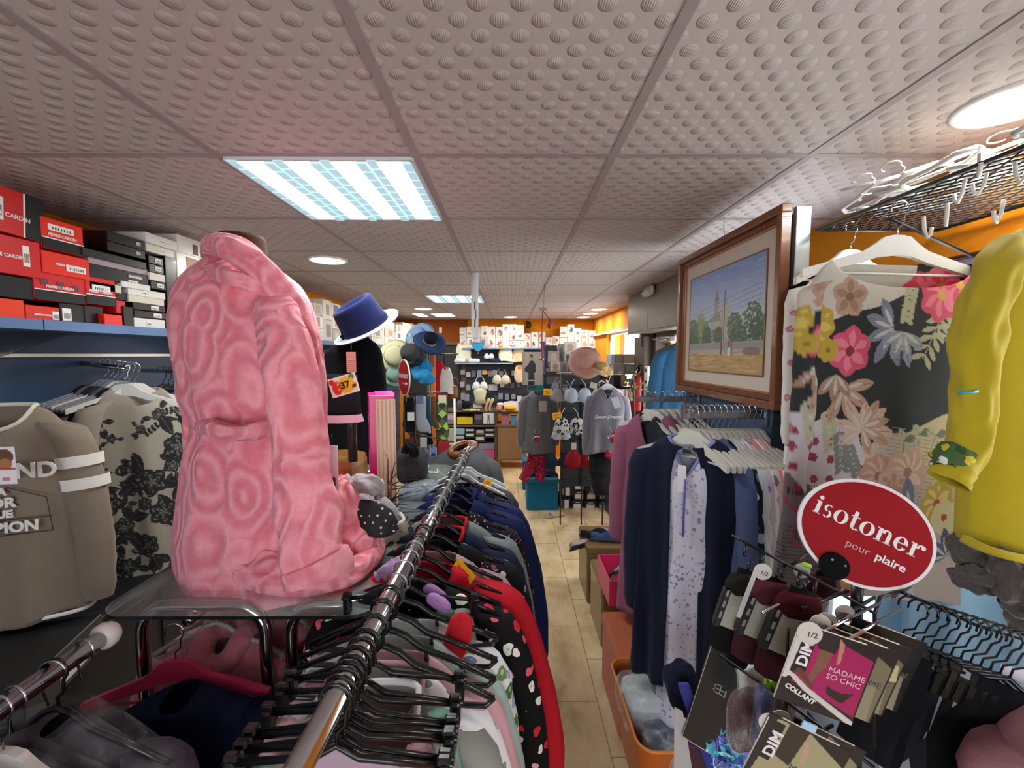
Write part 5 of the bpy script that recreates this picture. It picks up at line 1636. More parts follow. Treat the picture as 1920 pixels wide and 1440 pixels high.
# ================================================================ flowered blouse and yellow sweatshirt
def bigflowers():
    c = Canvas(520, 680, '#23272a')
    r = random.Random(12)
    CR = '#d9d3c6'; PK = '#e2557a'; PK2 = '#f08aa0'; TN = '#c6a08a'; TN2 = '#dcbcaa'; YL = '#c9ab3a'; BL = '#868da3'; GRN = '#8b9178'; SG = '#c2c1a0'
    c.poly([(0, 1.1), (0, .84), (.12, .80), (.25, .84), (.38, .86), (.5, .90), (.62, .96), (.62, 1.1)], CR)
    c.poly([(.35, .45), (.55, .50), (.72, .56), (1, .62), (1, 0), (.28, 0), (.30, .3)], '#d7c6a0')
    c.poly([(.10, .50), (.22, .54), (.34, .50), (.42, .36), (.52, .24), (.62, .18), (.8, .15), (.8, 0), (.22, 0), (.10, .24)], '#d8d0d4')
    c.poly([(.05, .36), (.16, .32), (.28, .22), (.36, .10), (.34, 0), (0, 0)], '#75696e')
    c.poly([(.42, .50), (.60, .50), (.66, .40), (.8, .24), (.9, .1), (1, 0), (.7, 0), (.58, .16), (.45, .30)], '#cdbcae')
    for i in range(40):
        for j in range(26):
            x, y = .02 + i * .012, .01 + j * .0125
            if y < .34 and x < .38 and (x + y) < .52: c.ell(x, y, .0035, .0025, '#2b262b')
    for k in range(30):
        y = .18 + k * .011; c.line(.45, y + .02, .80, y, .0012, '#a8958c')
    for k in range(46):
        x, y = r.uniform(.12, .78), r.uniform(.0, .5)
        if x < .3 + (.5 - y) * .9:
            c.flower(x, y, .018, '#9c3a50', 6, '#d8d0d4'); c.ell(x, y, .0035, .0035, '#9c3a50')
    for (x, y, L, a_) in ((.97, .93, .30, 3.9), (.86, .96, .30, 4.1), (.70, .90, .26, 4.3), (.52, .93, .14, 4.6), (.78, .98, .22, 3.6), (.2, .56, .16, 4.9), (.10, .50, .18, 4.4), (.26, .50, .16, 4.9), (.30, .46, .14, 5.2), (.05, .70, .2, 4.8), (.93, .80, .2, 4.4)):
        c.frond(x, y, L, a_, SG if y > .55 else '#8d8c86', 7, .011)
    for (x, y, q, cc_, n, cr, c2) in ((.24, .885, .10, TN, 5, '#8a6a50', '#a98770'), (.10, .80, .11, YL, 8, '#8f7a28', '#e2cd6a'), (.27, .73, .12, PK, 6, '#8c2a44', PK2), (.17, .73, .06, YL, 7, '#8f7a28', None),
                                      (.66, .90, .13, PK, 7, '#d8b84a', PK2), (.74, .93, .11, PK2, 6, '#d8b84a', PK), (.80, .88, .08, PK, 6, None, PK2), (.03, .97, .09, '#d94a5c', 6, None, PK2),
                                      (.46, .37, .11, '#c99a8c', 9, '#b0705a', '#dcb9ab'), (.58, .39, .12, '#d6b0a0', 10, '#b88a74', '#ead0c4'), (.52, .34, .09, '#dcb9ab', 7, None, '#c99a8c'), (.75, .30, .11, '#cdb04a', 8, '#c2553a', '#ead58a'), (.80, .26, .09, '#e6d9a8', 8, '#c2553a', None),
                                      (.90, .44, .07, '#c94a5c', 6, None, PK2), (.40, .06, .09, '#cf9d62', 6, '#a8703a', '#e0b98a'), (.85, .62, .05, SG, 4, None, None)):
        c.flower(x, y, q * .82, cc_, n, cr, r.uniform(0, 2), c2)
    for (x, y, a0_, cc_, L, n) in ((.45, .80, 3.9, BL, .15, 5), (.50, .79, 5.0, '#9aa0b4', .14, 4), (.26, .62, -.5, TN, .15, 4), (.22, .66, -1.2, '#b3907a', .14, 3), (.36, .50, 2.2, TN2, .15, 6), (.36, .51, .3, TN, .14, 4), (.12, .52, 4.2, '#b08c78', .14, 4),
                                   (.62, .26, 2.9, '#7e87a6', .18, 3), (.66, .24, 4.4, '#6b7560', .2, 3), (.85, .14, 2.6, '#56637e', .14, 4), (.5, .24, 4.4, GRN, .12, 2), (.70, .10, 3.4, '#6b7560', .18, 3)):
        for k in range(n):
            c.leaf(x, y, L * r.uniform(.7, 1.0), L * .15, a0_ + (k - n / 2) * .72, cc_, '#5a5248'); c.leaf(x, y, L * .6, L * .05, a0_ + (k - n / 2) * .72 + .05, '#d8cfc4', None)
    for (x, y) in ((.84, .72), (.90, .82), (.80, .50), (.88, .57), (.62, .50), (.70, .50), (.92, .66), (.78, .68), (.55, .48), (.74, .78)):
        for k in range(3): c.leaf(x, y, .05, .016, k * 2.1 + r.uniform(0, 1), SG if k else '#7b8270', '#555a4c')
    return c


FL = vcol_mat('flowered_jersey', .75, .1, .05, trans=.3)
FCAN = bigflowers()
MF = TR(P(1690, 488, 1.10), -.12, 0, .05)
o = garment('blouse', 'large flowered black and cream blouse on a white hanger by the shop window', 'blouse', FL, MF, None, sleeve=.70, W=.225, L=.90, T=.035, neck=.165, drop=.07, seed=301, nt=640, nl=400, canvas=FCAN, fold=.010, splay=-.01, r0=.045, r1=.035, chest=.13, kf=18)
hanger('wood', plain('#e3e2dc', .4), TR(P(1688, 392, 1.10), -.12, 0, .05), 'white wooden hanger of the flowered blouse, hooked over the mesh shelf', 'white hangers by the shop window', .225)
# pale shirt behind the blouse
garment('blouse', 'pale print blouse hanging behind the flowered one', 'blouse', blobs('#e6e2dd', ['#c9899a', '#9aa59a', '#e6e2dd'], 30, .3, 'pale_print', seed=20), TR(P(1592, 500, 1.36), .1), None, sleeve=.5, W=.19, L=.75, T=.03, neck=.06, drop=.05, seed=302, splay=0, r0=.05, r1=.04)
hanger('wood', plain('#dddcd2', .4), TR(P(1597, 428, 1.36), .1), 'smaller white wooden hanger behind the big one, at the left of the mesh shelf', 'white hangers by the shop window', .19)
garment('jumper', 'dark navy jumper against the aluminium post', 'jumper', cloth('#1c2029'), TR(P(1540, 500, 1.36), -1.2), None, sleeve=0, W=.13, L=.7, T=.03, neck=.05, drop=.03, seed=303, splay=0, r0=.05, r1=.04)

YS = cloth('#b9a623', '#a5921c', .9, 260, .3, .25, 'mustard_yellow_sweat')
ys = thing('sweatshirt', 'mustard yellow sweatshirt at the right edge with a turned up flowered cuff', 'sweatshirt', TR(P(1960, 700, .88)))
RI = ys.matrix_basis.inverted()
lv = [(428, 1915, 1985, .0), (450, 1884, 2040, .0), (490, 1862, 2075, .01), (560, 1846, 2090, .02), (650, 1834, 2100, .03), (760, 1828, 2110, .035), (860, 1812, 2120, .035), (940, 1806, 2126, .03), (1000, 1802, 2126, .02), (1018, 1806, 2120, .01)]
R_ = []
for i in range(len(lv) - 1):
    a, b = lv[i], lv[i + 1]
    for k in range(6):
        tt = k / 6; R_.append(px_ring(lerp(a[0], b[0], tt), lerp(a[1], b[1], tt), lerp(a[2], b[2], tt), .88, .42, 96, lerp(a[3], b[3], tt) * .6, seed=.6 + i * .02))
m = MB(); m.loft(R_, cap0=False)
rebase(m).build('body', YS, ys, mods=S1)
tb = px_tube([(1902, 452, .85, 22), (1872, 500, .83, 34), (1846, 570, .82, 36), (1828, 640, .815, 38), (1826, 720, .81, 33), (1822, 800, .81, 30), (1800, 862, .81, 34), (1775, 892, .81, 30)], flat=.8, seed=31, wr=.008)
rebase(tb).build('sleeve', YS, ys, mods=S1)
tb = px_tube([(1802, 862, .795, 22), (1790, 880, .793, 30), (1776, 902, .793, 31)], n=8, flat=.9, seed=33, wr=.004, cap0=False)
rebase(tb).build('turned_cuff', YS, ys)
tb = px_tube([(1794, 846, .80, 26), (1784, 862, .795, 28), (1776, 880, .79, 20)], n=8, flat=.95, seed=35, wr=.006)
rebase(tb).build('cuff_lining', blobs('#47633a', ['#d9dcd4', '#31492a', '#8fa07c', '#c4b13a'], 45, .45, 'leafy_lining', seed=22), ys)
m = MB(RI)
a_ = P(1796, 737, .78); b_ = P(1832, 733, .77)
m.tube([a_, a_.lerp(b_, .5) + Vector((0, -.004, 0)), b_], .0035, 8); m.build('plastic_clip', plain('#3fa0a8', .3), ys)
tb = px_tube([(1806, 1010, .86, 8), (1850, 1030, .82, 8), (1900, 1044, .80, 8), (1970, 1056, .80, 8), (2060, 1050, .83, 8)], n=30, flat=.8, seed=36, wr=.001)
rebase(tb).build('hem_rib', YS, ys)
FUR = cloth('#57504b', '#3b3531', 1, 50, .9, .4, 'taupe_faux_fur', fuzz=.01)
fu = thing('fur_scarf', 'taupe grey faux fur scarf bunched under the yellow sweatshirt', 'scarf', TR(P(1860, 1050, .86)))
RI = fu.matrix_basis.inverted()
for k, pts in enumerate(([(1806, 1000, .9, 16), (1812, 1035, .88, 24), (1850, 1050, .86, 28), (1900, 1060, .84, 30), (1960, 1070, .84, 30)], [(1800, 1076, .88, 14), (1812, 1082, .86, 20), (1850, 1090, .84, 22), (1900, 1098, .83, 26), (1950, 1120, .83, 28)],
                         [(1890, 1040, .82, 24), (1900, 1100, .81, 26), (1910, 1150, .81, 20), (1926, 1190, .81, 14)], [(1930, 1060, .80, 26), (1940, 1140, .80, 26), (1950, 1200, .8, 20)])):
    tb = px_tube(pts, n=30, flat=.9, seed=40 + k, wr=.012, cap1=True); rebase(tb).build('fur_fold', FUR, fu, mods=S1)
# light blue curtain behind in the window
m = MB(); rings = []
for j in range(14):
    v = j / 13; row = []
    for k in range(60):
        u = k / 59; row.append((.02 * math.sin(u * 40 + 2 * v), u * .95, -v * .80))
    rings.append(row)
m.loft(rings, closed=False)
m.build('curtain', vcol_mat if False else cloth('#9ccbe6', '#b8dcf0'), None, 'light blue drape hanging in the shop window behind the socks', 'curtain', M=TR((1.37, .55, 1.58)))
m = MB(); m.box((0, 0, 0), (.1, .5, .7), b=.01); m.build('display_board', plain('#e8f0f4', .4), None, 'white display board standing in the shop window', 'board', M=TR((1.36, 1.9, 1.0)))
m = MB(); m.box((0, 0, -.2), (.42, 2.1, .4), b=.004); m.build('window_ledge', plain('#30343b', .5), None, 'dark ledge along the foot of the shop window', 'ledge', M=TR((1.235, 1.3, .62)))

# ================================================================ round sign
def serif_word(mat, s=1.0, th=.0012):
    """the word isotoner in a fat high contrast serif, x height 1 unit"""
    def ring_(cx, cz, rx, rz, ix, iz, a0=0, a1=360, n=28, rot=0):
        V = []; Fs = []
        N = n
        for k in range(N + 1):
            a = math.radians(a0 + (a1 - a0) * k / N)
            V.append((cx + rx * math.cos(a), 0, cz + rz * math.sin(a)))
            V.append((cx + ix * math.cos(a), 0, cz + iz * math.sin(a)))
        for k in range(N): Fs.append((2 * k, 2 * k + 1, 2 * k + 3, 2 * k + 2))
        return V, Fs
    m = MB(Matrix.Scale(s, 4))
    def rect(x0, z0, x1, z1): m.add([(x0, 0, z0), (x1, 0, z0), (x1, 0, z1), (x0, 0, z1)], [(0, 1, 2, 3)])
    def o_(x): m.add(*ring_(x + .5, .5, .5, .52, .23, .46))
    x = 0
    # i
    rect(x + .12, 0, x + .40, 1.0); rect(x, 0, x + .52, .07); rect(x, .92, x + .2, 1.0); m.add(*ring_(x + .26, 1.28, .15, .15, 0, 0)); x += .62
    # s
    m.add(*ring_(x + .34, .72, .30, .28, .13, .21, 40, 265)); m.add(*ring_(x + .34, .28, .32, .30, .12, .22, -140, 85)); x += .78
    o_(x); x += 1.08
    # t
    rect(x + .16, .12, x + .42, 1.38); rect(x, .93, x + .66, 1.0); m.add(*ring_(x + .50, .22, .34, .24, .10, .17, 180, 330)); x += .76
    o_(x); x += 1.10
    # n
    rect(x + .12, 0, x + .38, 1.0); rect(x, 0, x + .50, .07); rect(x, .93, x + .2, 1.0); rect(x + .74, 0, x + 1.0, .68); rect(x + .62, 0, x + 1.12, .07)
    m.add(*ring_(x + .66, .66, .34, .36, .10, .28, 0, 175)); x += 1.22
    # e
    m.add(*ring_(x + .46, .5, .46, .52, .19, .46, 0, 330)); rect(x + .2, .50, x + .9, .58); x += 1.02
    # r
    rect(x + .12, 0, x + .38, 1.0); rect(x, 0, x + .52, .07); rect(x, .93, x + .2, 1.0); m.add(*ring_(x + .70, .66, .32, .36, .14, .28, 60, 178)); m.add(*ring_(x + .82, .84, .15, .15, 0, 0)); x += 1.0
    for i, v in enumerate(m.v): m.v[i] = (v[0] - x * s / 2, v[1], v[2])
    return m.mesh('lettering', mat)


def round_sign(M, a, b, label, sub=True, grp='red round signs'):
    o = thing('round_sign', label, 'sign', M, grp)
    m = MB(); pts = [(a * math.cos(2 * PI * k / 64), b * math.sin(2 * PI * k / 64)) for k in range(64)]
    m.prism(pts, .007); m.build('rim_plate', plain('#dcdada', .35), o)
    m = MB(); m.prism([(x * .945, z * .94) for x, z in pts], .0015, M=TR((0, -.0042, 0))); m.build('red_face', cloth('#960a18', '#8d0916', .6, 300, .02), o)
    LT = plain('#e2dedc', .5)
    me = serif_word(LT, a * 1.66 / 7.58); inst(me, 'lettering', TR((0, -.0056, -b * .02)), o)
    if sub:
        inst(text_mesh('pour', a * .17, plain('#c98f92', .5), .0003, 0, sx=1.1), 'lettering', TR((-a * .02, -.0056, -b * .30)), o)
        inst(text_mesh('plaire', a * .18, LT, .0003, .0004, sx=1.1), 'lettering', TR((a * .47, -.0056, -b * .30)), o)
    return o


MS = TR(P(1620, 1000, .86), -.25, -.18, .40)
sg = round_sign(MS, .122, .106, 'large red round sign with white lettering above the sock display')
m = MB(); m.prism([(.026 * math.cos(k * PI / 14), .026 * math.sin(k * PI / 14)) for k in range(28)], .010, M=TR((-.028, -.010, -.086))); m.build('clamp_disc', cloth('#0b0b0c'), sg)
for s_ in (-1, 1):
    m = MB(); m.lathe([(0, .003), (.003, .002), (.003, 0)], 10, M=TR((-.028 + .012 * s_, -.019, -.076), 0, PI / 2)); m.build('screw', CHROME, sg)
# ================================================================ sock and tights display (lower right)
WIRE = plain('#111214', .3)
sd = thing('sock_display', 'black wire sock display with hooks at the lower right', 'display rack', TR(P(1612, 1200, .9)))
q = sd.matrix_basis.inverted()
m = MB(q); m.tube([P(1608, 1085, .88), P(1606, 1140, .88), P(1604, 1500, .92)], .011, 10); m.build('post', WIRE, sd)
bars = [[(1372, 1003, 1.0), (1450, 1045, .95), (1540, 1092, .9), (1640, 1150, .84)], [(1690, 1110, .86), (1760, 1140, .82), (1830, 1172, .78), (1925, 1200, .74)],
        [(1640, 1150, .84), (1650, 1120, .86), (1690, 1108, .86)], [(1505, 1140, .80), (1590, 1108, .88)], [(1500, 1200, .72), (1640, 1120, .9)], [(1350, 1228, 1.0), (1440, 1290, .9), (1560, 1380, .8), (1640, 1440, .75)],
        [(1478, 1180, .80), (1476, 1300, .82), (1462, 1440, .84)], [(1640, 1150, .84), (1640, 1400, .8)], [(1500, 1395, .74), (1560, 1360, .84)], [(1480, 1060, .95), (1560, 1010, 1.1)]]
for bpts in bars:
    m = MB(q); m.tube([P(*b_) for b_ in bpts], .0035, 6); m.build('bar', WIRE, sd)
for (x, y, z) in ((1400, 1020, .98), (1432, 1037, .96), (1470, 1060, .94), (1500, 1075, .92), (1530, 1090, .9)):
    m = MB(q); m.tube([P(x, y, z), P(x - 4, y + 22, z - .02)], .004, 6); m.build('hook', WIRE, sd)
for (a_, b_) in (((1520, 1196, .7), (1650, 1130, .85)), ((1430, 1150, .8), (1500, 1110, .86)), ((1590, 1200, .7), (1690, 1140, .85))):
    m = MB(q); m.tube([P(*a_), P(*b_)], .0028, 6); m.build('hook', CHROME, sd)

SK = 'rolled socks on card hangers of the display'
def sock_pack(px_, py_, zc, w, col, col2, label, roll=.25, yaw=-.3, h=.11):
    o = thing('sock_pack', label, 'socks', TR(P(px_, py_, zc), yaw, 0, roll), SK)
    m = MB(); R2 = []
    for j in range(10):
        v = j / 9; rr_ = w * .5 * (math.sin(PI * (.12 + .80 * v)) ** .5)
        R2.append([(rr_ * math.cos(a) * 1.05, .45 * rr_ * math.sin(a) + .002 * math.sin(5 * a + j), -.055 * v + .006 * math.cos(a)) for a in [2 * PI * k / 28 for k in range(28)]])
    m.loft(R2, cap0=True, cap1=True); m.build('folded_top', cloth(col, fuzz=.001), o, mods=S1)
    m = MB(); m.box((0, 0, -.05 - h * .38), (w * .92, .022, h * .76), b=.004); m.build('paper_band', plain('#a9a695', .6), o)
    m = MB(); m.box((-w * .40, -.002, -.05 - h * .38), (w * .2, .024, h * .8), b=.002); p_ = m.build('black_strip', plain('#131313', .5), o)
    m = MB()
    for k in range(3): m.box((-w * .40, -.0145, -.03 - h * (.2 + .24 * k)), (w * .07, .001, h * .14))
    m.build('lettering', plain('#8c8c88', .5), p_)
    m = MB(); R2 = []
    for j in range(8):
        v = j / 7; rr_ = w * .47 * (1 - .25 * v * v)
        R2.append([(rr_ * math.cos(a), .014 * math.sin(a) + .002 * math.sin(7 * a), -.05 - h * .74 - .06 * v) for a in [2 * PI * k / 24 for k in range(24)]])
    m.loft(R2, cap1=True); m.build('sock_foot', cloth(col2), o, mods=S1)
    m = MB(); m.prism([(-w * .3, .008), (w * .3, .008), (w * .3, -.012), (-w * .3, -.012)], .002); m.tube([(0, 0, .006), (0, .004, .02), (.006, .008, .026)], .003, 6); m.build('card_hook', BLACKP, o)
    return o
sock_pack(1400, 1075, .92, .066, '#26241f', '#161616', 'black socks with olive turned top at the left end of the display')
sock_pack(1452, 1090, .88, .072, '#5a2c38', '#43202b', 'burgundy socks with pale folded top, second from the left', roll=.28)
sock_pack(1505, 1112, .82, .078, '#4a1620', '#3b1720', 'deep burgundy socks nearest the camera on the display', roll=.28)
sock_pack(1418, 1112, .98, .06, '#2c2a26', '#1d1b1b', 'black socks half hidden behind the burgundy ones', roll=.2)
sock_pack(1546, 1080, .98, .06, '#3a151c', '#2c1218', 'dark wine socks behind the nearest burgundy pair', roll=.3)
# round white size discs on stems
def disc(px_, py_, zc, label, r_=.017, L=.09, lean=.28):
    o = thing('size_disc', label, 'size disc', TR(P(px_, py_, zc), -.2, 0, lean), 'round white size discs on the display')
    m = MB(); m.prism([(r_ * math.cos(k * PI / 14), r_ * math.sin(k * PI / 14)) for k in range(28)], .002); m.build('disc', plain('#c9c5bc', .5), o)
    m = MB(); m.box((-r_ * .72, 0, -L / 2), (r_ * .5, .0018, L)) if L > .1 else m.box((0, .002, 0), (r_, .002, .004)); m.build('stem', plain('#c9c5bc', .5), o)
    inst(text_mesh('1/2', r_ * .7, plain('#3b3a38'), .0002, 0), 'lettering', TR((r_ * .2, -.0016, -.002)), o)
    return o
disc(1430, 1072, .86, 'white size disc on the second sock pack from the left', L=.11)
disc(1518, 1187, .70, 'white size disc on the crimson tights pack', .019, .09, .12)
disc(1538, 1170, .74, 'white size disc just behind the one on the crimson tights pack')
disc(1550, 1165, .78, 'white size disc farthest back above the crimson tights pack')
disc(1584, 1150, .82, 'white size disc beside the black post of the display')
disc(1442, 1355, .74, 'white size disc on the lower gold tights pack')
disc(1464, 1348, .78, 'white size disc behind the one on the lower gold tights pack')
disc(1504, 1070, .95, 'white size disc under the lime green clip')
m = MB(); m.box((0, 0, 0), (.02, .012, .009), b=.003); m.build('plastic_clip', plain('#a6e022', .3), None, 'lime green plastic clip on the upper bar of the display', 'clip', M=TR(P(1513, 1060, .93), 0, 0, .3))

# tights packs
def tights(px_, py_, zc, w, h, label, bg, yaw, roll, full=True, canvas=None, grp='flat tights packs on the display'):
    o = thing('tights_pack', label, 'tights pack', TR(P(px_, py_, zc), yaw, 0, roll), grp)
    c = Canvas(120, 130, '#16161a')
    if full:
        c.poly([(.0, .19), (.10, .30), (1, .0), (1, -.1), (0, -.1)], '#16161a')
        c.poly([(.13, .28), (.13, .98), (.45, .99), (.52, .93), (.98, .84), (.98, .10), (.6, .20), (.35, .26)], bg)
        c.poly([(.0, .98), (.0, .3), (.06, .3), (.10, 1.0)], '#cfcbc2'); c.poly([(0, .3), (.1, .34), (.3, .22), (1, -.02), (1, .05), (.35, .27), (.14, .38), (0, .42)], '#cfcbc2')
        c.rect(.09, .42, .26, .90, '#0f0f12')
        c.poly([(.30, 1.0), (.28, .80), (.36, .76), (.52, .78), (.55, .92), (.50, 1.0)], '#1d1a1e'); c.poly([(.52, .98), (.60, .92), (.62, .68), (.58, .66), (.55, .84)], '#b9806a')
        c.poly([(.33, .78), (.50, .78), (.47, .58), (.40, .44), (.36, .30), (.28, .30), (.32, .46), (.34, .60)], '#7a5440'); c.poly([(.12, .40), (.22, .38), (.38, .26), (.42, .30), (.26, .44), (.16, .48)], '#5e3a2c')
        c.poly([(.56, .38), (.64, .35), (.76, .34), (.9, .38), (.84, .28), (.80, .22), (.68, .24), (.58, .28)], '#241a20')
    else:
        c.poly([(.1, .5), (.1, .98), (.5, .99), (.98, .78), (.98, 0), (.05, 0)], bg); c.rect(.06, .45, .22, .95, '#0f0f12'); c.poly([(.25, 1), (.25, .55), (.45, .5), (.5, 1)], '#2b2622'); c.poly([(.5, .9), (.58, .8), (.6, .6), (.55, .6)], '#c09a80'); c.poly([(.6, 0), (.62, .4), (.9, .5), (.95, 0)], '#8f8a70')
    me = panel_mesh('pack_card', w, h, .004, c, vcol_mat('glossy_card', .3, 0, 0, 0, .3)); me.transform(Matrix.Translation((0, 0, -h)))
    inst(me, 'pack_card', None, o)
    m = MB()
    m.tube([(-w / 2, 0, -h), (-w / 2, 0, -.01), (-w / 2 + .02, 0, 0), (w / 2 - .02, 0, 0), (w / 2, 0, -.02), (w / 2, 0, -h)], .0015, 4); m.build('card_edge', plain('#d8d2c2', .4), o)
    L = plain('#e6e2e2', .5)
    inst(text_mesh('DIM', w * .19, L, .0003, .0007, sx=1.15), 'lettering', TR((-w * .325, -.0026, -h * .335), 0, 0, -PI / 2), o)
    if full:
        inst(text_mesh('MADAME', w * .11, plain('#e2bcc8', .5), .0003, 0), 'lettering', TR((w * .23, -.0026, -h * .42)), o)
        inst(text_mesh('SO CHIC', w * .11, plain('#e2bcc8', .5), .0003, 0), 'lettering', TR((w * .22, -.0026, -h * .51)), o)
        inst(text_mesh('COLLANT', w * .095, L, .0003, .0005), 'lettering', TR((-w * .22, -.0028, -h * .84), 0, 0, .28), o)
    else:
        inst(text_mesh('MADAME', w * .12, plain('#5b564a', .5), .0003, 0), 'lettering', TR((w * .2, -.0026, -h * .50)), o)
    return o
tights(1574, 1192, .70, .122, .142, 'crimson tights pack with white capital lettering, facing the camera', '#a0125a', -.2, .25)
tights(1612, 1196, .735, .125, .14, 'black and gold tights pack just behind the crimson one', '#77705a', -.25, .28, False)
tights(1636, 1190, .77, .125, .14, 'olive edged tights pack third in the row', '#6b6650', -.25, .28, False)
tights(1668, 1180, .80, .125, .15, 'black tights pack farthest in the row', '#1c1c1e', -.25, .28, False)
tights(1520, 1372, .72, .13, .15, 'gold and cream tights pack at the bottom edge', '#a39c78', -.25, .34, False)
tights(1556, 1376, .76, .12, .14, 'black edged tights pack behind the gold one at the bottom edge', '#8c8766', -.25, .34, False)
m = MB(); m.box((0, 0, 0), (.022, .003, .012)); m.build('price_tag', plain('#a9d0ee', .4), None, 'pale blue price ticket between the two tights packs', 'price tag', M=TR(P(1517, 1362, .7), -.2, 0, .3))
m = MB(); m.box((0, 0, 0), (.016, .003, .03)); m.build('price_tag', plain('#b5b083', .5), None, 'khaki ticket on the edge of the olive tights pack', 'price tag', M=TR(P(1672, 1262, .74), -.2, 0, .1))
# shiny burgundy and blue items in film, grey film bag
FLM = glassy('#e8eef0', .22, .08, 'crumpled_film', b=.8)
def lump(name, label, cat, px_, py_, zc, sx, sy, sz, mat, seed=0, group=None, ry=0, rz=0, film=None, amp=.12, seg=28):
    m = MB(); R2 = []
    for j in range(16):
        ph_ = PI * (j + .5) / 16; ring = []
        for k in range(seg):
            a = 2 * PI * k / seg
            v = Vector((math.sin(ph_) * math.cos(a), math.sin(ph_) * math.sin(a), math.cos(ph_)))
            sq = 1 / (abs(v.x) ** 4 + abs(v.y) ** 4 + abs(v.z) ** 4) ** .25
            d = (1 + amp * noise.noise(v * 2.2 + Vector((seed, 0, 0))) + amp * .5 * noise.noise(v * 6 + Vector((0, seed, 0)))) * lerp(1, sq, .6)
            ring.append((sx / 2 * d * v.x, sy / 2 * d * v.y, sz / 2 * d * v.z))
        R2.append(ring)
    m.loft(R2, cap0=True, cap1=True)
    o = m.build(name, mat, None, label, cat, group, M=TR(P(px_, py_, zc), rz, 0, ry), mods=S1)
    if film:
        m2 = MB(); m2.loft([[(x * 1.06, y * 1.06, z * 1.06) for x, y, z in R] for R in R2], cap0=True, cap1=True); m2.build('film_wrap', film, o)
    return o
for nm_, lb_, ct_, x_, y_, z_, a_, b_, c_, hx_, sd_, ry_ in lump_later: lump(nm_, lb_, ct_, x_, y_, z_, a_, b_, c_, cloth(hx_), sd_, None, ry_)
lump('folded_garment', 'burgundy satin garment in clear film left of the lower pack', 'folded clothes', 1398, 1350, .92, .07, .05, .14, cloth('#4d1226'), 1, 'film wrapped clothes', .1, 0, FLM)
lump('folded_garment', 'royal blue garment in clear film beside the burgundy one', 'folded clothes', 1425, 1345, .90, .04, .05, .13, cloth('#1f2d7c'), 2, 'film wrapped clothes', .1, 0, FLM)
lump('folded_garment', 'dark navy garment in clear film behind the two tights packs', 'folded clothes', 1470, 1320, .94, .08, .06, .10, cloth('#1b2140'), 3, 'film wrapped clothes', .2, 0, FLM)
lump('folded_garment', 'white garment in shiny film under the socks', 'folded clothes', 1430, 1275, 1.02, .11, .07, .10, cloth('#dfe6e8'), 4, 'film wrapped clothes', .1, 0, FLM)
lump('folded_garment', 'black and white striped pair in film under the socks', 'folded clothes', 1468, 1262, .96, .05, .05, .08, PRINT_BUNNY, 5, 'film wrapped clothes', .3, 0, FLM)
r = random.Random(5)
def foliage(name, label, cat, p, n, s, cols, rad, upw=0):
    m = MB()
    for k in range(n):
        d = Vector((r.uniform(-1, 1), r.uniform(-1, 1), r.uniform(-.6, 1))).normalized() * r.uniform(.3, 1) * rad
        M_ = Matrix.Translation(d) @ Euler((r.uniform(0, 6), r.uniform(0, 6), r.uniform(0, 6))).to_matrix().to_4x4()
        m.add([(x * s, y * s, 0) for x, y in ((-.5, 0), (-.2, .16), (.2, .16), (.5, 0), (.2, -.16), (-.2, -.16))], [tuple(range(6))], k % len(cols), False, M_)
    m.tube([(0, 0, -rad), (0, 0, rad)], s * .05, 5)
    return m.build(name, [plain(c_, .4) for c_ in cols], None, label, cat, M=TR(p))
foliage('artificial_sprig', 'bright green artificial sprig between the film packs', 'artificial plant', P(1458, 1290, .93), 60, .03, ['#7fae2a', '#a5d040'], .022)
foliage('tinsel_bow', 'turquoise and violet iridescent tinsel at the bottom edge', 'decoration', P(1372, 1425, 1.0), 160, .035, ['#56c8d8', '#8a78d8', '#a9ecf2', '#6a9be0'], .05)
# hosiery on clips and a jumper at the far lower right
for i in range(12):
    x = 1712 + i * 19; zc = .80 - .008 * i
    M_ = TR(P(x, 1140 + i * 6.2, zc), -.95 + .03 * i, 0, .2)
    hanger('clip', BLACKP, M_, f'{ORD[i]} black clip hanger from the post on the right bar of the sock display', 'clip hangers on the sock display', .075)
    hx = ['#15161a', '#1a1b20', '#101114', '#20222a', '#15161a', '#8d8f96', '#1b1c22', '#15161a', '#17181c', '#9a9ca4', '#26272c', '#131417'][i]
    m = MB(); R2 = []
    for j in range(12):
        v = j / 11; R2.append([((.05 + .012 * math.sin(v * 5 + i)) * math.cos(a), (.010 + .006 * v) * math.sin(a) + .003 * math.sin(5 * a + i), -.26 * v) for a in [2 * PI * k / 22 for k in range(22)]])
    m.loft(R2, cap0=True)
    m.build('leggings', cloth(hx), None, f'{["black", "black", "black", "charcoal", "black", "silver grey", "black", "black", "black", "silver grey", "charcoal", "black"][i]} leggings on the {ORD[i]} clip hanger from the post', 'leggings', 'leggings on the sock display', M=M_ @ TR((0, 0, -.082)))
for i, (x, y, c_, nm, w) in enumerate(((1706, 1355, '#8f8d94', 'light grey ribbed', 24), (1738, 1372, '#77777c', 'mid grey ribbed', 16), (1770, 1362, '#28385c', 'blue denim', 24), (1800, 1370, '#17191f', 'black', 22))):
    o = px_tube([(x + 10, y - 70, .84, w * .8), (x + 2, y - 20, .84, w), (x - 8, y + 50, .85, w), (x - 18, y + 120, .86, w)], n=24, flat=.6, seed=50 + i, wr=.004)
    c0 = P(x, y, .84); o.v = [tuple(Vector(v) - c0) for v in o.v]
    tg = o.build('leggings', cloth(c_), None, f'{nm} leggings hanging at the lower right', 'leggings', 'leggings hanging at the lower right', M=TR(c0), mods=S1)
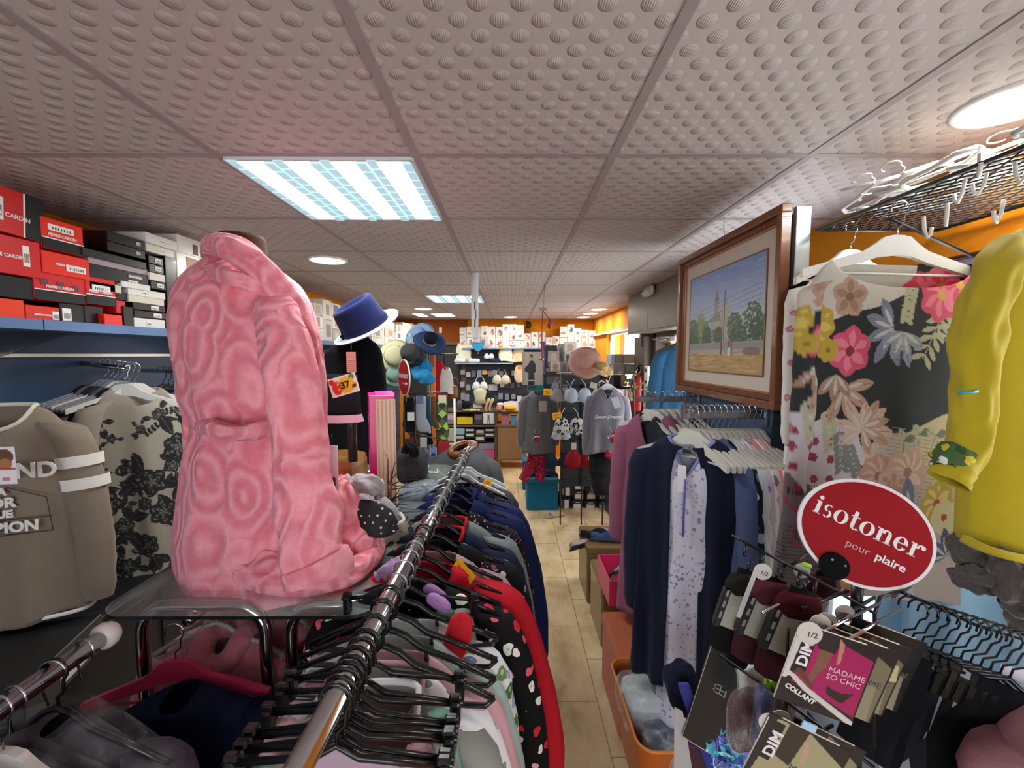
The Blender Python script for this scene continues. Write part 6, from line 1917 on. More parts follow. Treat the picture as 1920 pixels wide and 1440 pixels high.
garment('jumper', 'cream white jumper behind the dusty pink one at the lower right corner', 'jumper', cloth('#d9d6cc'), TR(P(1890, 1292, .86), -.4), None, sleeve=.3, W=.17, L=.4, T=.05, neck=.05, drop=.02, seed=401, splay=.0)
garment('jumper', 'dusty pink jumper in the lower right corner', 'jumper', cloth('#9c6f74', '#8b5f65', fuzz=.002), TR(P(2010, 1345, .66), -.3), None, sleeve=.4, W=.10, L=.5, T=.07, neck=.004, drop=.0, seed=402, nt=64, splay=-.02, fold=.016)
tag_card(.04, .024, TR(P(1903, 1252, .75), -.3, 0, .1), 'white lettered tag near the right edge above the cream jumper', '#d2d2e0')

# ================================================================ black folder box with a monogram, orange basket, cubes
bb = thing('presentation_box', 'tall black box with a small silver monogram leaning by the aisle', 'box', TR(P(1352, 1288, 1.18), -.45, -.1, .24))
m = MB(); m.box((0, 0, 0), (.108, .03, .36), b=.002); m.build('carton', gloss('#191512', .3), bb)
m = MB(); S = .026
def stroke(pts): m.tube([(x * S, -.0165, z * S) for x, z in pts], .0011, 5)
stroke([(-.5, -.45), (.45, -.45)]); stroke([(-.5, .0), (.5, .0)]); stroke([(-.5, -.45), (-.75, -.22), (-.5, 0), (-.75, .22), (-.5, .45), (-.1, .45), (-.1, -.45)]); stroke([(.45, -.6), (.45, .2)])
m.build('monogram', plain('#b9b6b2', .3), bb)
m = MB(); m.tube([(-.054, -.017, -.18), (.054, -.017, -.18)], .0014, 4); m.tube([(-.054, -.017, -.18), (-.054, -.017, .18)], .0010, 4); m.build('bright_edge', plain('#c3b79a', .4), bb)
m = MB(); m.box((0, 0, 0), (.13, .006, .3)); m.build('film_sheet', glassy('#dfe6ea', .3, .1), None, 'clear film bag behind the tall black box', 'plastic bag', M=TR(P(1392, 1330, 1.22), -.4, 0, .3))
m = MB(); m.box((0, 0, 0), (.03, .012, .34), b=.002); m.build('folder', plain('#26348f', .4), None, 'blue folder standing in front of the black box', 'folder', M=TR(P(1318, 1390, 1.22), -.4, 0, -.35))
m = MB(); m.prism([(-.03, -.12), (.03, -.12), (.012, .12), (-.01, .13)], .004); m.build('paper_sheet', plain('#b9b5b4', .6), None, 'grey white sheet of paper standing in the orange basket', 'paper', M=TR(P(1278, 1408, 1.22), -.3, 0, -.1))
m = MB(); m.box((0, 0, 0), (.07, .03, .09), b=.003); m.build('packet', plain('#4a2238', .5), None, 'plum packet between the paper and the blue folder', 'packet', M=TR(P(1305, 1420, 1.3), -.3))
lump('folded_garment', 'folded navy garment lying against the hems by the black box', 'folded clothes', 1282, 1290, 1.32, .11, .08, .17, NVY, 6, None, -.35)
# orange tote basket
OR = plain('#c05f1d', .45)
bk = thing('storage_basket', 'orange open basket on the floor full of film wrapped clothes', 'basket', TR((.66, 1.60, 0)))
m = MB(); R2 = []
def rsq(w, d, z, r_=.06, n=8):
    out = []
    for (sx_, sy_, a0) in ((1, 1, 0), (-1, 1, 90), (-1, -1, 180), (1, -1, 270)):
        for k in range(n):
            a = math.radians(a0 + 90 * k / (n - 1)); out.append((sx_ * (w / 2 - r_) + r_ * math.cos(a), sy_ * (d / 2 - r_) + r_ * math.sin(a), z + .03 * math.cos(2 * math.atan2(sy_, sx_) * 1) * 0))
    return out
m.loft([rsq(.30, .34, .004), rsq(.36, .40, .20), rsq(.41, .45, .45), rsq(.425, .465, .462), rsq(.40, .44, .462), rsq(.395, .435, .44), rsq(.34, .38, .16), rsq(.29, .33, .02)], cap0=True, cap1=True)
m.build('shell', OR, bk, mods=S1)
m = MB(); m.tube([(x, y, .462) for x, y, _ in rsq(.415, .455, 0)], .006, 8, closed=True); m.build('rim', plain('#d0752c', .4), bk)
for i, (x, y, z, s_, c_, lb) in enumerate(((.58, 1.64, .42, (.24, .2, .14), '#b9bec0', 'silver grey pyjamas in shiny film in the orange basket'), (.62, 1.50, .38, (.22, .18, .12), '#2c3152', 'navy checked pyjamas in film under the grey ones'), (.72, 1.66, .43, (.16, .2, .1), '#4a4f50', 'dark grey pyjamas with an oval label at the back of the basket'), (.66, 1.42, .40, (.2, .1, .12), '#8fb0b2', 'pale teal garment in film at the front of the basket'))):
    m = MB(); m.box((0, 0, 0), s_, b=.03); o = m.build('folded_garment', cloth(c_), None, lb, 'folded clothes', 'film wrapped clothes in the orange basket', M=TR((x, y, z), .2 * i), mods=S1)
    m = MB(); m.box((0, 0, 0), tuple(v * 1.07 for v in s_), b=.03); m.build('film_wrap', FLM, o)
m = MB(); m.lathe([(0, 0), (.055, .0), (.055, .004), (0, .004)], 28, sx=1.3); o = m.build('paper_label', plain('#4d5552', .4), None, 'oval dark label with a blue stamp on the film packs', 'label', M=TR((.64, 1.60, .505), .3))
m = MB(); m.box((0, 0, .005), (.03, .02, .001)); m.build('stamp', plain('#cfdcea', .4), o)


def cube_box(label, x0, y0, s, h, col, z=0, rz=0, lid=True, mat=None, grp=None):
    o = thing('storage_cube', label, 'storage cube', TR((x0 + s / 2, y0 + s / 2, z), rz), grp)
    mt = mat or cloth(col, None, .7, 200, .15, .1)
    m = MB(); m.box((0, 0, (h - .06) / 2), (s * .97, s * .97, h - .06), b=.012); m.build('body', mt, o)
    m = MB(); m.box((0, 0, h - .035), (s, s, .07), b=.014); m.build('lid', mt, o)
    return o
GOLD = plain('#8a6f48', .32, .35)
GOLD2 = plain('#7d6440', .35, .35)
cube_box('salmon orange storage cube behind the orange basket', .515, 1.89, .40, .40, '#c56a47')
cube_box('bronze gold storage cube under the pink box', .565, 2.52, .38, .40, '#8a6f48', mat=GOLD)
cube_box('bronze gold storage cube carrying the slippers, farther up the aisle', .56, 3.0, .38, .44, '#8a6f48', mat=GOLD2)
bx = thing('open_box', 'bright pink open box of headbands on the bronze cube', 'box', TR((.72, 2.48, .405)))
PKB = plain('#c22a58', .4)
for (c_, d_) in (((0, -.16, .075), (.30, .008, .15)), ((0, .16, .075), (.30, .008, .15)), ((-.15, 0, .075), (.008, .32, .15)), ((.15, 0, .075), (.008, .32, .15)), ((0, 0, .004), (.3, .32, .008))):
    m = MB(); m.box(c_, d_); m.build('side_panel', PKB, bx)
for i, (c_, nm) in enumerate((('#2d3436', 'black'), ('#6fb5ac', 'mint'), ('#8d8a88', 'grey'), ('#7a3b54', 'plum'), ('#3f4a66', 'navy'))):
    m = MB(); m.tube([(.06 * math.cos(a), .0, .06 * math.sin(a) + .06) for a in [math.radians(-30 + 20 * k) for k in range(13)]], (.006, .014) if False else .009, 8)
    m.build('headband', cloth(c_), None, f'{nm} padded headband standing in the pink box', 'headband', 'headbands in the pink box', M=TR((.64 + .035 * i, 2.44 + .02 * (i % 2), .425 + .02 * (i % 3)), .3 * i))
for i, (px_, py_, zc, c_, lb, rz) in enumerate(((1090, 1020, 2.95, '#a58d90', 'mauve fleece slipper leaning over the edge of the bronze cube', .9), (1106, 985, 3.15, '#17181c', 'black slipper at the back on the bronze cube', .4),
                                              (1122, 1000, 3.05, '#34486c', 'blue and tartan slipper on the bronze cube', .2), (1142, 1008, 3.0, '#8c7b80', 'taupe slipper at the right on the bronze cube', -.2), (1136, 980, 3.25, '#1b1b20', 'second black slipper behind the taupe one', 0))):
    o = thing('slipper', lb, 'slipper', TR((.585 + .07 * i if i else .56, 3.10 + .05 * (i % 2), .448 if i else .40), rz + 1.2, 0, .9 if i == 0 else 0), 'slippers on the bronze cube')
    m = MB(); R2 = []
    for j in range(10):
        v = j / 9; w = .045 * (1 - .5 * abs(v - .55) ** 1.5 * 2); hgt_ = .02 + .05 * (math.sin(PI * min(1, v * 1.4)) if v < .7 else .6)
        R2.append([(w * math.cos(a), -.12 + .24 * v, max(0, hgt_ * math.sin(a)) + .004) for a in [2 * PI * k / 16 for k in range(16)]])
    m.loft(R2, cap0=True, cap1=True); m.build('upper', cloth(c_, fuzz=.002), o, mods=S1)
    m = MB(); m.box((0, 0, .004), (.08, .25, .012), b=.005); m.build('sole', plain('#2a2624', .7), o)
# ================================================================ navy hat, cloak, black top, gift box, slippers on the glass
def fedora(name, label, M, R=.085, H=.105, brim=.145, crown='#171f4c', bandc='#151b40', brimc='#cfdfe4', dent=.05, tilt_brim=.02, group=None):
    o = thing(name, label, 'hat', M, group)
    cm = cloth(crown, None, .95, 200, .2, .08)
    m = MB(); Rg = []
    for j in range(16):
        v = j / 15
        if v < .62: r_ = R * lerp(1, .90, v / .62); z = H * v / .62 * .92
        else:
            q_ = (v - .62) / .38; r_ = R * .90 * math.cos(q_ * PI / 2 * .97) ** .8; z = H * (.92 + .26 * math.sin(q_ * PI / 2))
        ring = []
        for k in range(40):
            a = 2 * PI * k / 40; x = r_ * .86 * math.cos(a); y = r_ * 1.08 * math.sin(a)
            d = dent * max(0, 1 - (r_ / (R * .75)) ** 2) * 1.5
            pinch = max(0, -math.sin(a)) ** 2 * max(0, v - .35) * .5
            ring.append((x * (1 - pinch), y * (1 - .1 * pinch), z - d + .012 * (y / R) * v))
        Rg.append(ring)
    m.loft(Rg, cap1=True); m.build('crown', cm, o, mods=S1)
    m = MB(); Rg = []
    for (r_, z) in ((R * .98, .002), (R * 1.2, -.002), (brim, .004), (brim + .003, .007), (brim, .010), (R * 1.2, .006), (R * .97, .01)):
        Rg.append([(r_ * .9 * math.cos(2 * PI * k / 48), r_ * 1.08 * math.sin(2 * PI * k / 48), z + (r_ - R) * tilt_brim * 8 * (abs(math.cos(2 * PI * k / 48)) - .45)) for k in range(48)])
    m.loft(Rg); m.build('brim', cloth(brimc, None, .9, 250, .2, .1), o, mods=S1)
    m = MB(); m.lathe([(R * 1.005, .004), (R * .985, .032)], 48, sx=.87, sy=1.09, cap=False); m.build('ribbon', cloth(bandc, None, .6), o)
    m = MB(); m.box((R * .62, -R * .72, .018), (.028, .012, .024), b=.004, M=None); m.build('bow', cloth(bandc, None, .6), o)
    return o


def cloth_tube(name, label, cat, pts, mat, flat=.7, wr=.006, seed=1, group=None, n=30, cap1=True, seg=28, parent=None):
    o = px_tube(pts, n=n, flat=flat, seed=seed, wr=wr, cap1=cap1, seg=seg)
    c0 = P(*pts[0][:3]); o.v = [tuple(Vector(v) - c0) for v in o.v]
    return o.build(name, mat, parent, label, cat, group, M=TR(c0), mods=S1)


df2 = thing('mannequin', 'black cloaked mannequin bust wearing the navy hat', 'mannequin', TR(P(668, 880, 1.95)))
RI = df2.matrix_basis.inverted()
lv = [(618, 664, 684, 0), (634, 652, 692, 0), (644, 630, 706, .01), (660, 612, 716, .02), (700, 604, 722, .03), (780, 604, 724, .035), (880, 604, 726, .035)]
R_ = []
for i in range(len(lv) - 1):
    a, b = lv[i], lv[i + 1]
    for k in range(6):
        tt = k / 6; R_.append(px_ring(lerp(a[0], b[0], tt), lerp(a[1], b[1], tt), lerp(a[2], b[2], tt), 1.95, .6, 80, lerp(a[3], b[3], tt), seed=2.2))
m = MB(); m.loft(R_, cap0=True); rebase(m).build('cloak', cloth('#14161c', '#0e0f14'), df2, mods=S1)
m = MB(); c = P(676, 640, 1.95); m.M = RI
m.lathe([(.035, -.02), (.03, .03), (.04, .06), (.055, .10), (.045, .15), (.0, .17)], 20, c=tuple(c)); m.build('head', plain('#c9c2b5', .5), df2)
fedora('hat', 'navy blue felt hat with pale blue brim on the cloaked mannequin', TR(P(688, 616, 1.84), 0, .5, -.40) @ rotz(-1.9), R=.108, H=.122, brim=.152)
# black top with pale band on a stand in front
tp = thing('camisole', 'black strapless top with pink satin hem and price card, beside the pink robe', 'top', TR(P(640, 790, 1.62)))
RI = tp.matrix_basis.inverted()
R_ = [px_ring(lerp(702, 780, k / 8), lerp(606, 598, k / 8), lerp(668, 676, k / 8), 1.62, .5, 60, .01, seed=3) for k in range(9)]
m = MB(); m.loft(R_); rebase(m).build('body', cloth('#1b1b1f'), tp, mods=[('SOLIDIFY', dict(thickness=.003))])
R_ = [px_ring(lerp(776, 790, k / 4), lerp(597, 595, k / 4), lerp(677, 681, k / 4), 1.62, .55, 60, .03, seed=3) for k in range(5)]
m = MB(); m.loft(R_); rebase(m).build('satin_hem', plain('#d5a8b8', .3), tp)
c = Canvas(60, 40, '#f3eee4'); c.ell(.6, .5, .3, .27, '#eac81e'); c.ell(.25, .45, .17, .24, '#d8352f'); c.ell(.12, .8, .1, .1, '#c02a34'); c.ell(.85, .85, .1, .1, '#4f9a4a'); c.ell(.9, .4, .06, .1, '#d9702c')
for k in range(9): c.ell(.6 + .3 * math.cos(k * .7), .5 + .4 * math.sin(k * .7), .04, .04, '#eac81e')
o = tag_card(.105, .07, TR(P(639, 705, 1.52), -.05, 0, -.28), 'colourful price card reading 37 on the black strapless top', canvas=c)
inst(text_mesh('37', .034, plain('#1b1a17'), .0004, .001), 'handwriting', TR((.006, -.0014, -.036)), o)
inst(text_mesh('.00', .014, plain('#1b1a17'), .0004, .0004), 'handwriting', TR((.036, -.0014, -.046)), o)
cd = tag_card(.034, .078, TR(P(658, 660, 1.60), .1), 'salmon swing tag with lines hanging below the navy hat', '#c98d80', string=.04, t=.003)
m = MB()
for k in range(9): m.box((0, -.0018, -.01 - .0075 * k), (.026, .0006, .001))
m.build('printed_lines', plain('#8f5348', .6), cd)
m = MB(); m.lathe([(.018, -.16), (.018, .0)], 12); m.build('post', plain('#2b2926', .4), None, 'dark post of the small stand under the black strapless top', 'stand', M=TR(P(660, 790, 1.66)))
# golden brown box block under it
cube = thing('storage_cube', 'golden brown rounded box on the glass behind the pink robe', 'box', TR((PY(648, 890, 1.72).x, 1.72, GZ)))
m = MB(); m.box((-.02, 0, .1), (.20, .22, .20), b=.03); m.build('body', plain('#a9773a', .35, .2), cube, mods=S1)
# magenta gift box with wood grain side
gx = P(716, 840, 1.55)
gb = thing('gift_box', 'tall magenta gift box with beige striped front standing on the glass', 'box', TR((gx.x, gx.y, GZ + .002), .35))
m = MB(); hh = P(716, 738, 1.55).z - GZ
m.box((0, 0, hh / 2), (.088, .14, hh), b=.002); m.build('carton', gloss('#d41f7c', .25), gb)
t = NT('beige_striped_board'); co = t.coord()
sx_ = t.node('ShaderNodeSeparateXYZ'); t.l.new(co, sx_.inputs[0])
st = t.math('FRACT', t.math('MULTIPLY', sx_.outputs[0], 75))
t.base(t.ramp(st, [(0, srgb('#9a7a5c')), (.12, srgb('#d9bf9f')), (.6, srgb('#e3cdb0')), (1, srgb('#c4a583'))])); t.bump(st, .4, .002)
m = MB(); m.box((.012, -.0715, hh / 2 - .008), (.066, .006, hh - .016), b=.001); m.build('striped_front', t.set(.6), gb)
m = MB(); m.box((.012, 0, hh + .002), (.064, .13, .003)); m.build('lid_flap', gloss('#e83d97', .3), gb)
pf = P(735, 940, 1.45)
sp_ = thing('dried_spray', 'dark spiky dried spray in front of the striped box', 'decoration', TR((pf.x, pf.y, GZ)))
m = MB(); r = random.Random(8)
for k in range(26):
    a_ = r.uniform(.2, 1.7) if k % 3 else r.uniform(-.3, .4); L = r.uniform(.06, .17); z0 = r.uniform(.02, .16)
    b0 = Vector((r.uniform(-.02, .0), r.uniform(-.02, .02), z0))
    m.tube([b0, b0 + Vector((L * .5 * math.cos(a_) * .7, r.uniform(-.02, .02), L * .55 * math.sin(a_))), b0 + Vector((L * math.cos(a_) * .9, r.uniform(-.03, .03), L * .8 * math.sin(a_)))], [.0022, .0014, .0004], 4)
m.build('spikes', plain('#2b2420', .7), sp_)
m = MB(); m.tube([(-.015, 0, 0), (-.005, 0, .1), (0, 0, .2)], .003, 6); m.build('stem', plain('#6b4a30', .7), sp_)
# fur slippers, polka dot sole
t = NT('polka_dot_sole'); co = t.coord()
v_ = t.voro(t.coord(rot=(0, 0, .7)), 62, 'F1', 0); t.base(t.mix(t.math('LESS_THAN', v_, .22), srgb('#121214'), srgb('#d9d6cf'))); M_DOT = t.set(.6)
GFUR = cloth('#b3a9ac', '#8f868b', 1, 60, .8, .4, 'grey_faux_fur', fuzz=.008)
s1 = thing('slipper', 'grey fur trimmed slipper lying on its side with black polka dot sole', 'slipper', TR(P(690, 990, 1.30)))
RI = s1.matrix_basis.inverted()
tb = px_tube([(648, 905, 1.34, 10), (662, 908, 1.30, 15), (690, 905, 1.28, 17), (706, 915, 1.30, 13), (710, 930, 1.32, 8)], n=30, flat=1.2, seed=60, wr=.012, cap1=True); rebase(tb).build('fur_cuff', GFUR, s1, mods=S1)
tb = px_tube([(652, 925, 1.36, 14), (670, 950, 1.33, 24), (690, 975, 1.33, 22), (700, 990, 1.33, 10)], n=24, flat=.8, seed=61, wr=.003, cap1=True); rebase(tb).build('upper', cloth('#a79fa3', fuzz=.001), s1, mods=S1)
tb = px_tube([(652, 968, 1.26, 12), (672, 962, 1.24, 25), (700, 972, 1.235, 30), (726, 984, 1.24, 25), (746, 990, 1.25, 8)], n=30, flat=.22, seed=62, wr=.001, cap1=True); rebase(tb).build('sole', M_DOT, s1, mods=S1)
s2 = thing('slipper', 'light grey slipper toe with white edge pointing right, behind the polka dot one', 'slipper', TR(P(720, 960, 1.36)))
RI = s2.matrix_basis.inverted()
tb = px_tube([(690, 935, 1.38, 10), (708, 948, 1.37, 20), (730, 962, 1.36, 17), (752, 974, 1.36, 7)], n=24, flat=.5, seed=63, wr=.002, cap1=True); rebase(tb).build('upper', cloth('#a3a0a2'), s2, mods=S1)
tb = px_tube([(700, 975, 1.345, 4), (735, 984, 1.34, 4), (757, 976, 1.345, 3), (750, 962, 1.36, 3)], n=24, flat=.8, seed=64, wr=.0005, cap1=True); rebase(tb).build('sole_edge', plain('#dedbd8', .5), s2)
cloth_tube('scarf', 'leopard print scarf lying on the glass under the slippers', 'scarf', [(660, 1008, 1.34, 12), (700, 1010, 1.32, 24), (740, 1000, 1.36, 26), (770, 985, 1.42, 20)], PRINT_LEO, .35, .008, 65)
# grey knit hats and bags farther along the glass
lump('knitted_bag', 'charcoal fleece bag with black fur collar at the far end of the glass', 'bag', 772, 872, 2.02, .15, .14, .18, cloth('#4b4b4e', '#3b3b3e', fuzz=.004), 7, None, -.12)
cloth_tube('fur_collar', 'black fur collar on the charcoal bag at the far end of the glass', 'collar', [(757, 850, 1.92, 5), (764, 836, 1.92, 9), (774, 842, 1.9, 10), (776, 858, 1.9, 8)], cloth('#1a1a1b', fuzz=.008), 1, .008, 66)
lump('knitted_hat', 'grey blue knitted hat on the glass near its far corner', 'hat', 776, 935, 1.78, .13, .12, .11, cloth('#7f8894', '#67707c', fuzz=.003), 8)
lump('folded_scarf', 'folded pale grey patterned scarf on the far part of the glass', 'scarf', 800, 912, 1.95, .16, .10, .05, blobs('#8d929a', ['#b9bcc2', '#6a6e77'], 40, .4, 'grey_jacquard', seed=30), 9)
# sleeve-like rolled cloths on the rail near the glass corner
cloth_tube('scarf', 'lilac and salmon plush scarf lying over the edge beside the middle rail', 'scarf', [(704, 1085, 1.12, 10), (735, 1072, 1.13, 20), (760, 1060, 1.16, 14)], cloth('#a98bb0', fuzz=.004), .7, .008, 67)

# ================================================================ hats and sock stand at mid left
st_ = thing('sock_display', 'black wire sock stand at mid left carrying the small red sign', 'display rack', TR(P(780, 880, 2.6)))
q = st_.matrix_basis.inverted()
for a_, b_ in (((762, 738, 2.45), (838, 736, 2.75)), ((765, 812, 2.5), (838, 826, 2.75)), ((778, 738, 2.5), (778, 905, 2.5)), ((838, 735, 2.75), (838, 860, 2.75)), ((758, 735, 2.45), (757, 905, 2.45))):
    m = MB(q); m.tube([P(*a_), P(*b_)], .006, 6); m.build('bar', WIRE, st_)
sg2 = round_sign(TR(P(758, 708, 2.42), -1.03, 0, 0), .105, .105, 'small red round sign seen at an angle on the sock stand at mid left')
m = MB(); m.tube([(0, .004, -.1), (0, .004, -.16)], .008, 8); m.build('post', BLACKP, sg2)


def sock(px_, py0, py1, zc, w, mat, label, group='socks on the mid left stand', heel=1):
    a = P(px_, py0, zc); b = P(px_, py1, zc); h = a.z - b.z; w = w / F * zc
    m = MB(); Rg = []
    for j in range(16):
        v = j / 15; x = 0 if v < .7 else heel * (v - .7) * h * .35; ww = w / 2 * (1 + (.45 * math.sin((v - .6) / .4 * PI) if v > .6 else 0))
        Rg.append([(x + ww * math.cos(t_), .012 * math.sin(t_), -h * v) for t_ in [2 * PI * k / 20 for k in range(20)]])
    m.loft(Rg, cap0=True, cap1=True)
    return m.build('sock', mat, None, label, 'sock', group, M=TR(a, .15), mods=S1)


def argyle(base, d1, d2, s=34):
    t = NT('argyle_knit'); co = t.coord(rot=(0, PI / 4, 0), scale=(1, 1, 1))
    mp = t.node('ShaderNodeMapping'); mp.inputs['Scale'].default_value = (s, 1, s); t.l.new(co, mp.inputs[0])
    sp = t.node('ShaderNodeSeparateXYZ'); t.l.new(mp.outputs[0], sp.inputs[0])
    fx = t.math('FLOOR', sp.outputs[0]); fz = t.math('FLOOR', sp.outputs[2])
    k = t.math('MODULO', t.math('ABSOLUTE', t.math('ADD', fx, fz)), 3.0)
    t.base(t.ramp(t.math('DIVIDE', k, 3.0), [(0, srgb(base)), (.3, srgb(d1)), (.6, srgb(d2))], 'CONSTANT'))
    return t.set(.9)
sock(766, 745, 812, 2.50, 18, cloth('#26262a'), 'black sock with a white band, leftmost on the mid left stand', heel=.3)
sock(788, 742, 812, 2.52, 21, cloth('#a9acb6'), 'light grey sport sock on the mid left stand')
sock(803, 742, 800, 2.60, 7, cloth('#1f4e5c'), 'thin teal sock beside the light grey one')
sock(812, 742, 805, 2.64, 9, cloth('#6b4733'), 'brown sock between the teal and the green one')
sock(829, 752, 826, 2.70, 18, argyle('#5a6446', '#a6cf5a', '#343a30', 26), 'olive and lime diamond pattern sock on the mid left stand', heel=0)
sock(798, 838, 868, 2.6, 14, argyle('#6d7080', '#3b3f55', '#8a8d99', 30), 'grey diamond pattern sock in the lower row', heel=0)
sock(813, 834, 866, 2.65, 12, argyle('#7f97c4', '#2e3d72', '#a4b4d4', 30), 'light blue diamond pattern sock in the lower row', heel=0)
sock(806, 812, 834, 2.66, 9, cloth('#1d2238'), 'navy sock in the middle of the mid left stand', heel=0)
for (x, y, w, h, zc, c_, lb) in ((829, 741, .05, .05, 2.68, '#d8d3a8', 'cream card at the top of the lime diamond sock'), (770, 773, .04, .05, 2.46, '#dcdcd6', 'white card on the black sock'), (787, 742, .04, .04, 2.5, '#5f6f96', 'blue and pink sticker on the light grey sock'),
                                 (832, 827, .07, .085, 2.6, '#b3202c', 'red sock card in the lower row of the stand'), (794, 820, .04, .06, 2.5, '#c9c2b8', 'small photo card in the lower row of the stand'), (770, 822, .08, .05, 2.5, '#8b2530', 'dark red knitted band hanging at the lower left of the stand')):
    tag_card(w, h, TR(P(x, y, zc), .1), lb, c_, group='cards on the mid left stand', cat='card', name='product_card')
HS = 'hats at mid left'
def hatstand(px_, py_, zc, label):
    p = P(px_, py_, zc); o = thing('hat_stand', label, 'hat stand', TR((p.x, p.y, 0)))
    m = MB(); m.tube([(0, 0, 0), (0, 0, p.z)], .011, 8); m.build('post', metal('#b9b4a8', .3), o)
    m = MB(); m.lathe([(.14, 0), (.14, .015), (.02, .03)], 24); m.build('base', BLACKP, o)
hatstand(803, 660, 3.2, 'steel hat stand under the navy wide hat at mid left')
def sunhat(label, M, R, brim, H, crown, brimc, ribbon=None, band=None):
    o = thing('hat', label, 'hat', M, HS)
    m = MB(); m.lathe([(R, 0), (R * .98, H * .5), (R * .9, H * .85), (R * .6, H), (0, H * 1.02)], 36); m.build('crown', cloth(crown, None, .9, 220, .3), o, mods=S1)
    m = MB(); Rg = [[(r_ * math.cos(a), r_ * math.sin(a), z + .012 * math.sin(2 * a) * (r_ / brim)) for a in [2 * PI * k / 48 for k in range(48)]] for r_, z in ((R * .98, .002), (brim * .8, -.004), (brim, -.01), (brim * .8, .002), (R, .006))]
    m.loft(Rg); m.build('brim', cloth(brimc, None, .9, 220, .3), o)
    if ribbon:
        m = MB(); m.lathe([(R * 1.01, .004), (R * 1.0, .03)], 36, cap=False); m.build('ribbon', cloth(ribbon), o)
    if band:
        for k in range(4):
            m = MB(); rr_ = lerp(R, brim, (k + .5) / 4); m.tube([(rr_ * math.cos(a), rr_ * math.sin(a), .004 - .01 * k / 4) for a in [2 * PI * q_ / 40 for q_ in range(40)]], .003, 5, closed=True); m.build('stripe', cloth(band), o)
    return o
sunhat('wide navy hat with dark crown on the stand at mid left', TR(P(806, 640, 3.15), 0, .75, .35), .055, .125, .07, '#141a2c', '#2e4468')
sunhat('light blue striped sun hat behind the navy one at mid left', TR(P(786, 628, 3.3), 0, 1.0, -.2), .055, .12, .06, '#7fa3cc', '#8fb1d6', band='#dfe9f2')
sunhat('natural straw hat under the light blue one at mid left', TR(P(798, 648, 3.3), 0, .3, .4), .05, .12, .06, '#b08a58', '#b9935e')
sunhat('pale green straw boater hanging on the wall behind the mannequin', TR(P(741, 668, 3.0), 0, 1.35, .1), .075, .125, .06, '#c3c3a0', '#b9bb97', '#d3d2b4')
sunhat('dark grey felt hat beside the pale boater', TR(P(771, 668, 3.0), 0, .9, 0), .07, .085, .09, '#3f3f42', '#39393c')
sunhat('sage green cloth hat half hidden behind the small red sign', TR(P(741, 705, 3.0), 0, 1.0, 0), .06, .09, .06, '#6f8f86', '#7d9a90')
m = MB(); m.box((0, 0, 0), (.035, .02, 1.99), b=.002); m.build('divider_strip', plain('#d5761f', .5), None, 'narrow orange panel behind the hat stand', 'panel', M=TR((P(812, 700, 3.45).x, P(812, 700, 3.45).y, .995)))
cloth_tube('bikini_top', 'bright blue gathered swimsuit top at mid left', 'swimwear', [(776, 684, 3.0, 4), (784, 700, 2.97, 12), (800, 708, 2.95, 14), (814, 715, 2.97, 6)], cloth('#2f86b8'), .6, .01, 68)
cloth_tube('bikini_top', 'second blue swimsuit cup hanging below the first at mid left', 'swimwear', [(779, 682, 3.05, 12), (796, 690, 3.03, 16), (810, 694, 3.05, 8)], cloth('#2a7cae'), .6, .01, 69)
garment('dress', 'red dress with black top beside the hat stand', 'dress', cloth('#b01f30'), TR(P(822, 676, 4.1), .3), None, sleeve=0, W=.075, L=.36, T=.04, neck=.03, drop=.02, seed=501, flare=1.6)
garment('blouse', 'white sleeveless blouse hanging by the dark opening at the back left', 'blouse', cloth('#d9d8d2'), TR(P(836, 688, 4.1), .3), None, sleeve=0, W=.07, L=.26, T=.04, neck=.03, drop=.02, seed=502)
hb = thing('handbag', 'tan brown shoulder bag hanging at the back left of the shop', 'handbag', TR(P(850, 735, 4.15)))
m = MB(); m.box((0, 0, 0), (.10, .05, .14), b=.025); m.build('body', plain('#8f5a2c', .4), hb, mods=S1)
m = MB(); m.tube([(-.05, 0, .08), (-.03, 0, .14), (.03, 0, .14), (.05, 0, .08)], .006, 6); m.build('strap', plain('#6f431f', .4), hb)
p_ = P(832, 664, 4.1); st2 = thing('clothes_stand', 'slim dark stand carrying the red dress, white blouse and tan bag', 'clothes stand', TR((p_.x, p_.y + .03, 0)))
m = MB(); m.tube([(0, 0, 0), (0, 0, p_.z)], .01, 8); m.build('post', BLACKP, st2)
m = MB(); m.tube([(-.08, -.02, p_.z), (.14, -.02, p_.z)], .006, 6); m.build('bar', BLACKP, st2)
m = MB(); m.box((0, 0, .015), (.3, .3, .03), b=.005); m.build('base', BLACKP, st2)
m = MB(); m.tube([(0, 0, 0), (0, 0, P(852, 738, 5.2).z)], .013, 8); o = m.build('display_post', plain('#dcd9d0', .4), None, 'white post standing by the tan bag', 'post', M=TR((P(852, 738, 5.2).x, P(852, 738, 5.2).y, 0)))

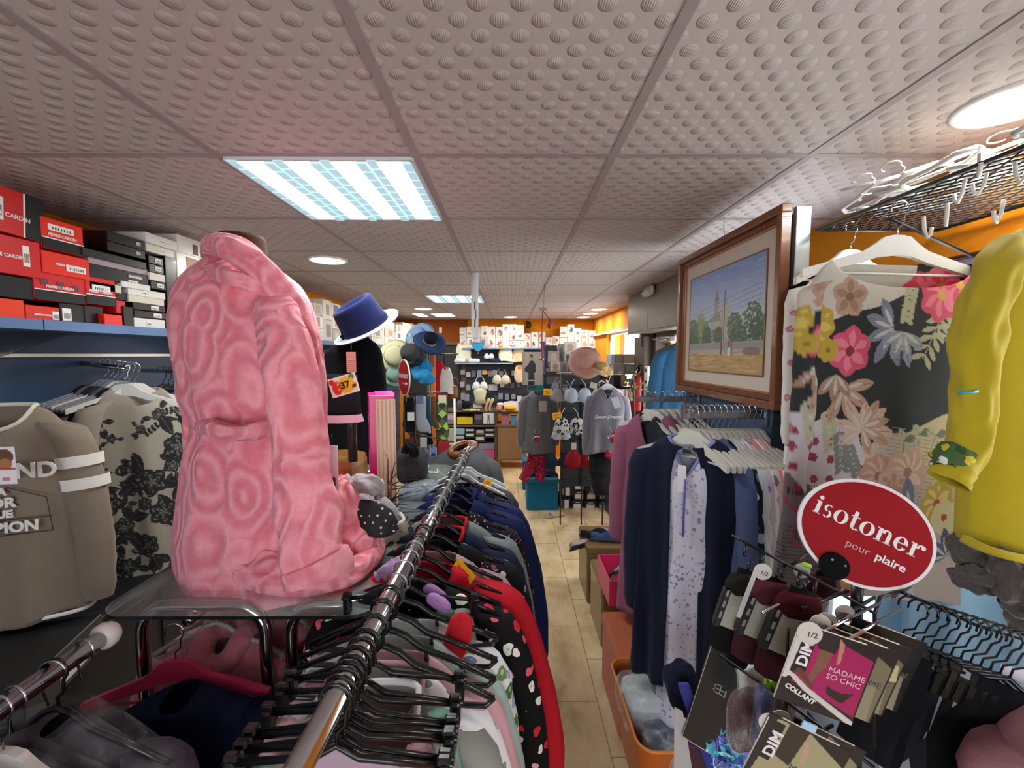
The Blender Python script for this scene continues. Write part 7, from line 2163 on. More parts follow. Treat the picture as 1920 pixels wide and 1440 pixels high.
# ================================================================ hanging banner and ornament
bn = thing('paper_streamer', 'white twisted paper streamer hanging from the ceiling', 'streamer', TR(P(890, 512, 3.1)))
zt = CEIL - bn.location.z; zb = P(893, 636, 3.1).z - bn.location.z
m = MB(); L_ = []; n_ = 40
for j in range(n_ + 1):
    v = j / n_; a_ = .25 * math.sin(v * 5); w = .027 * (1 - .35 * max(0, v - .7) / .3)
    z = lerp(zt, zb, v)
    L_.append([(-w * math.cos(a_), -w * math.sin(a_), z), (w * math.cos(a_), w * math.sin(a_), z), (w * math.cos(a_), w * math.sin(a_) + .002, z), (-w * math.cos(a_), -w * math.sin(a_) + .002, z)])
m.loft(L_, cap0=True, cap1=True); m.build('strip', plain('#d9d8d5', .5), bn)
m = MB()
for k in range(3): m.box((.006 * (k % 2), -.016, lerp(zt, zb, .5 + .13 * k)), (.009, .003, .06))
m.build('dark_mark', plain('#4b5057', .5), bn)
orn = thing('hanging_ornament', 'red hanging ornament with a little bird on a cord from the ceiling', 'ornament', TR(P(1018, 580, 3.6)))
zt = CEIL - orn.location.z; zb = P(1016, 668, 3.6).z - orn.location.z
m = MB(); m.tube([(.01, 0, zt), (.008, 0, 0)], .0015, 5); m.build('cord', plain('#3a2a2a', .6), orn)
m = MB(); m.tube([(0, 0, 0), (-.008, 0, -.12), (-.006, 0, zb)], .005, 6); m.build('ribbon', plain('#a5222c', .5), orn)
m = MB(); m.prism([(.05 * math.cos(PI * k / 6) * (1 if k % 2 else .4), .02 * math.sin(PI * k / 6) * (1 if k % 2 else .5)) for k in range(12)], .02); m.build('star', plain('#8a8478', .5), orn)
m = MB(); m.lathe([(0, -.05), (.02, -.03), (.024, 0), (.012, .03), (0, .045)], 14, M=TR((.06, 0, -.12), 0, .2)); m.build('bird', plain('#8e2a30', .5), orn)
m = MB(); m.tube([(0, 0, -.01), (.03, 0, -.05), (.055, 0, -.08)], .004, 5); m.build('arm', plain('#8e2a30', .5), orn)
m = MB(); m.lathe([(0, -.03), (.022, -.02), (.016, 0), (0, .012)], 14, M=TR((-.006, 0, zb - .01))); m.build('bell', metal('#a8843c', .35), orn)
m = MB(); m.box((0, 0, 0), (.03, .008, .07), b=.003); m.build('ceiling_sensor', plain('#cfc8c4', .4), None, 'small white detector on the ceiling', 'detector', M=TR((PZ(995, 546, CEIL).x, PZ(995, 546, CEIL).y, CEIL - .006), 0, PI / 2))

# ================================================================ back wall: box rows, display wall, counter
YBK = 7.28
bs = thing('wall_shelf', 'long blue shelf across the back wall carrying lingerie boxes', 'shelf', TR((.35, 7.3, 1.955)))
m = MB(); m.box((0, 0, -.012), (2.35, .28, .024)); m.build('board', plain('#5f7390', .4), bs)
for s_ in (-1, 1):
    m = MB(); m.prism([(-.14, -.025), (-.14, -.1), (-.12, -.1), (.12, -.025)], .006, M=TR((s_ * .9, 0, 0), PI / 2)); m.build('bracket', STEEL, bs)
r = random.Random(77)
skin = ['#c79a80', '#b98470', '#d9b8a2', '#8d5f52', '#5b4a48', '#dcd0c6', '#c9b0a4', '#a4656a', '#3c3436']
prof = {0: 613, 3: 612, 6: 611, 9: 624, 11: 622, 14: 612, 17: 614}
xs = [862 + 13.4 * k for k in range(19)]
top = [614, 612, 613, 611, 612, 613, 608, 608, 609, 625, 622, 622, 632, 630, 612, 608, 615, 618, 620]
BG = 'lingerie boxes on the back shelf'
for k, x in enumerate(xs):
    X0_ = PY(x, 640, YBK - .05).x; X1_ = PY(x + 13.2, 640, YBK - .05).x
    H = PY(x, top[k], YBK - .05).z - 1.957
    rows = 2 if H > .22 else 1
    if k in (6, 7, 8): rows = 3
    z = 1.957
    for q_ in range(rows):
        h = H / rows * .985
        c = Canvas(14, 20, r.choice(['#cfc7be', '#d6cfc6', '#c4bab2', '#b9b0ab']))
        c.ell(r.uniform(.3, .7), r.uniform(.4, .6), r.uniform(.15, .3), r.uniform(.2, .5), r.choice(skin)); c.ell(r.uniform(.3, .7), .7, .12, .14, r.choice(skin)); c.rect(r.uniform(0, .3), r.uniform(.1, .3), r.uniform(.5, .9), r.uniform(.35, .5), r.choice(skin), .7)
        w = (X1_ - X0_) * .97
        me = panel_mesh('lingerie_box', w, h, .1, c, vcol_mat('printed_box', .5))
        inst(me, 'lingerie_box', TR(((X0_ + X1_) / 2, YBK - .02 + r.uniform(-.01, .01), z)), None, f'pale picture box, {["bottom", "second", "third"][q_]} row, {ORD[k]} column from left, back wall shelf', 'box', BG)
        z += H / rows
# dark display wall with packets
M_DARKP = plain('#2a2d36', .6)
m = MB(); m.box((.12, 7.39, 1.42), (1.9, .04, 1.02)); bw = m.build('display_board', M_DARKP, None, 'dark slatted display board on the back wall under the box shelf', 'display board')
for k in range(6):
    m = MB(); m.box((.12, 7.366, .98 + .17 * k), (1.9, .01, .01)); m.build('slat_groove', plain('#14151a', .6), bw)
gs = m = MB(); m.box((0, 0, 0), (.98, .26, .012)); m.build('glass_shelf', glassy('#bcd4e0', .6, .05), None, 'short glass shelf with lingerie on the back wall', 'glass shelf', M=TR((PY(908, 681, 7.2).x, 7.23, PY(908, 681, 7.2).z)))
for s_ in (-1, 1):
    pass
r = random.Random(15)
pk = []
for k in range(11):
    for j in range(3):
        pk.append((866 + 10.6 * k + r.uniform(-2, 2), 696 + 22 * j + r.uniform(-3, 3)))
for i, (x, y) in enumerate(pk):
    if 884 < x < 920 and 700 < y < 745: continue
    col, row = i // 3, i % 3
    hx = r.choice(['#8b8a92', '#bdb8b4', '#6a6d78', '#d8d2c9', '#3b3d48', '#51556a', '#c9c09a', '#a39da0'])
    o = tag_card(.075, r.uniform(.08, .12), TR(PY(x, y, 7.31)), f'hosiery packet in {["top", "middle", "lower"][row]} row, {ORD[col]} column from the left, on the dark back display', hx, group='hosiery packets on the back display', cat='packet', name='hosiery_packet', t=.01)
LACE = cloth('#d8d6bd', '#c2bfa4', .9, 300, .3); BEIGE = cloth('#dcc3a5', '#c9ac8c'); WLACE = cloth('#dfe0da', '#c6c8c4')


def bra(px_, py_, zc, w_px, mat, label, group=None, straps=True, M=None, cat='bra', name='bra', lace=None):
    s = w_px / F * zc * (1.3 if zc < 5 else 1.0)
    o = thing(name, label, cat, M or TR(P(px_, py_, zc)), group)
    for sd in (-1, 1):
        m = MB(); Rg = []
        for j in range(9):
            ph_ = PI / 2 * j / 8; rr_ = .26 * s * math.sin(ph_) + 1e-4; dd = .14 * s * math.cos(ph_)
            Rg.append([(sd * .25 * s + rr_ * math.cos(a) * (1.0), -dd, rr_ * math.sin(a) * (1.0 if math.sin(a) < 0 else 1.25) - .02 * s) for a in [2 * PI * k / 22 for k in range(22)]])
        m.loft(Rg); m.build('cup', lace or mat, o, mods=S1)
        if straps:
            m = MB(); m.tube([(sd * .30 * s, -.02, .26 * s), (sd * .26 * s, 0, .45 * s), (sd * .14 * s, .02, .62 * s)], (.006, .006) if False else .0045, 5); m.build('strap', mat, o)
        m = MB(); m.box((sd * .46 * s, .01, -.10 * s), (.16 * s, .006, .16 * s), b=.002); m.build('wing', mat, o)
    m = MB(); m.box((0, 0, -.18 * s), (.6 * s, .008, .10 * s), b=.002); m.build('under_band', mat, o)
    return o


def brief(px_, py_, zc, w_px, mat, label, group=None, cat='briefs'):
    s = w_px / F * zc
    m = MB(); m.prism([(-.5 * s, .3 * s), (.5 * s, .3 * s), (.48 * s, .12 * s), (.12 * s, -.34 * s), (-.12 * s, -.34 * s), (-.48 * s, .12 * s)], .02)
    o = m.build('briefs', mat, None, label, cat, group, M=TR(P(px_, py_, zc), .2), mods=[('BEVEL', dict(width=.006, segments=2))])
    m = MB(); m.tube([(-.5 * s, -.008, .3 * s), (0, -.014, .27 * s), (.5 * s, -.008, .3 * s)], .005, 5); m.build('waistband', mat, o)
    return o
garment('chemise', 'cream lace chemise hanging above the glass shelf at the back', 'lingerie', LACE, TR(P(869, 642, 7.2)), 'lingerie at the back', sleeve=0, W=.13, L=.33, T=.05, neck=.07, drop=.05, seed=510, flare=1.3)
brief(896, 650, 7.1, 26, cloth('#3a86b0'), 'bright blue satin briefs above the glass shelf', 'lingerie at the back')
garment('chemise', 'second cream lace chemise, to the right of the blue briefs', 'lingerie', LACE, TR(P(948, 648, 7.2)), 'lingerie at the back', sleeve=0, W=.12, L=.27, T=.05, neck=.07, drop=.05, seed=511, flare=1.3)
garment('chemise', 'peach beige slip near the woman poster at the back', 'lingerie', BEIGE, TR(P(972, 646, 7.22)), 'lingerie at the back', sleeve=0, W=.10, L=.30, T=.05, neck=.06, drop=.05, seed=512)
garment('bodysuit', 'nude bodysuit with orange sticker beside the woman poster', 'lingerie', BEIGE, TR(P(976, 684, 7.2)), 'lingerie at the back', sleeve=0, W=.11, L=.30, T=.06, neck=.06, drop=.05, seed=513, flare=.6)
bra(940, 712, 7.2, 32, cloth('#d5d0b8'), 'ivory triangle bra hanging on the back display', 'bras at the back')
bra(900, 724, 6.92, 28, WLACE, 'white longline bra on the small torso at the back counter', 'bras at the back')
m = MB(); m.lathe([(.10, -.17), (.085, -.08), (.11, .04), (.09, .09)], 20, sy=.6); m.build('torso_form', cloth('#cfc9a8'), None, 'cream striped torso form under the white longline bra', 'mannequin', M=TR(P(900, 738, 6.95)))
bra(917, 668, 7.2, 18, WLACE, 'small white bra lying on the glass shelf at the back', 'bras at the back', straps=False)
for i, (x, w, c_, lb) in enumerate(((866, 22, '#d3dbe4', 'folded white lingerie at the left end of the glass shelf'), (888, 24, '#dfe3e6', 'folded pale lingerie in the middle of the glass shelf'), (876, 10, '#b98a78', 'little rosy packet on the glass shelf'), (930, 20, '#2a2f4c', 'dark packet at the right end of the glass shelf'))):
    lump('folded_lingerie', lb, 'lingerie', x, 676, 7.2, w / F * 7.2, .14, .07, cloth(c_), 20 + i, 'folded lingerie on the glass shelf', seg=20)
for (x, y, lb) in ((938, 650, 'round orange sticker on the second lace chemise'), (910, 699, 'orange price sticker among the packets on the back display'), (974, 690, 'orange sticker on the nude bodysuit'), (967, 769, 'orange price ticket on the back counter')):
    yellow_tag(TR(P(x, y, 6.98)), lb, .07, .05, c='#e89a1e')
# counter and shelving unit
WOOD = plain('#6b5240', .5); WOOD2 = plain('#8a6644', .5)
ux0, ux1 = PY(826, 830, 6.9).x, PY(932, 830, 6.9).x
cu = thing('shelving_unit', 'brown wooden shelving unit full of boxes under the back display', 'shelving unit', TR(((ux0 + ux1) / 2, 6.95, 0)))
w = ux1 - ux0
for z, d in ((.925, .4), (.68, .38), (.10, .38)):
    m = MB(); m.box((0, .05, z), (w, d, .03)); m.build('shelf_board', WOOD, cu)
for s_ in (-1, 1):
    m = MB(); m.box((s_ * (w / 2 - .02), -.1, .46), (.04, .05, .92)); m.build('upright', WOOD, cu)
    m = MB(); m.box((s_ * (w / 2 - .02), .2, .46), (.04, .05, .92)); m.build('upright', WOOD, cu)
m = MB(); m.box((0, .235, .5), (w, .01, .9)); m.build('back_board', plain('#3a2f28', .6), cu)
wc = thing('cabinet', 'brown wooden cabinet with plain door right of the shelving unit', 'cabinet', TR((PY(962, 830, 6.75).x, 6.85, 0)))
m = MB(); m.box((0, 0, .42), (.50, .36, .56)); m.build('body', WOOD2, wc)
m = MB(); m.box((0, -.185, .42), (.42, .014, .50), b=.003); m.build('door', plain('#84603c', .45), wc)
m = MB(); m.box((0, 0, .71), (.54, .40, .025)); m.build('top', WOOD, wc)
for s_ in (-1, 1):
    for u_ in (-1, 1):
        m = MB(); m.box((s_ * .22, u_ * .15, .07), (.04, .04, .14)); m.build('leg', WOOD, wc)
m = MB(); m.box((0, 0, .0), (.5, .36, .025)); m.build('counter_shelf', plain('#1d2126', .4), None, 'dark glass shelf above the wooden cabinet at the back', 'shelf', M=TR((PY(962, 772, 6.85).x, 6.85, .915)))
sb = 'boxes in the back shelving unit'
def sbox(x0, x1, y0, y1, Y, c_, lb, lab=None, d=.22, nm='shoe_box'):
    a = PY(x0, y1, Y); b = PY(x1, y0, Y)
    m = MB(); m.box((0, d / 2, 0), (b.x - a.x, d, b.z - a.z), b=.003)
    o = m.build(nm, plain(c_, .5), None, lb, 'box', sb, M=TR(((a.x + b.x) / 2, Y, (a.z + b.z) / 2)))
    if lab:
        m = MB(); m.box(((b.x - a.x) * .0, -.001, (b.z - a.z) * .15), ((b.x - a.x) * .8, .002, (b.z - a.z) * .45)); m.build('address_label', plain(lab, .5), o)
YU = 6.80
for (x0, x1, y0, y1, c_, lab, lb) in ((838, 855, 775, 795, '#8a7480', '#b6a4ac', 'striped mauve carton pile on the upper shelf of the back unit'), (857, 886, 783, 796, '#d3b81a', None, 'yellow flat box on the upper shelf of the back unit'), (889, 905, 776, 795, '#3a3642', '#6b6672', 'dark pile of flat packets beside the yellow box'),
                                      (906, 927, 774, 795, '#c3cdd0', None, 'white box with stockinged legs on the upper shelf of the back unit'),
                                      (839, 852, 803, 827, '#a7a796', None, 'tall khaki carton at the left of the lower shelf'), (854, 871, 804, 815, '#7fa6b8', None, 'light blue box in the lower shelf of the back unit'), (872, 890, 804, 811, '#2b2b26', '#c9cbc6', 'black box with white label, topmost beside the light blue one'),
                                      (872, 890, 812, 821, '#2b2b26', '#c9cbc6', 'black box with white label, second beside the light blue one'), (854, 871, 816, 827, '#2a2a27', '#b9bab6', 'black box under the light blue one'), (892, 908, 806, 816, '#5b544e', '#b3ac9c', 'grey box with cream label in the lower shelf'),
                                      (909, 927, 804, 811, '#1f2521', '#c9cbc6', 'black box topmost in the right pile of the lower shelf'), (909, 927, 812, 821, '#2c302b', '#c9cbc6', 'black box second in the right pile of the lower shelf'), (891, 909, 818, 829, '#33322c', '#c9cbc6', 'black box in the centre of the lower shelf with low label'),
                                      (840, 852, 829, 838, '#5a5a52', '#c9cbc6', 'grey box under the khaki carton'), (854, 876, 829, 842, '#3a3a35', None, 'black box under the row by the tan collar'), (878, 895, 840, 853, '#2e2f2a', '#b9b7a6', 'black box with cream label low in the unit'),
                                      (897, 927, 832, 842, '#8b7f98', None, 'lilac grey box above the pink one'), (897, 927, 843, 861, '#c94a7c', None, 'large pink box low in the back shelving unit'), (897, 924, 864, 874, '#8f2350', None, 'dark pink box on the bottom shelf of the back unit'),
                                      (840, 874, 844, 858, '#26261f', None, 'long black box low at the left of the back unit')):
    sbox(x0, x1, y0, y1, YU, c_, lb, lab)
c = Canvas(24, 30, '#c8d2d4'); c.poly([(.4, .95), (.6, .95), (.62, .5), (.7, .05), (.6, .05), (.5, .5), (.42, .05), (.34, .05), (.42, .5)], '#7a5566')
me = panel_mesh('picture_card', .16, .16, .004, c, vcol_mat('printed_card')); inst(me, 'picture_card', TR(PY(916, 794, 6.775)), None, 'card with stockinged legs propped before the white box', 'card')
for (x0, x1, y0, y1, c_, lb) in ((940, 955, 776, 799, '#a8636c', 'rosy picture box on the cabinet at the back'), (957, 968, 780, 799, '#3f86a4', 'blue picture box on the cabinet at the back')):
    sbox(x0, x1, y0, y1, 6.72, c_, lb, None, .12, 'picture_box')
# things on the counter
lg = thing('leg_form', 'pair of crossed beige stocking leg forms on the back counter', 'leg form', TR(P(915, 771, 6.85)))
for k, dx in enumerate((0, .06)):
    m = MB(); m.tube([(.03 + dx, .0, .22), (-.01 + dx, -.02, .14), (-.05 + dx, 0, .01), (.0 + dx, -.02, .005)], [.03, .026, .016, .012], 12); m.build('leg', cloth('#c7ab86', None, .6), lg, mods=S1)
sbox(886, 905, 756, 771, 6.9, '#6d5647', 'brown picture box with white lettering on the counter', '#cfcac2', .1, 'picture_box')
m = MB(); m.prism([(-.12, .0), (.0, .02), (.12, .0), (.12, .16), (.0, .17), (-.12, .15)], .006); m.build('leaflet', plain('#dcdcdc', .5), None, 'open white leaflet standing on the back counter', 'leaflet', M=TR(P(958, 771, 6.9)))
sp = thing('slipper', 'mustard yellow fluffy slipper on the back counter', 'slipper', TR(P(957, 766, 6.85)))
m = MB(); m.lathe([(0, -.03), (.06, -.02), (.07, .01), (.04, .04), (0, .05)], 20, sx=1.6); m.build('upper', cloth('#dc9b1c', fuzz=.006), sp, mods=S1)
m = MB(); m.box((-.02, 0, -.035), (.26, .09, .015), b=.006); m.build('sole', plain('#c98a1c', .6), sp)
lump('slipper', 'salmon slipper with white cuff beside the yellow one', 'slipper', 936, 765, 6.85, .1, .12, .10, cloth('#c98a70'), 30)
lump('slipper_cuff', 'white fleece cuff of the salmon slipper', 'slipper', 938, 758, 6.85, .11, .1, .05, cloth('#e2ddd0'), 31)
lump('packet_heap', 'lime and white packets on the left of the counter', 'packets', 884, 769, 6.82, .28, .1, .04, blobs('#8a8a70', ['#bcd35a', '#d8e0d0', '#5a3b48'], 18, .45, 'packet_print', seed=33), 32)
lump('bag', 'charcoal soft bag on the left end of the counter', 'bag', 862, 760, 6.9, .10, .1, .16, cloth('#5a5860'), 33)
lump('hat', 'black hat with cat face ears on the counter', 'hat', 874, 760, 6.88, .13, .1, .14, cloth('#16161a'), 34)
wp = thing('picture_card', 'tall photo card of a person in a dark jumper above the teal display', 'poster', TR(P(998, 722, 4.9)))
c = Canvas(60, 96, '#b3a597'); c.rect(0, 0, .15, 1, '#a59788')
c.ell(.46, .86, .08, .12, '#2e2422'); c.ell(.46, .83, .055, .075, '#b98f78'); c.poly([(.30, .62), (.40, .74), (.54, .74), (.66, .64), (.68, .40), (.60, .38), (.62, .12), (.30, .12), (.32, .36), (.14, .42), (.14, .52)], '#2e333c'); c.rect(.30, .0, .62, .12, '#26262c'); c.rect(.28, .13, .64, .16, '#cfc5c8')
me = panel_mesh('photo', .24, .385, .012, c, vcol_mat('printed_card')); inst(me, 'photo', None, wp)
m = MB(); m.box((0, .012, -.03), (.1, .03, .05)); m.build('foot', plain('#3a3a3a'), wp)

# ================================================================ teal stand, grey pyjamas, bra stand
TEAL = plain('#137a7e', .5)
ts = thing('display_stand', 'teal display stand behind the left grey pyjama top', 'display stand', TR((P(1018, 900, 5.36).x, P(1018, 900, 5.36).y, 0)))
zt = P(1018, 720, 5.36).z
m = MB(); m.box((0, 0, zt - .05), (.40, .05, .10), b=.003); m.build('header', TEAL, ts)
m = MB(); m.box((0, .01, zt / 2), (.32, .03, zt - .1)); m.build('panel', plain('#1b5560', .5), ts)
m = MB(); m.box((-.2, .0, .30), (.02, .3, .6)); m.build('side_board', plain('#b98f5e', .5), ts)
m = MB(); m.box((0, .02, .02), (.44, .34, .04)); m.build('base', TEAL, ts)
GP = cloth('#6c6b6e', '#5a595c', .95, 250, .2, .4, 'grey_velour', fuzz=.001)
GP2 = cloth('#807d88', '#6a6772', .95, 250, .2, .4, 'grey_velour', fuzz=.001)
def reindeer(o, x, z, s=1, yf=-.062):
    m = MB(); m.lathe([(0, .004), (.02 * s, .003), (.022 * s, 0)], 16, M=TR((x, yf, z - .022 * s), 0, PI / 2)); m.build('red_nose', cloth('#a82838'), o)
    m = MB(); m.prism([(x - .022 * s, z + .01 * s), (x + .02 * s, z + .012 * s), (x + .004 * s, z + .045 * s)], .004, M=TR((0, yf, 0))); m.build('red_cap', cloth('#b01f30'), o)
    m = MB(); m.tube([(x - .026 * s, yf, z + .006 * s), (x, yf - .004, z + .014 * s), (x + .024 * s, yf, z + .006 * s)], .005 * s, 6); m.lathe([(0, .004), (.007 * s, 0)], 8, M=TR((x - .036 * s, yf, z - .004 * s), 0, PI / 2)); m.build('white_fur_trim', cloth('#e6e4e0'), o)
    m = MB()
    for q_ in (-1, 1):
        m.tube([(x + q_ * .01 * s, yf, z + .035 * s), (x + q_ * .022 * s, yf, z + .06 * s), (x + q_ * .018 * s, yf, z + .08 * s)], .0016 * s, 4); m.tube([(x + q_ * .022 * s, yf, z + .06 * s), (x + q_ * .036 * s, yf, z + .07 * s)], .0014 * s, 4)
    m.build('antlers', cloth('#b9b7b4'), o)
o = garment('pyjama_shirt', 'dark grey velour pyjama top with a small red capped reindeer on the teal stand', 'pyjama top', GP, TR(P(1010, 732, 4.7), .1), 'grey velour pyjama tops', sleeve=.55, W=.17, L=.70, T=.055, neck=.06, drop=.05, seed=520, flare=1.2, splay=.05, nt=64)
reindeer(o, -.03, -.52, 1.2, -.075)
for s_, lb in ((-1, 'left'), (1, 'right')):
    pass
PLD = blobs('#8e1f36', ['#5a1526', '#b8405a', '#8e1f36'], 40, .5, 'red_tartan', seed=40)
tr = thing('pyjama_trousers', 'red tartan pyjama trousers hanging below the grey top on the teal stand', 'pyjama trousers', TR(P(1000, 850, 4.78)))
for k, (x0, x1) in enumerate(((1002, 980), (1014, 1012))):
    tb = px_tube([(x0, 838, 4.8, 12), (x0 - 2, 860, 4.78, 11), (lerp(x0, x1, .5), 880, 4.75, 10), (x1, 902, 4.72, 9)], n=20, flat=.6, seed=70 + k, wr=.008, cap1=True)
    c0 = tr.location; tb.v = [tuple(Vector(v) - c0) for v in tb.v]; tb.build('leg', PLD, tr, mods=S1)
yellow_tag(TR(P(1027, 735, 4.5), 0, 0, .05), 'yellow sale ticket on the neck of the dark grey pyjama top', .09, .07)
yellow_tag(TR(P(1044, 780, 4.4), 0, 0, -.1), 'yellow sale ticket between the dark grey pyjama and the lace bra', .09, .075)
tag_card(.09, .12, TR(P(1018, 752, 4.62)), 'photo swing tag on the chest of the dark grey pyjama top', '#9d8f86')
sp1 = MB()
hr = P(1135, 712, 3.95)
o = garment('pyjama_shirt', 'mid grey velour pyjama top with white script and reindeer, right of the bra stand', 'pyjama top', GP2, TR(P(1139, 728, 3.9), -.12), 'grey velour pyjama tops', sleeve=.55, W=.165, L=.60, T=.06, neck=.06, drop=.10, vneck=True, seed=521, flare=1.15, splay=.04, nt=64, collar=(cloth('#8d8a95'), .006))
inst(text_mesh('Sweet Dreams', .042, cloth('#e3e2dc'), .001, .0006, shear=.5), 'lettering', TR((.0, -.085, -.255), 0, 0, -.03), o)
reindeer(o, .05, -.44, 1.3, -.092)
cloth_tube('pyjama_trousers', 'black pyjama trousers hanging under the mid grey top', 'pyjama trousers', [(1132, 846, 4.0, 24), (1130, 870, 4.0, 26), (1134, 895, 4.0, 26), (1140, 925, 4.0, 26)], cloth('#222224'), .5, .012, 72)
cloth_tube('pyjama_trousers', 'red tartan waistband showing under the mid grey top', 'pyjama trousers', [(1136, 848, 3.88, 8), (1150, 856, 3.88, 9), (1160, 862, 3.88, 6)], PLD, .5, .004, 73)
hanger('wood', plain('#e8e6e2', .4), TR(P(1140, 706, 3.9) , -.12), 'white hanger of the mid grey pyjama top', 'white hangers at the bra stand', .14)
hanger('clip', plain('#e8e6e2', .4), TR(P(1128, 700, 3.98), .5), 'small white hanger beside the one of the mid grey top', 'white hangers at the bra stand', .05)
tag_card(.065, .10, TR(P(1152, 745, 3.75), -.2, 0, -.35), 'large white swing tag on the mid grey pyjama top', '#d3d6de', string=.05)
tag_card(.07, .055, TR(P(1115, 718, 4.0), -.1, 0, .3), 'white ticket with yellow print on the pale blue bra', '#e6dfc4')
bst = thing('bra_stand', 'black grid stand hung with bras in the middle of the shop', 'display stand', TR((P(1090, 900, 4.5).x, P(1090, 900, 4.5).y, 0)))
q = bst.matrix_basis.inverted(); zt = P(1090, 700, 4.5).z
xa, xb = P(1052, 800, 4.5).x, P(1132, 800, 4.5).x; yy = P(1090, 800, 4.5).y
for k in range(9):
    m = MB(q); z = .5 + k * (zt - .5) / 8; m.tube([(xa, yy, z), (xb, yy, z)], .005, 5); m.build('bar', WIRE, bst)
for x in (xa, (xa + xb) / 2, xb):
    m = MB(q); m.tube([(x, yy, 0), (x, yy, zt)], .008, 6); m.build('post', WIRE, bst)
m = MB(q); m.box(((xa + xb) / 2, yy, zt - .06), (xb - xa, .16, .10)); m.build('basket_tray', plain('#1a1b1c', .5), bst)
m = MB(q); m.box(((xa + xb) / 2, yy + .03, (zt + .42) / 2), (xb - xa, .02, zt - .42)); m.build('back_panel', plain('#1d1e22', .6), bst)
BR = 'bras on the black grid stand'
bra(1056, 742, 4.25, 34, cloth('#9b959d'), 'grey and pale moulded bra at the top left of the grid stand', BR)
bra(1084, 742, 4.2, 38, cloth('#b6c3cf'), 'pale blue lace bra at the top of the grid stand', BR)
bra(1050, 726, 4.5, 24, cloth('#8a8590'), 'mauve grey bra at the upper left edge of the grid stand', BR)
bra(1068, 800, 4.25, 44, cloth('#c9c7c2'), 'white bra with black lace trim in the middle of the grid stand', BR, lace=blobs('#c9c7c2', ['#1d1d20', '#3a3a3e'], 26, .5, 'black_lace', seed=50))
bra(1052, 816, 4.4, 26, cloth('#b9bccb'), 'pale lilac bra below the black lace one', BR)
bra(1090, 806, 4.45, 30, cloth('#26324c'), 'navy bra behind the black lace one', BR)
bra(1090, 862, 4.25, 46, cloth('#a3202f'), 'crimson bra at the lower middle of the grid stand', BR, lace=cloth('#a3202f', '#7c1420'))
bra(1046, 866, 4.45, 26, cloth('#232a40'), 'dark navy bra under the sleeve of the dark grey pyjama', BR)
bra(1088, 845, 4.6, 22, cloth('#c9a893'), 'nude bra behind the crimson one', BR)
tag_card(.05, .07, TR(P(1076, 830, 4.2)), 'white tag on the strap of the crimson bra', '#cdc8c2'); tag_card(.035, .035, TR(P(1106, 856, 4.1)), 'small white square tag on the right of the crimson bra', '#dcd6cf')
# hats on top of the stand
o = sunhat('large dusty pink sun hat standing on edge on the bra stand', TR(P(1097, 680, 4.1), 0, 1.25, -.1), .09, .165, .05, '#bf8f84', '#c89a8e')
o['group'] = 'hats on the bra stand'
o = sunhat('straw hat with a big black bow right of the pink sun hat', TR(P(1128, 692, 4.05), 0, .5, .2), .06, .12, .06, '#b99a6a', '#c4a878'); o['group'] = 'hats on the bra stand'
for s_ in (-1, 1):
    m = MB(); m.prism([(0, .012), (s_ * .06, .035), (s_ * .055, -.03), (0, -.012)], .02, M=TR((.03, -.10, -.03), 0, -.5)); m.build('bow', cloth('#1a1a1c'), o)
# picture boxes stacked above the stand
for i, (x0, x1, y0, y1, Y, c_, c2, lb) in enumerate(((1022, 1044, 648, 700, 5.2, '#26262a', '#8a817c', 'black framed picture box above the stand'), (1028, 1048, 658, 678, 5.1, '#a89c94', '#c9b0a0', 'beige picture box in front of the black framed one'),
        (1033, 1050, 678, 696, 5.0, '#d3c8bb', '#b98f74', 'pale picture box with gold lettering over the bras'), (1051, 1064, 678, 698, 5.1, '#8a7f80', '#6d6166', 'mauve picture box next to the pink sun hat'), (1058, 1080, 641, 660, 5.6, '#d6d2c6', '#b5a08c', 'white picture box above the pink sun hat'),
        (1046, 1058, 645, 676, 5.4, '#8f8d88', '#6b6560', 'grey green carton behind the pink sun hat'), (1058, 1070, 660, 680, 5.3, '#cfd0ca', '#5f5a5a', 'white and black picture box left of the sun hat'), (1014, 1022, 640, 710, 5.3, '#6c4a80', '#8f72a0', 'narrow purple carton edge beside the photo card'))):
    a = PY(x0, y1, Y); b = PY(x1, y0, Y); c = Canvas(20, 24, c_); c.ell(.5, .5, .28, .4, c2); c.rect(.1, .1, .9, .2, c2)
    me = panel_mesh('picture_box', b.x - a.x, b.z - a.z, .08, c, vcol_mat('printed_box', .5)); inst(me, 'picture_box', TR(((a.x + b.x) / 2, Y, a.z)), None, lb, 'box', 'picture boxes above the bra stand')
tb_ = thing('box_table', 'low dark shelf carrying picture boxes behind the bra stand', 'shelf', TR((PY(1045, 710, 5.4).x, 5.35, 0)))
zt_ = PY(1045, 700, 5.2).z
m = MB(); m.box((.1, 0, zt_ - .02), (.6, .5, .03)); m.build('board', plain('#2a2a2e', .5), tb_)
for s_ in (-1, 1):
    m = MB(); m.box((.1 + s_ * .28, 0, (zt_ - .03) / 2), (.03, .45, zt_ - .03)); m.build('side_panel', plain('#2a2a2e', .5), tb_)
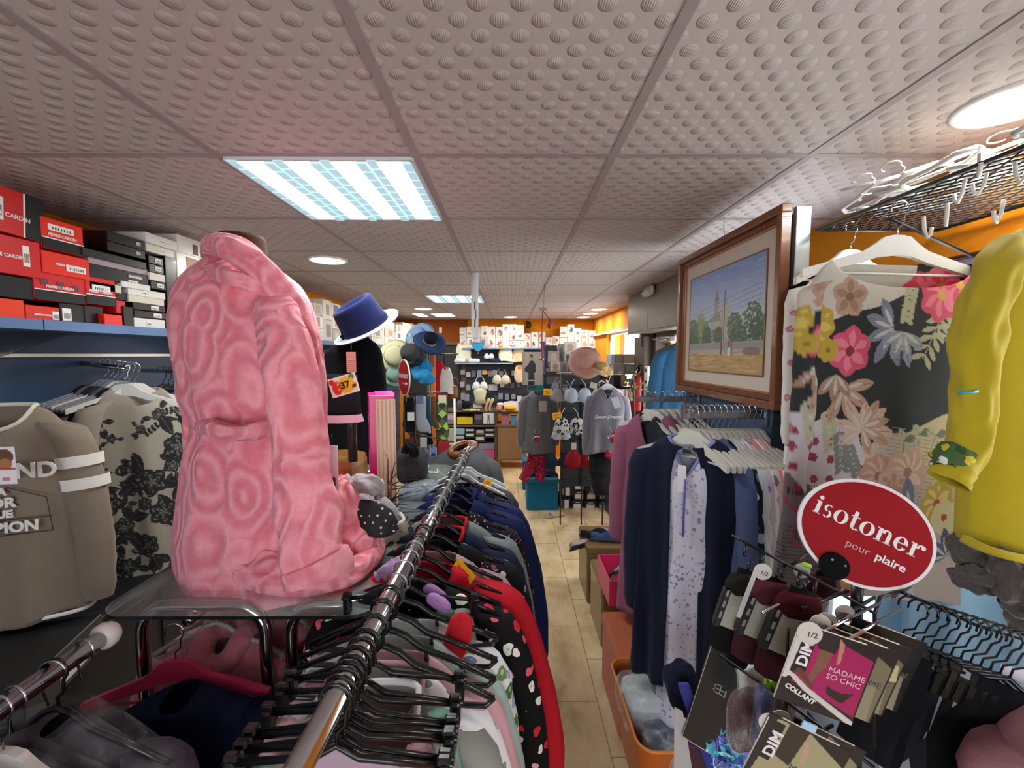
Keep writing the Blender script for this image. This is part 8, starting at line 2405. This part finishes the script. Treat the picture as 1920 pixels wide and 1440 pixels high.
# grey white cartons at the far window
for i, (x0, x1, y0, y1, c_, lb) in enumerate(((1146, 1154, 664, 683, '#c9cfd6', 'slim white carton at the left end of the far window stack'), (1155, 1168, 664, 682, '#a39a92', 'grey carton second in the top row by the far window'), (1169, 1194, 664, 682, '#b8a898', 'long taupe carton in the top row by the far window'),
        (1150, 1172, 683, 702, '#a9a6aa', 'grey carton in the lower row by the far window'), (1173, 1192, 683, 702, '#9a8f84', 'brown grey carton in the lower row by the far window'), (1150, 1163, 704, 724, '#2c2c2e', 'dark picture box under the far window cartons'), (1164, 1176, 704, 724, '#c79a90', 'pink picture box under the far window cartons'))):
    Y = 4.7
    a = PY(x0, y1, Y); b = PY(x1, y0, Y); m = MB(); m.box((0, .12, 0), (b.x - a.x, .24, b.z - a.z), b=.003); o = m.build('carton', plain(c_, .5), None, lb, 'box', 'cartons by the far window', M=TR(((a.x + b.x) / 2, Y, (a.z + b.z) / 2)))
sh = thing('shelving_unit', 'dark shelf unit under the cartons by the far window', 'shelving unit', TR((PY(1172, 730, 4.75).x, 4.85, 0)))
zt_ = PY(1172, 725, 4.7).z
m = MB(); m.box((0, 0, zt_ - .015), (.34, .32, .025)); m.build('board', plain('#3a3a3c', .5), sh)
for s_ in (-1, 1):
    m = MB(); m.box((s_ * .155, 0, (zt_ - .03) / 2), (.025, .3, zt_ - .03)); m.build('side_panel', plain('#3a3a3c', .5), sh)
# small bottles and boxes standing in the far window
r = random.Random(6)
for i in range(7):
    y = 5.0 + .2 * i; h = r.uniform(.1, .3)
    m = MB(); m.box((0, 0, h / 2), (.08, .10, h), b=.004); m.build('window_box', plain(r.choice(['#5a5f6a', '#9b8f86', '#b7a08c', '#8c8a90', '#c9b8a8']), .5), None, f'{ORD[i]} small box from the door on the sill of the far window', 'box', 'boxes on the far window sill', M=TR((XR + .01, y, 1.302)))
# teal cube with slippers, shoe boxes, sandal
tc = cube_box('teal blue storage cube carrying navy slippers', .185, 4.87, .385, .385, '#17698c', grp='teal storage cubes')
cube_box('second teal blue storage cube behind the first', .16, 5.62, .36, .40, '#145a78', grp='teal storage cubes')
for i, (x, y, rz, lb) in enumerate(((.30, 5.02, .3, 'navy felt slipper lying flat on the teal cube'), (.45, 4.98, -.5, 'navy felt slipper leaning on its pair on the teal cube'))):
    o = thing('slipper', lb, 'slipper', TR((x, y, .392 + .02 * i), rz + 1.9, .35 * i, .1), 'navy slippers on the teal cube')
    m = MB(); Rg = []
    for j in range(10):
        v = j / 9; w_ = .052 * (1 - .5 * abs(v - .55) ** 1.5 * 2); hh_ = .02 + .05 * (math.sin(PI * min(1, v * 1.4)) if v < .7 else .6)
        Rg.append([(w_ * math.cos(a), -.135 + .27 * v, max(0, hh_ * math.sin(a)) + .006) for a in [2 * PI * k / 18 for k in range(18)]])
    m.loft(Rg, cap0=True, cap1=True); m.build('upper', cloth('#262c42', fuzz=.002), o, mods=S1)
    m = MB(); m.box((0, 0, .006), (.095, .27, .014), b=.006); m.build('sole', plain('#4a3430', .7), o)
SBG = 'black shoe boxes with white labels on the floor'
def shoebox(x0, x1, y0, y1, Y, lb, up=False, blue=False):
    a = PY(x0, y1, Y); b = PY(x1, y0, Y); w, h = b.x - a.x, b.z - a.z
    m = MB(); m.box((0, .14, 0), (w * .98, .28, h * .98), b=.003); o = m.build('shoe_box', gloss('#17181a', .45), None, lb, 'shoe box', SBG, M=TR(((a.x + b.x) / 2, Y, (a.z + b.z) / 2)))
    m = MB()
    if up: m.box((w * .12, -.001, 0), (w * .4, .002, h * .7))
    else: m.box((0, -.001, -h * .14), (w * .68, .002, h * .5))
    m.build('address_label', plain('#b9cdea' if blue else '#dcd9d4', .5), o)
    m = MB()
    if up: m.box((-w * .32, -.001, 0), (w * .07, .002, h * .5))
    else: m.box((0, -.001, h * .28), (w * .4, .002, h * .09))
    m.build('lettering', plain('#b7b5b0', .5), o)
YS_ = 4.95
for args in ((1052, 1072, 911, 932, 'black shoe box with upright label, upper one at the left of the pile', True), (1050, 1070, 934, 956, 'black shoe box with upright label, bottom left of the pile', True),
             (1075, 1097, 901, 919, 'black shoe box on the very top of the pile'), (1075, 1096, 920, 937, 'black shoe box in the second column, middle row'), (1072, 1094, 938, 956, 'black shoe box in the second column, bottom row'),
             (1098, 1119, 921, 937, 'black shoe box in the third column, upper row'), (1096, 1119, 939, 957, 'black shoe box in the third column, bottom row'),
             (1121, 1143, 919, 937, 'black shoe box with pale blue label, upper right of the pile', False, True), (1120, 1142, 939, 957, 'black shoe box with pale blue label, bottom right of the pile', False, True)):
    shoebox(*args[:4], YS_, *args[4:])
sn = thing('sandal', 'beige and pale blue sandal on the floor in front of the teal cube', 'sandal', TR((PZ(1040, 968, 0).x, PZ(1040, 968, 0).y, 0), -1.2))
m = MB(); m.box((0, 0, .012), (.08, .24, .02), b=.01); m.build('sole', plain('#c9a883', .6), sn, mods=S1)
m = MB(); m.tube([(-.04, -.04, .02), (-.02, -.05, .05), (.02, -.05, .05), (.04, -.04, .02)], .012, 8); m.build('strap', plain('#9fb6c9', .5), sn)
# dark rack pieces behind the left rail between robe and hat
m = MB(); m.box((0, 0, 0), (.05, .02, .10), b=.004); m.build('wall_socket', WHITE, None, 'small white box on the orange back wall at left', 'wall box', M=TR(PY(826, 619, 7.43)))
lump('small_wreath', 'small dark wreath hanging high on the orange back wall', 'wreath', 991, 609, 7.35, .09, .05, .12, cloth('#3a3a2c', fuzz=.01), 40)
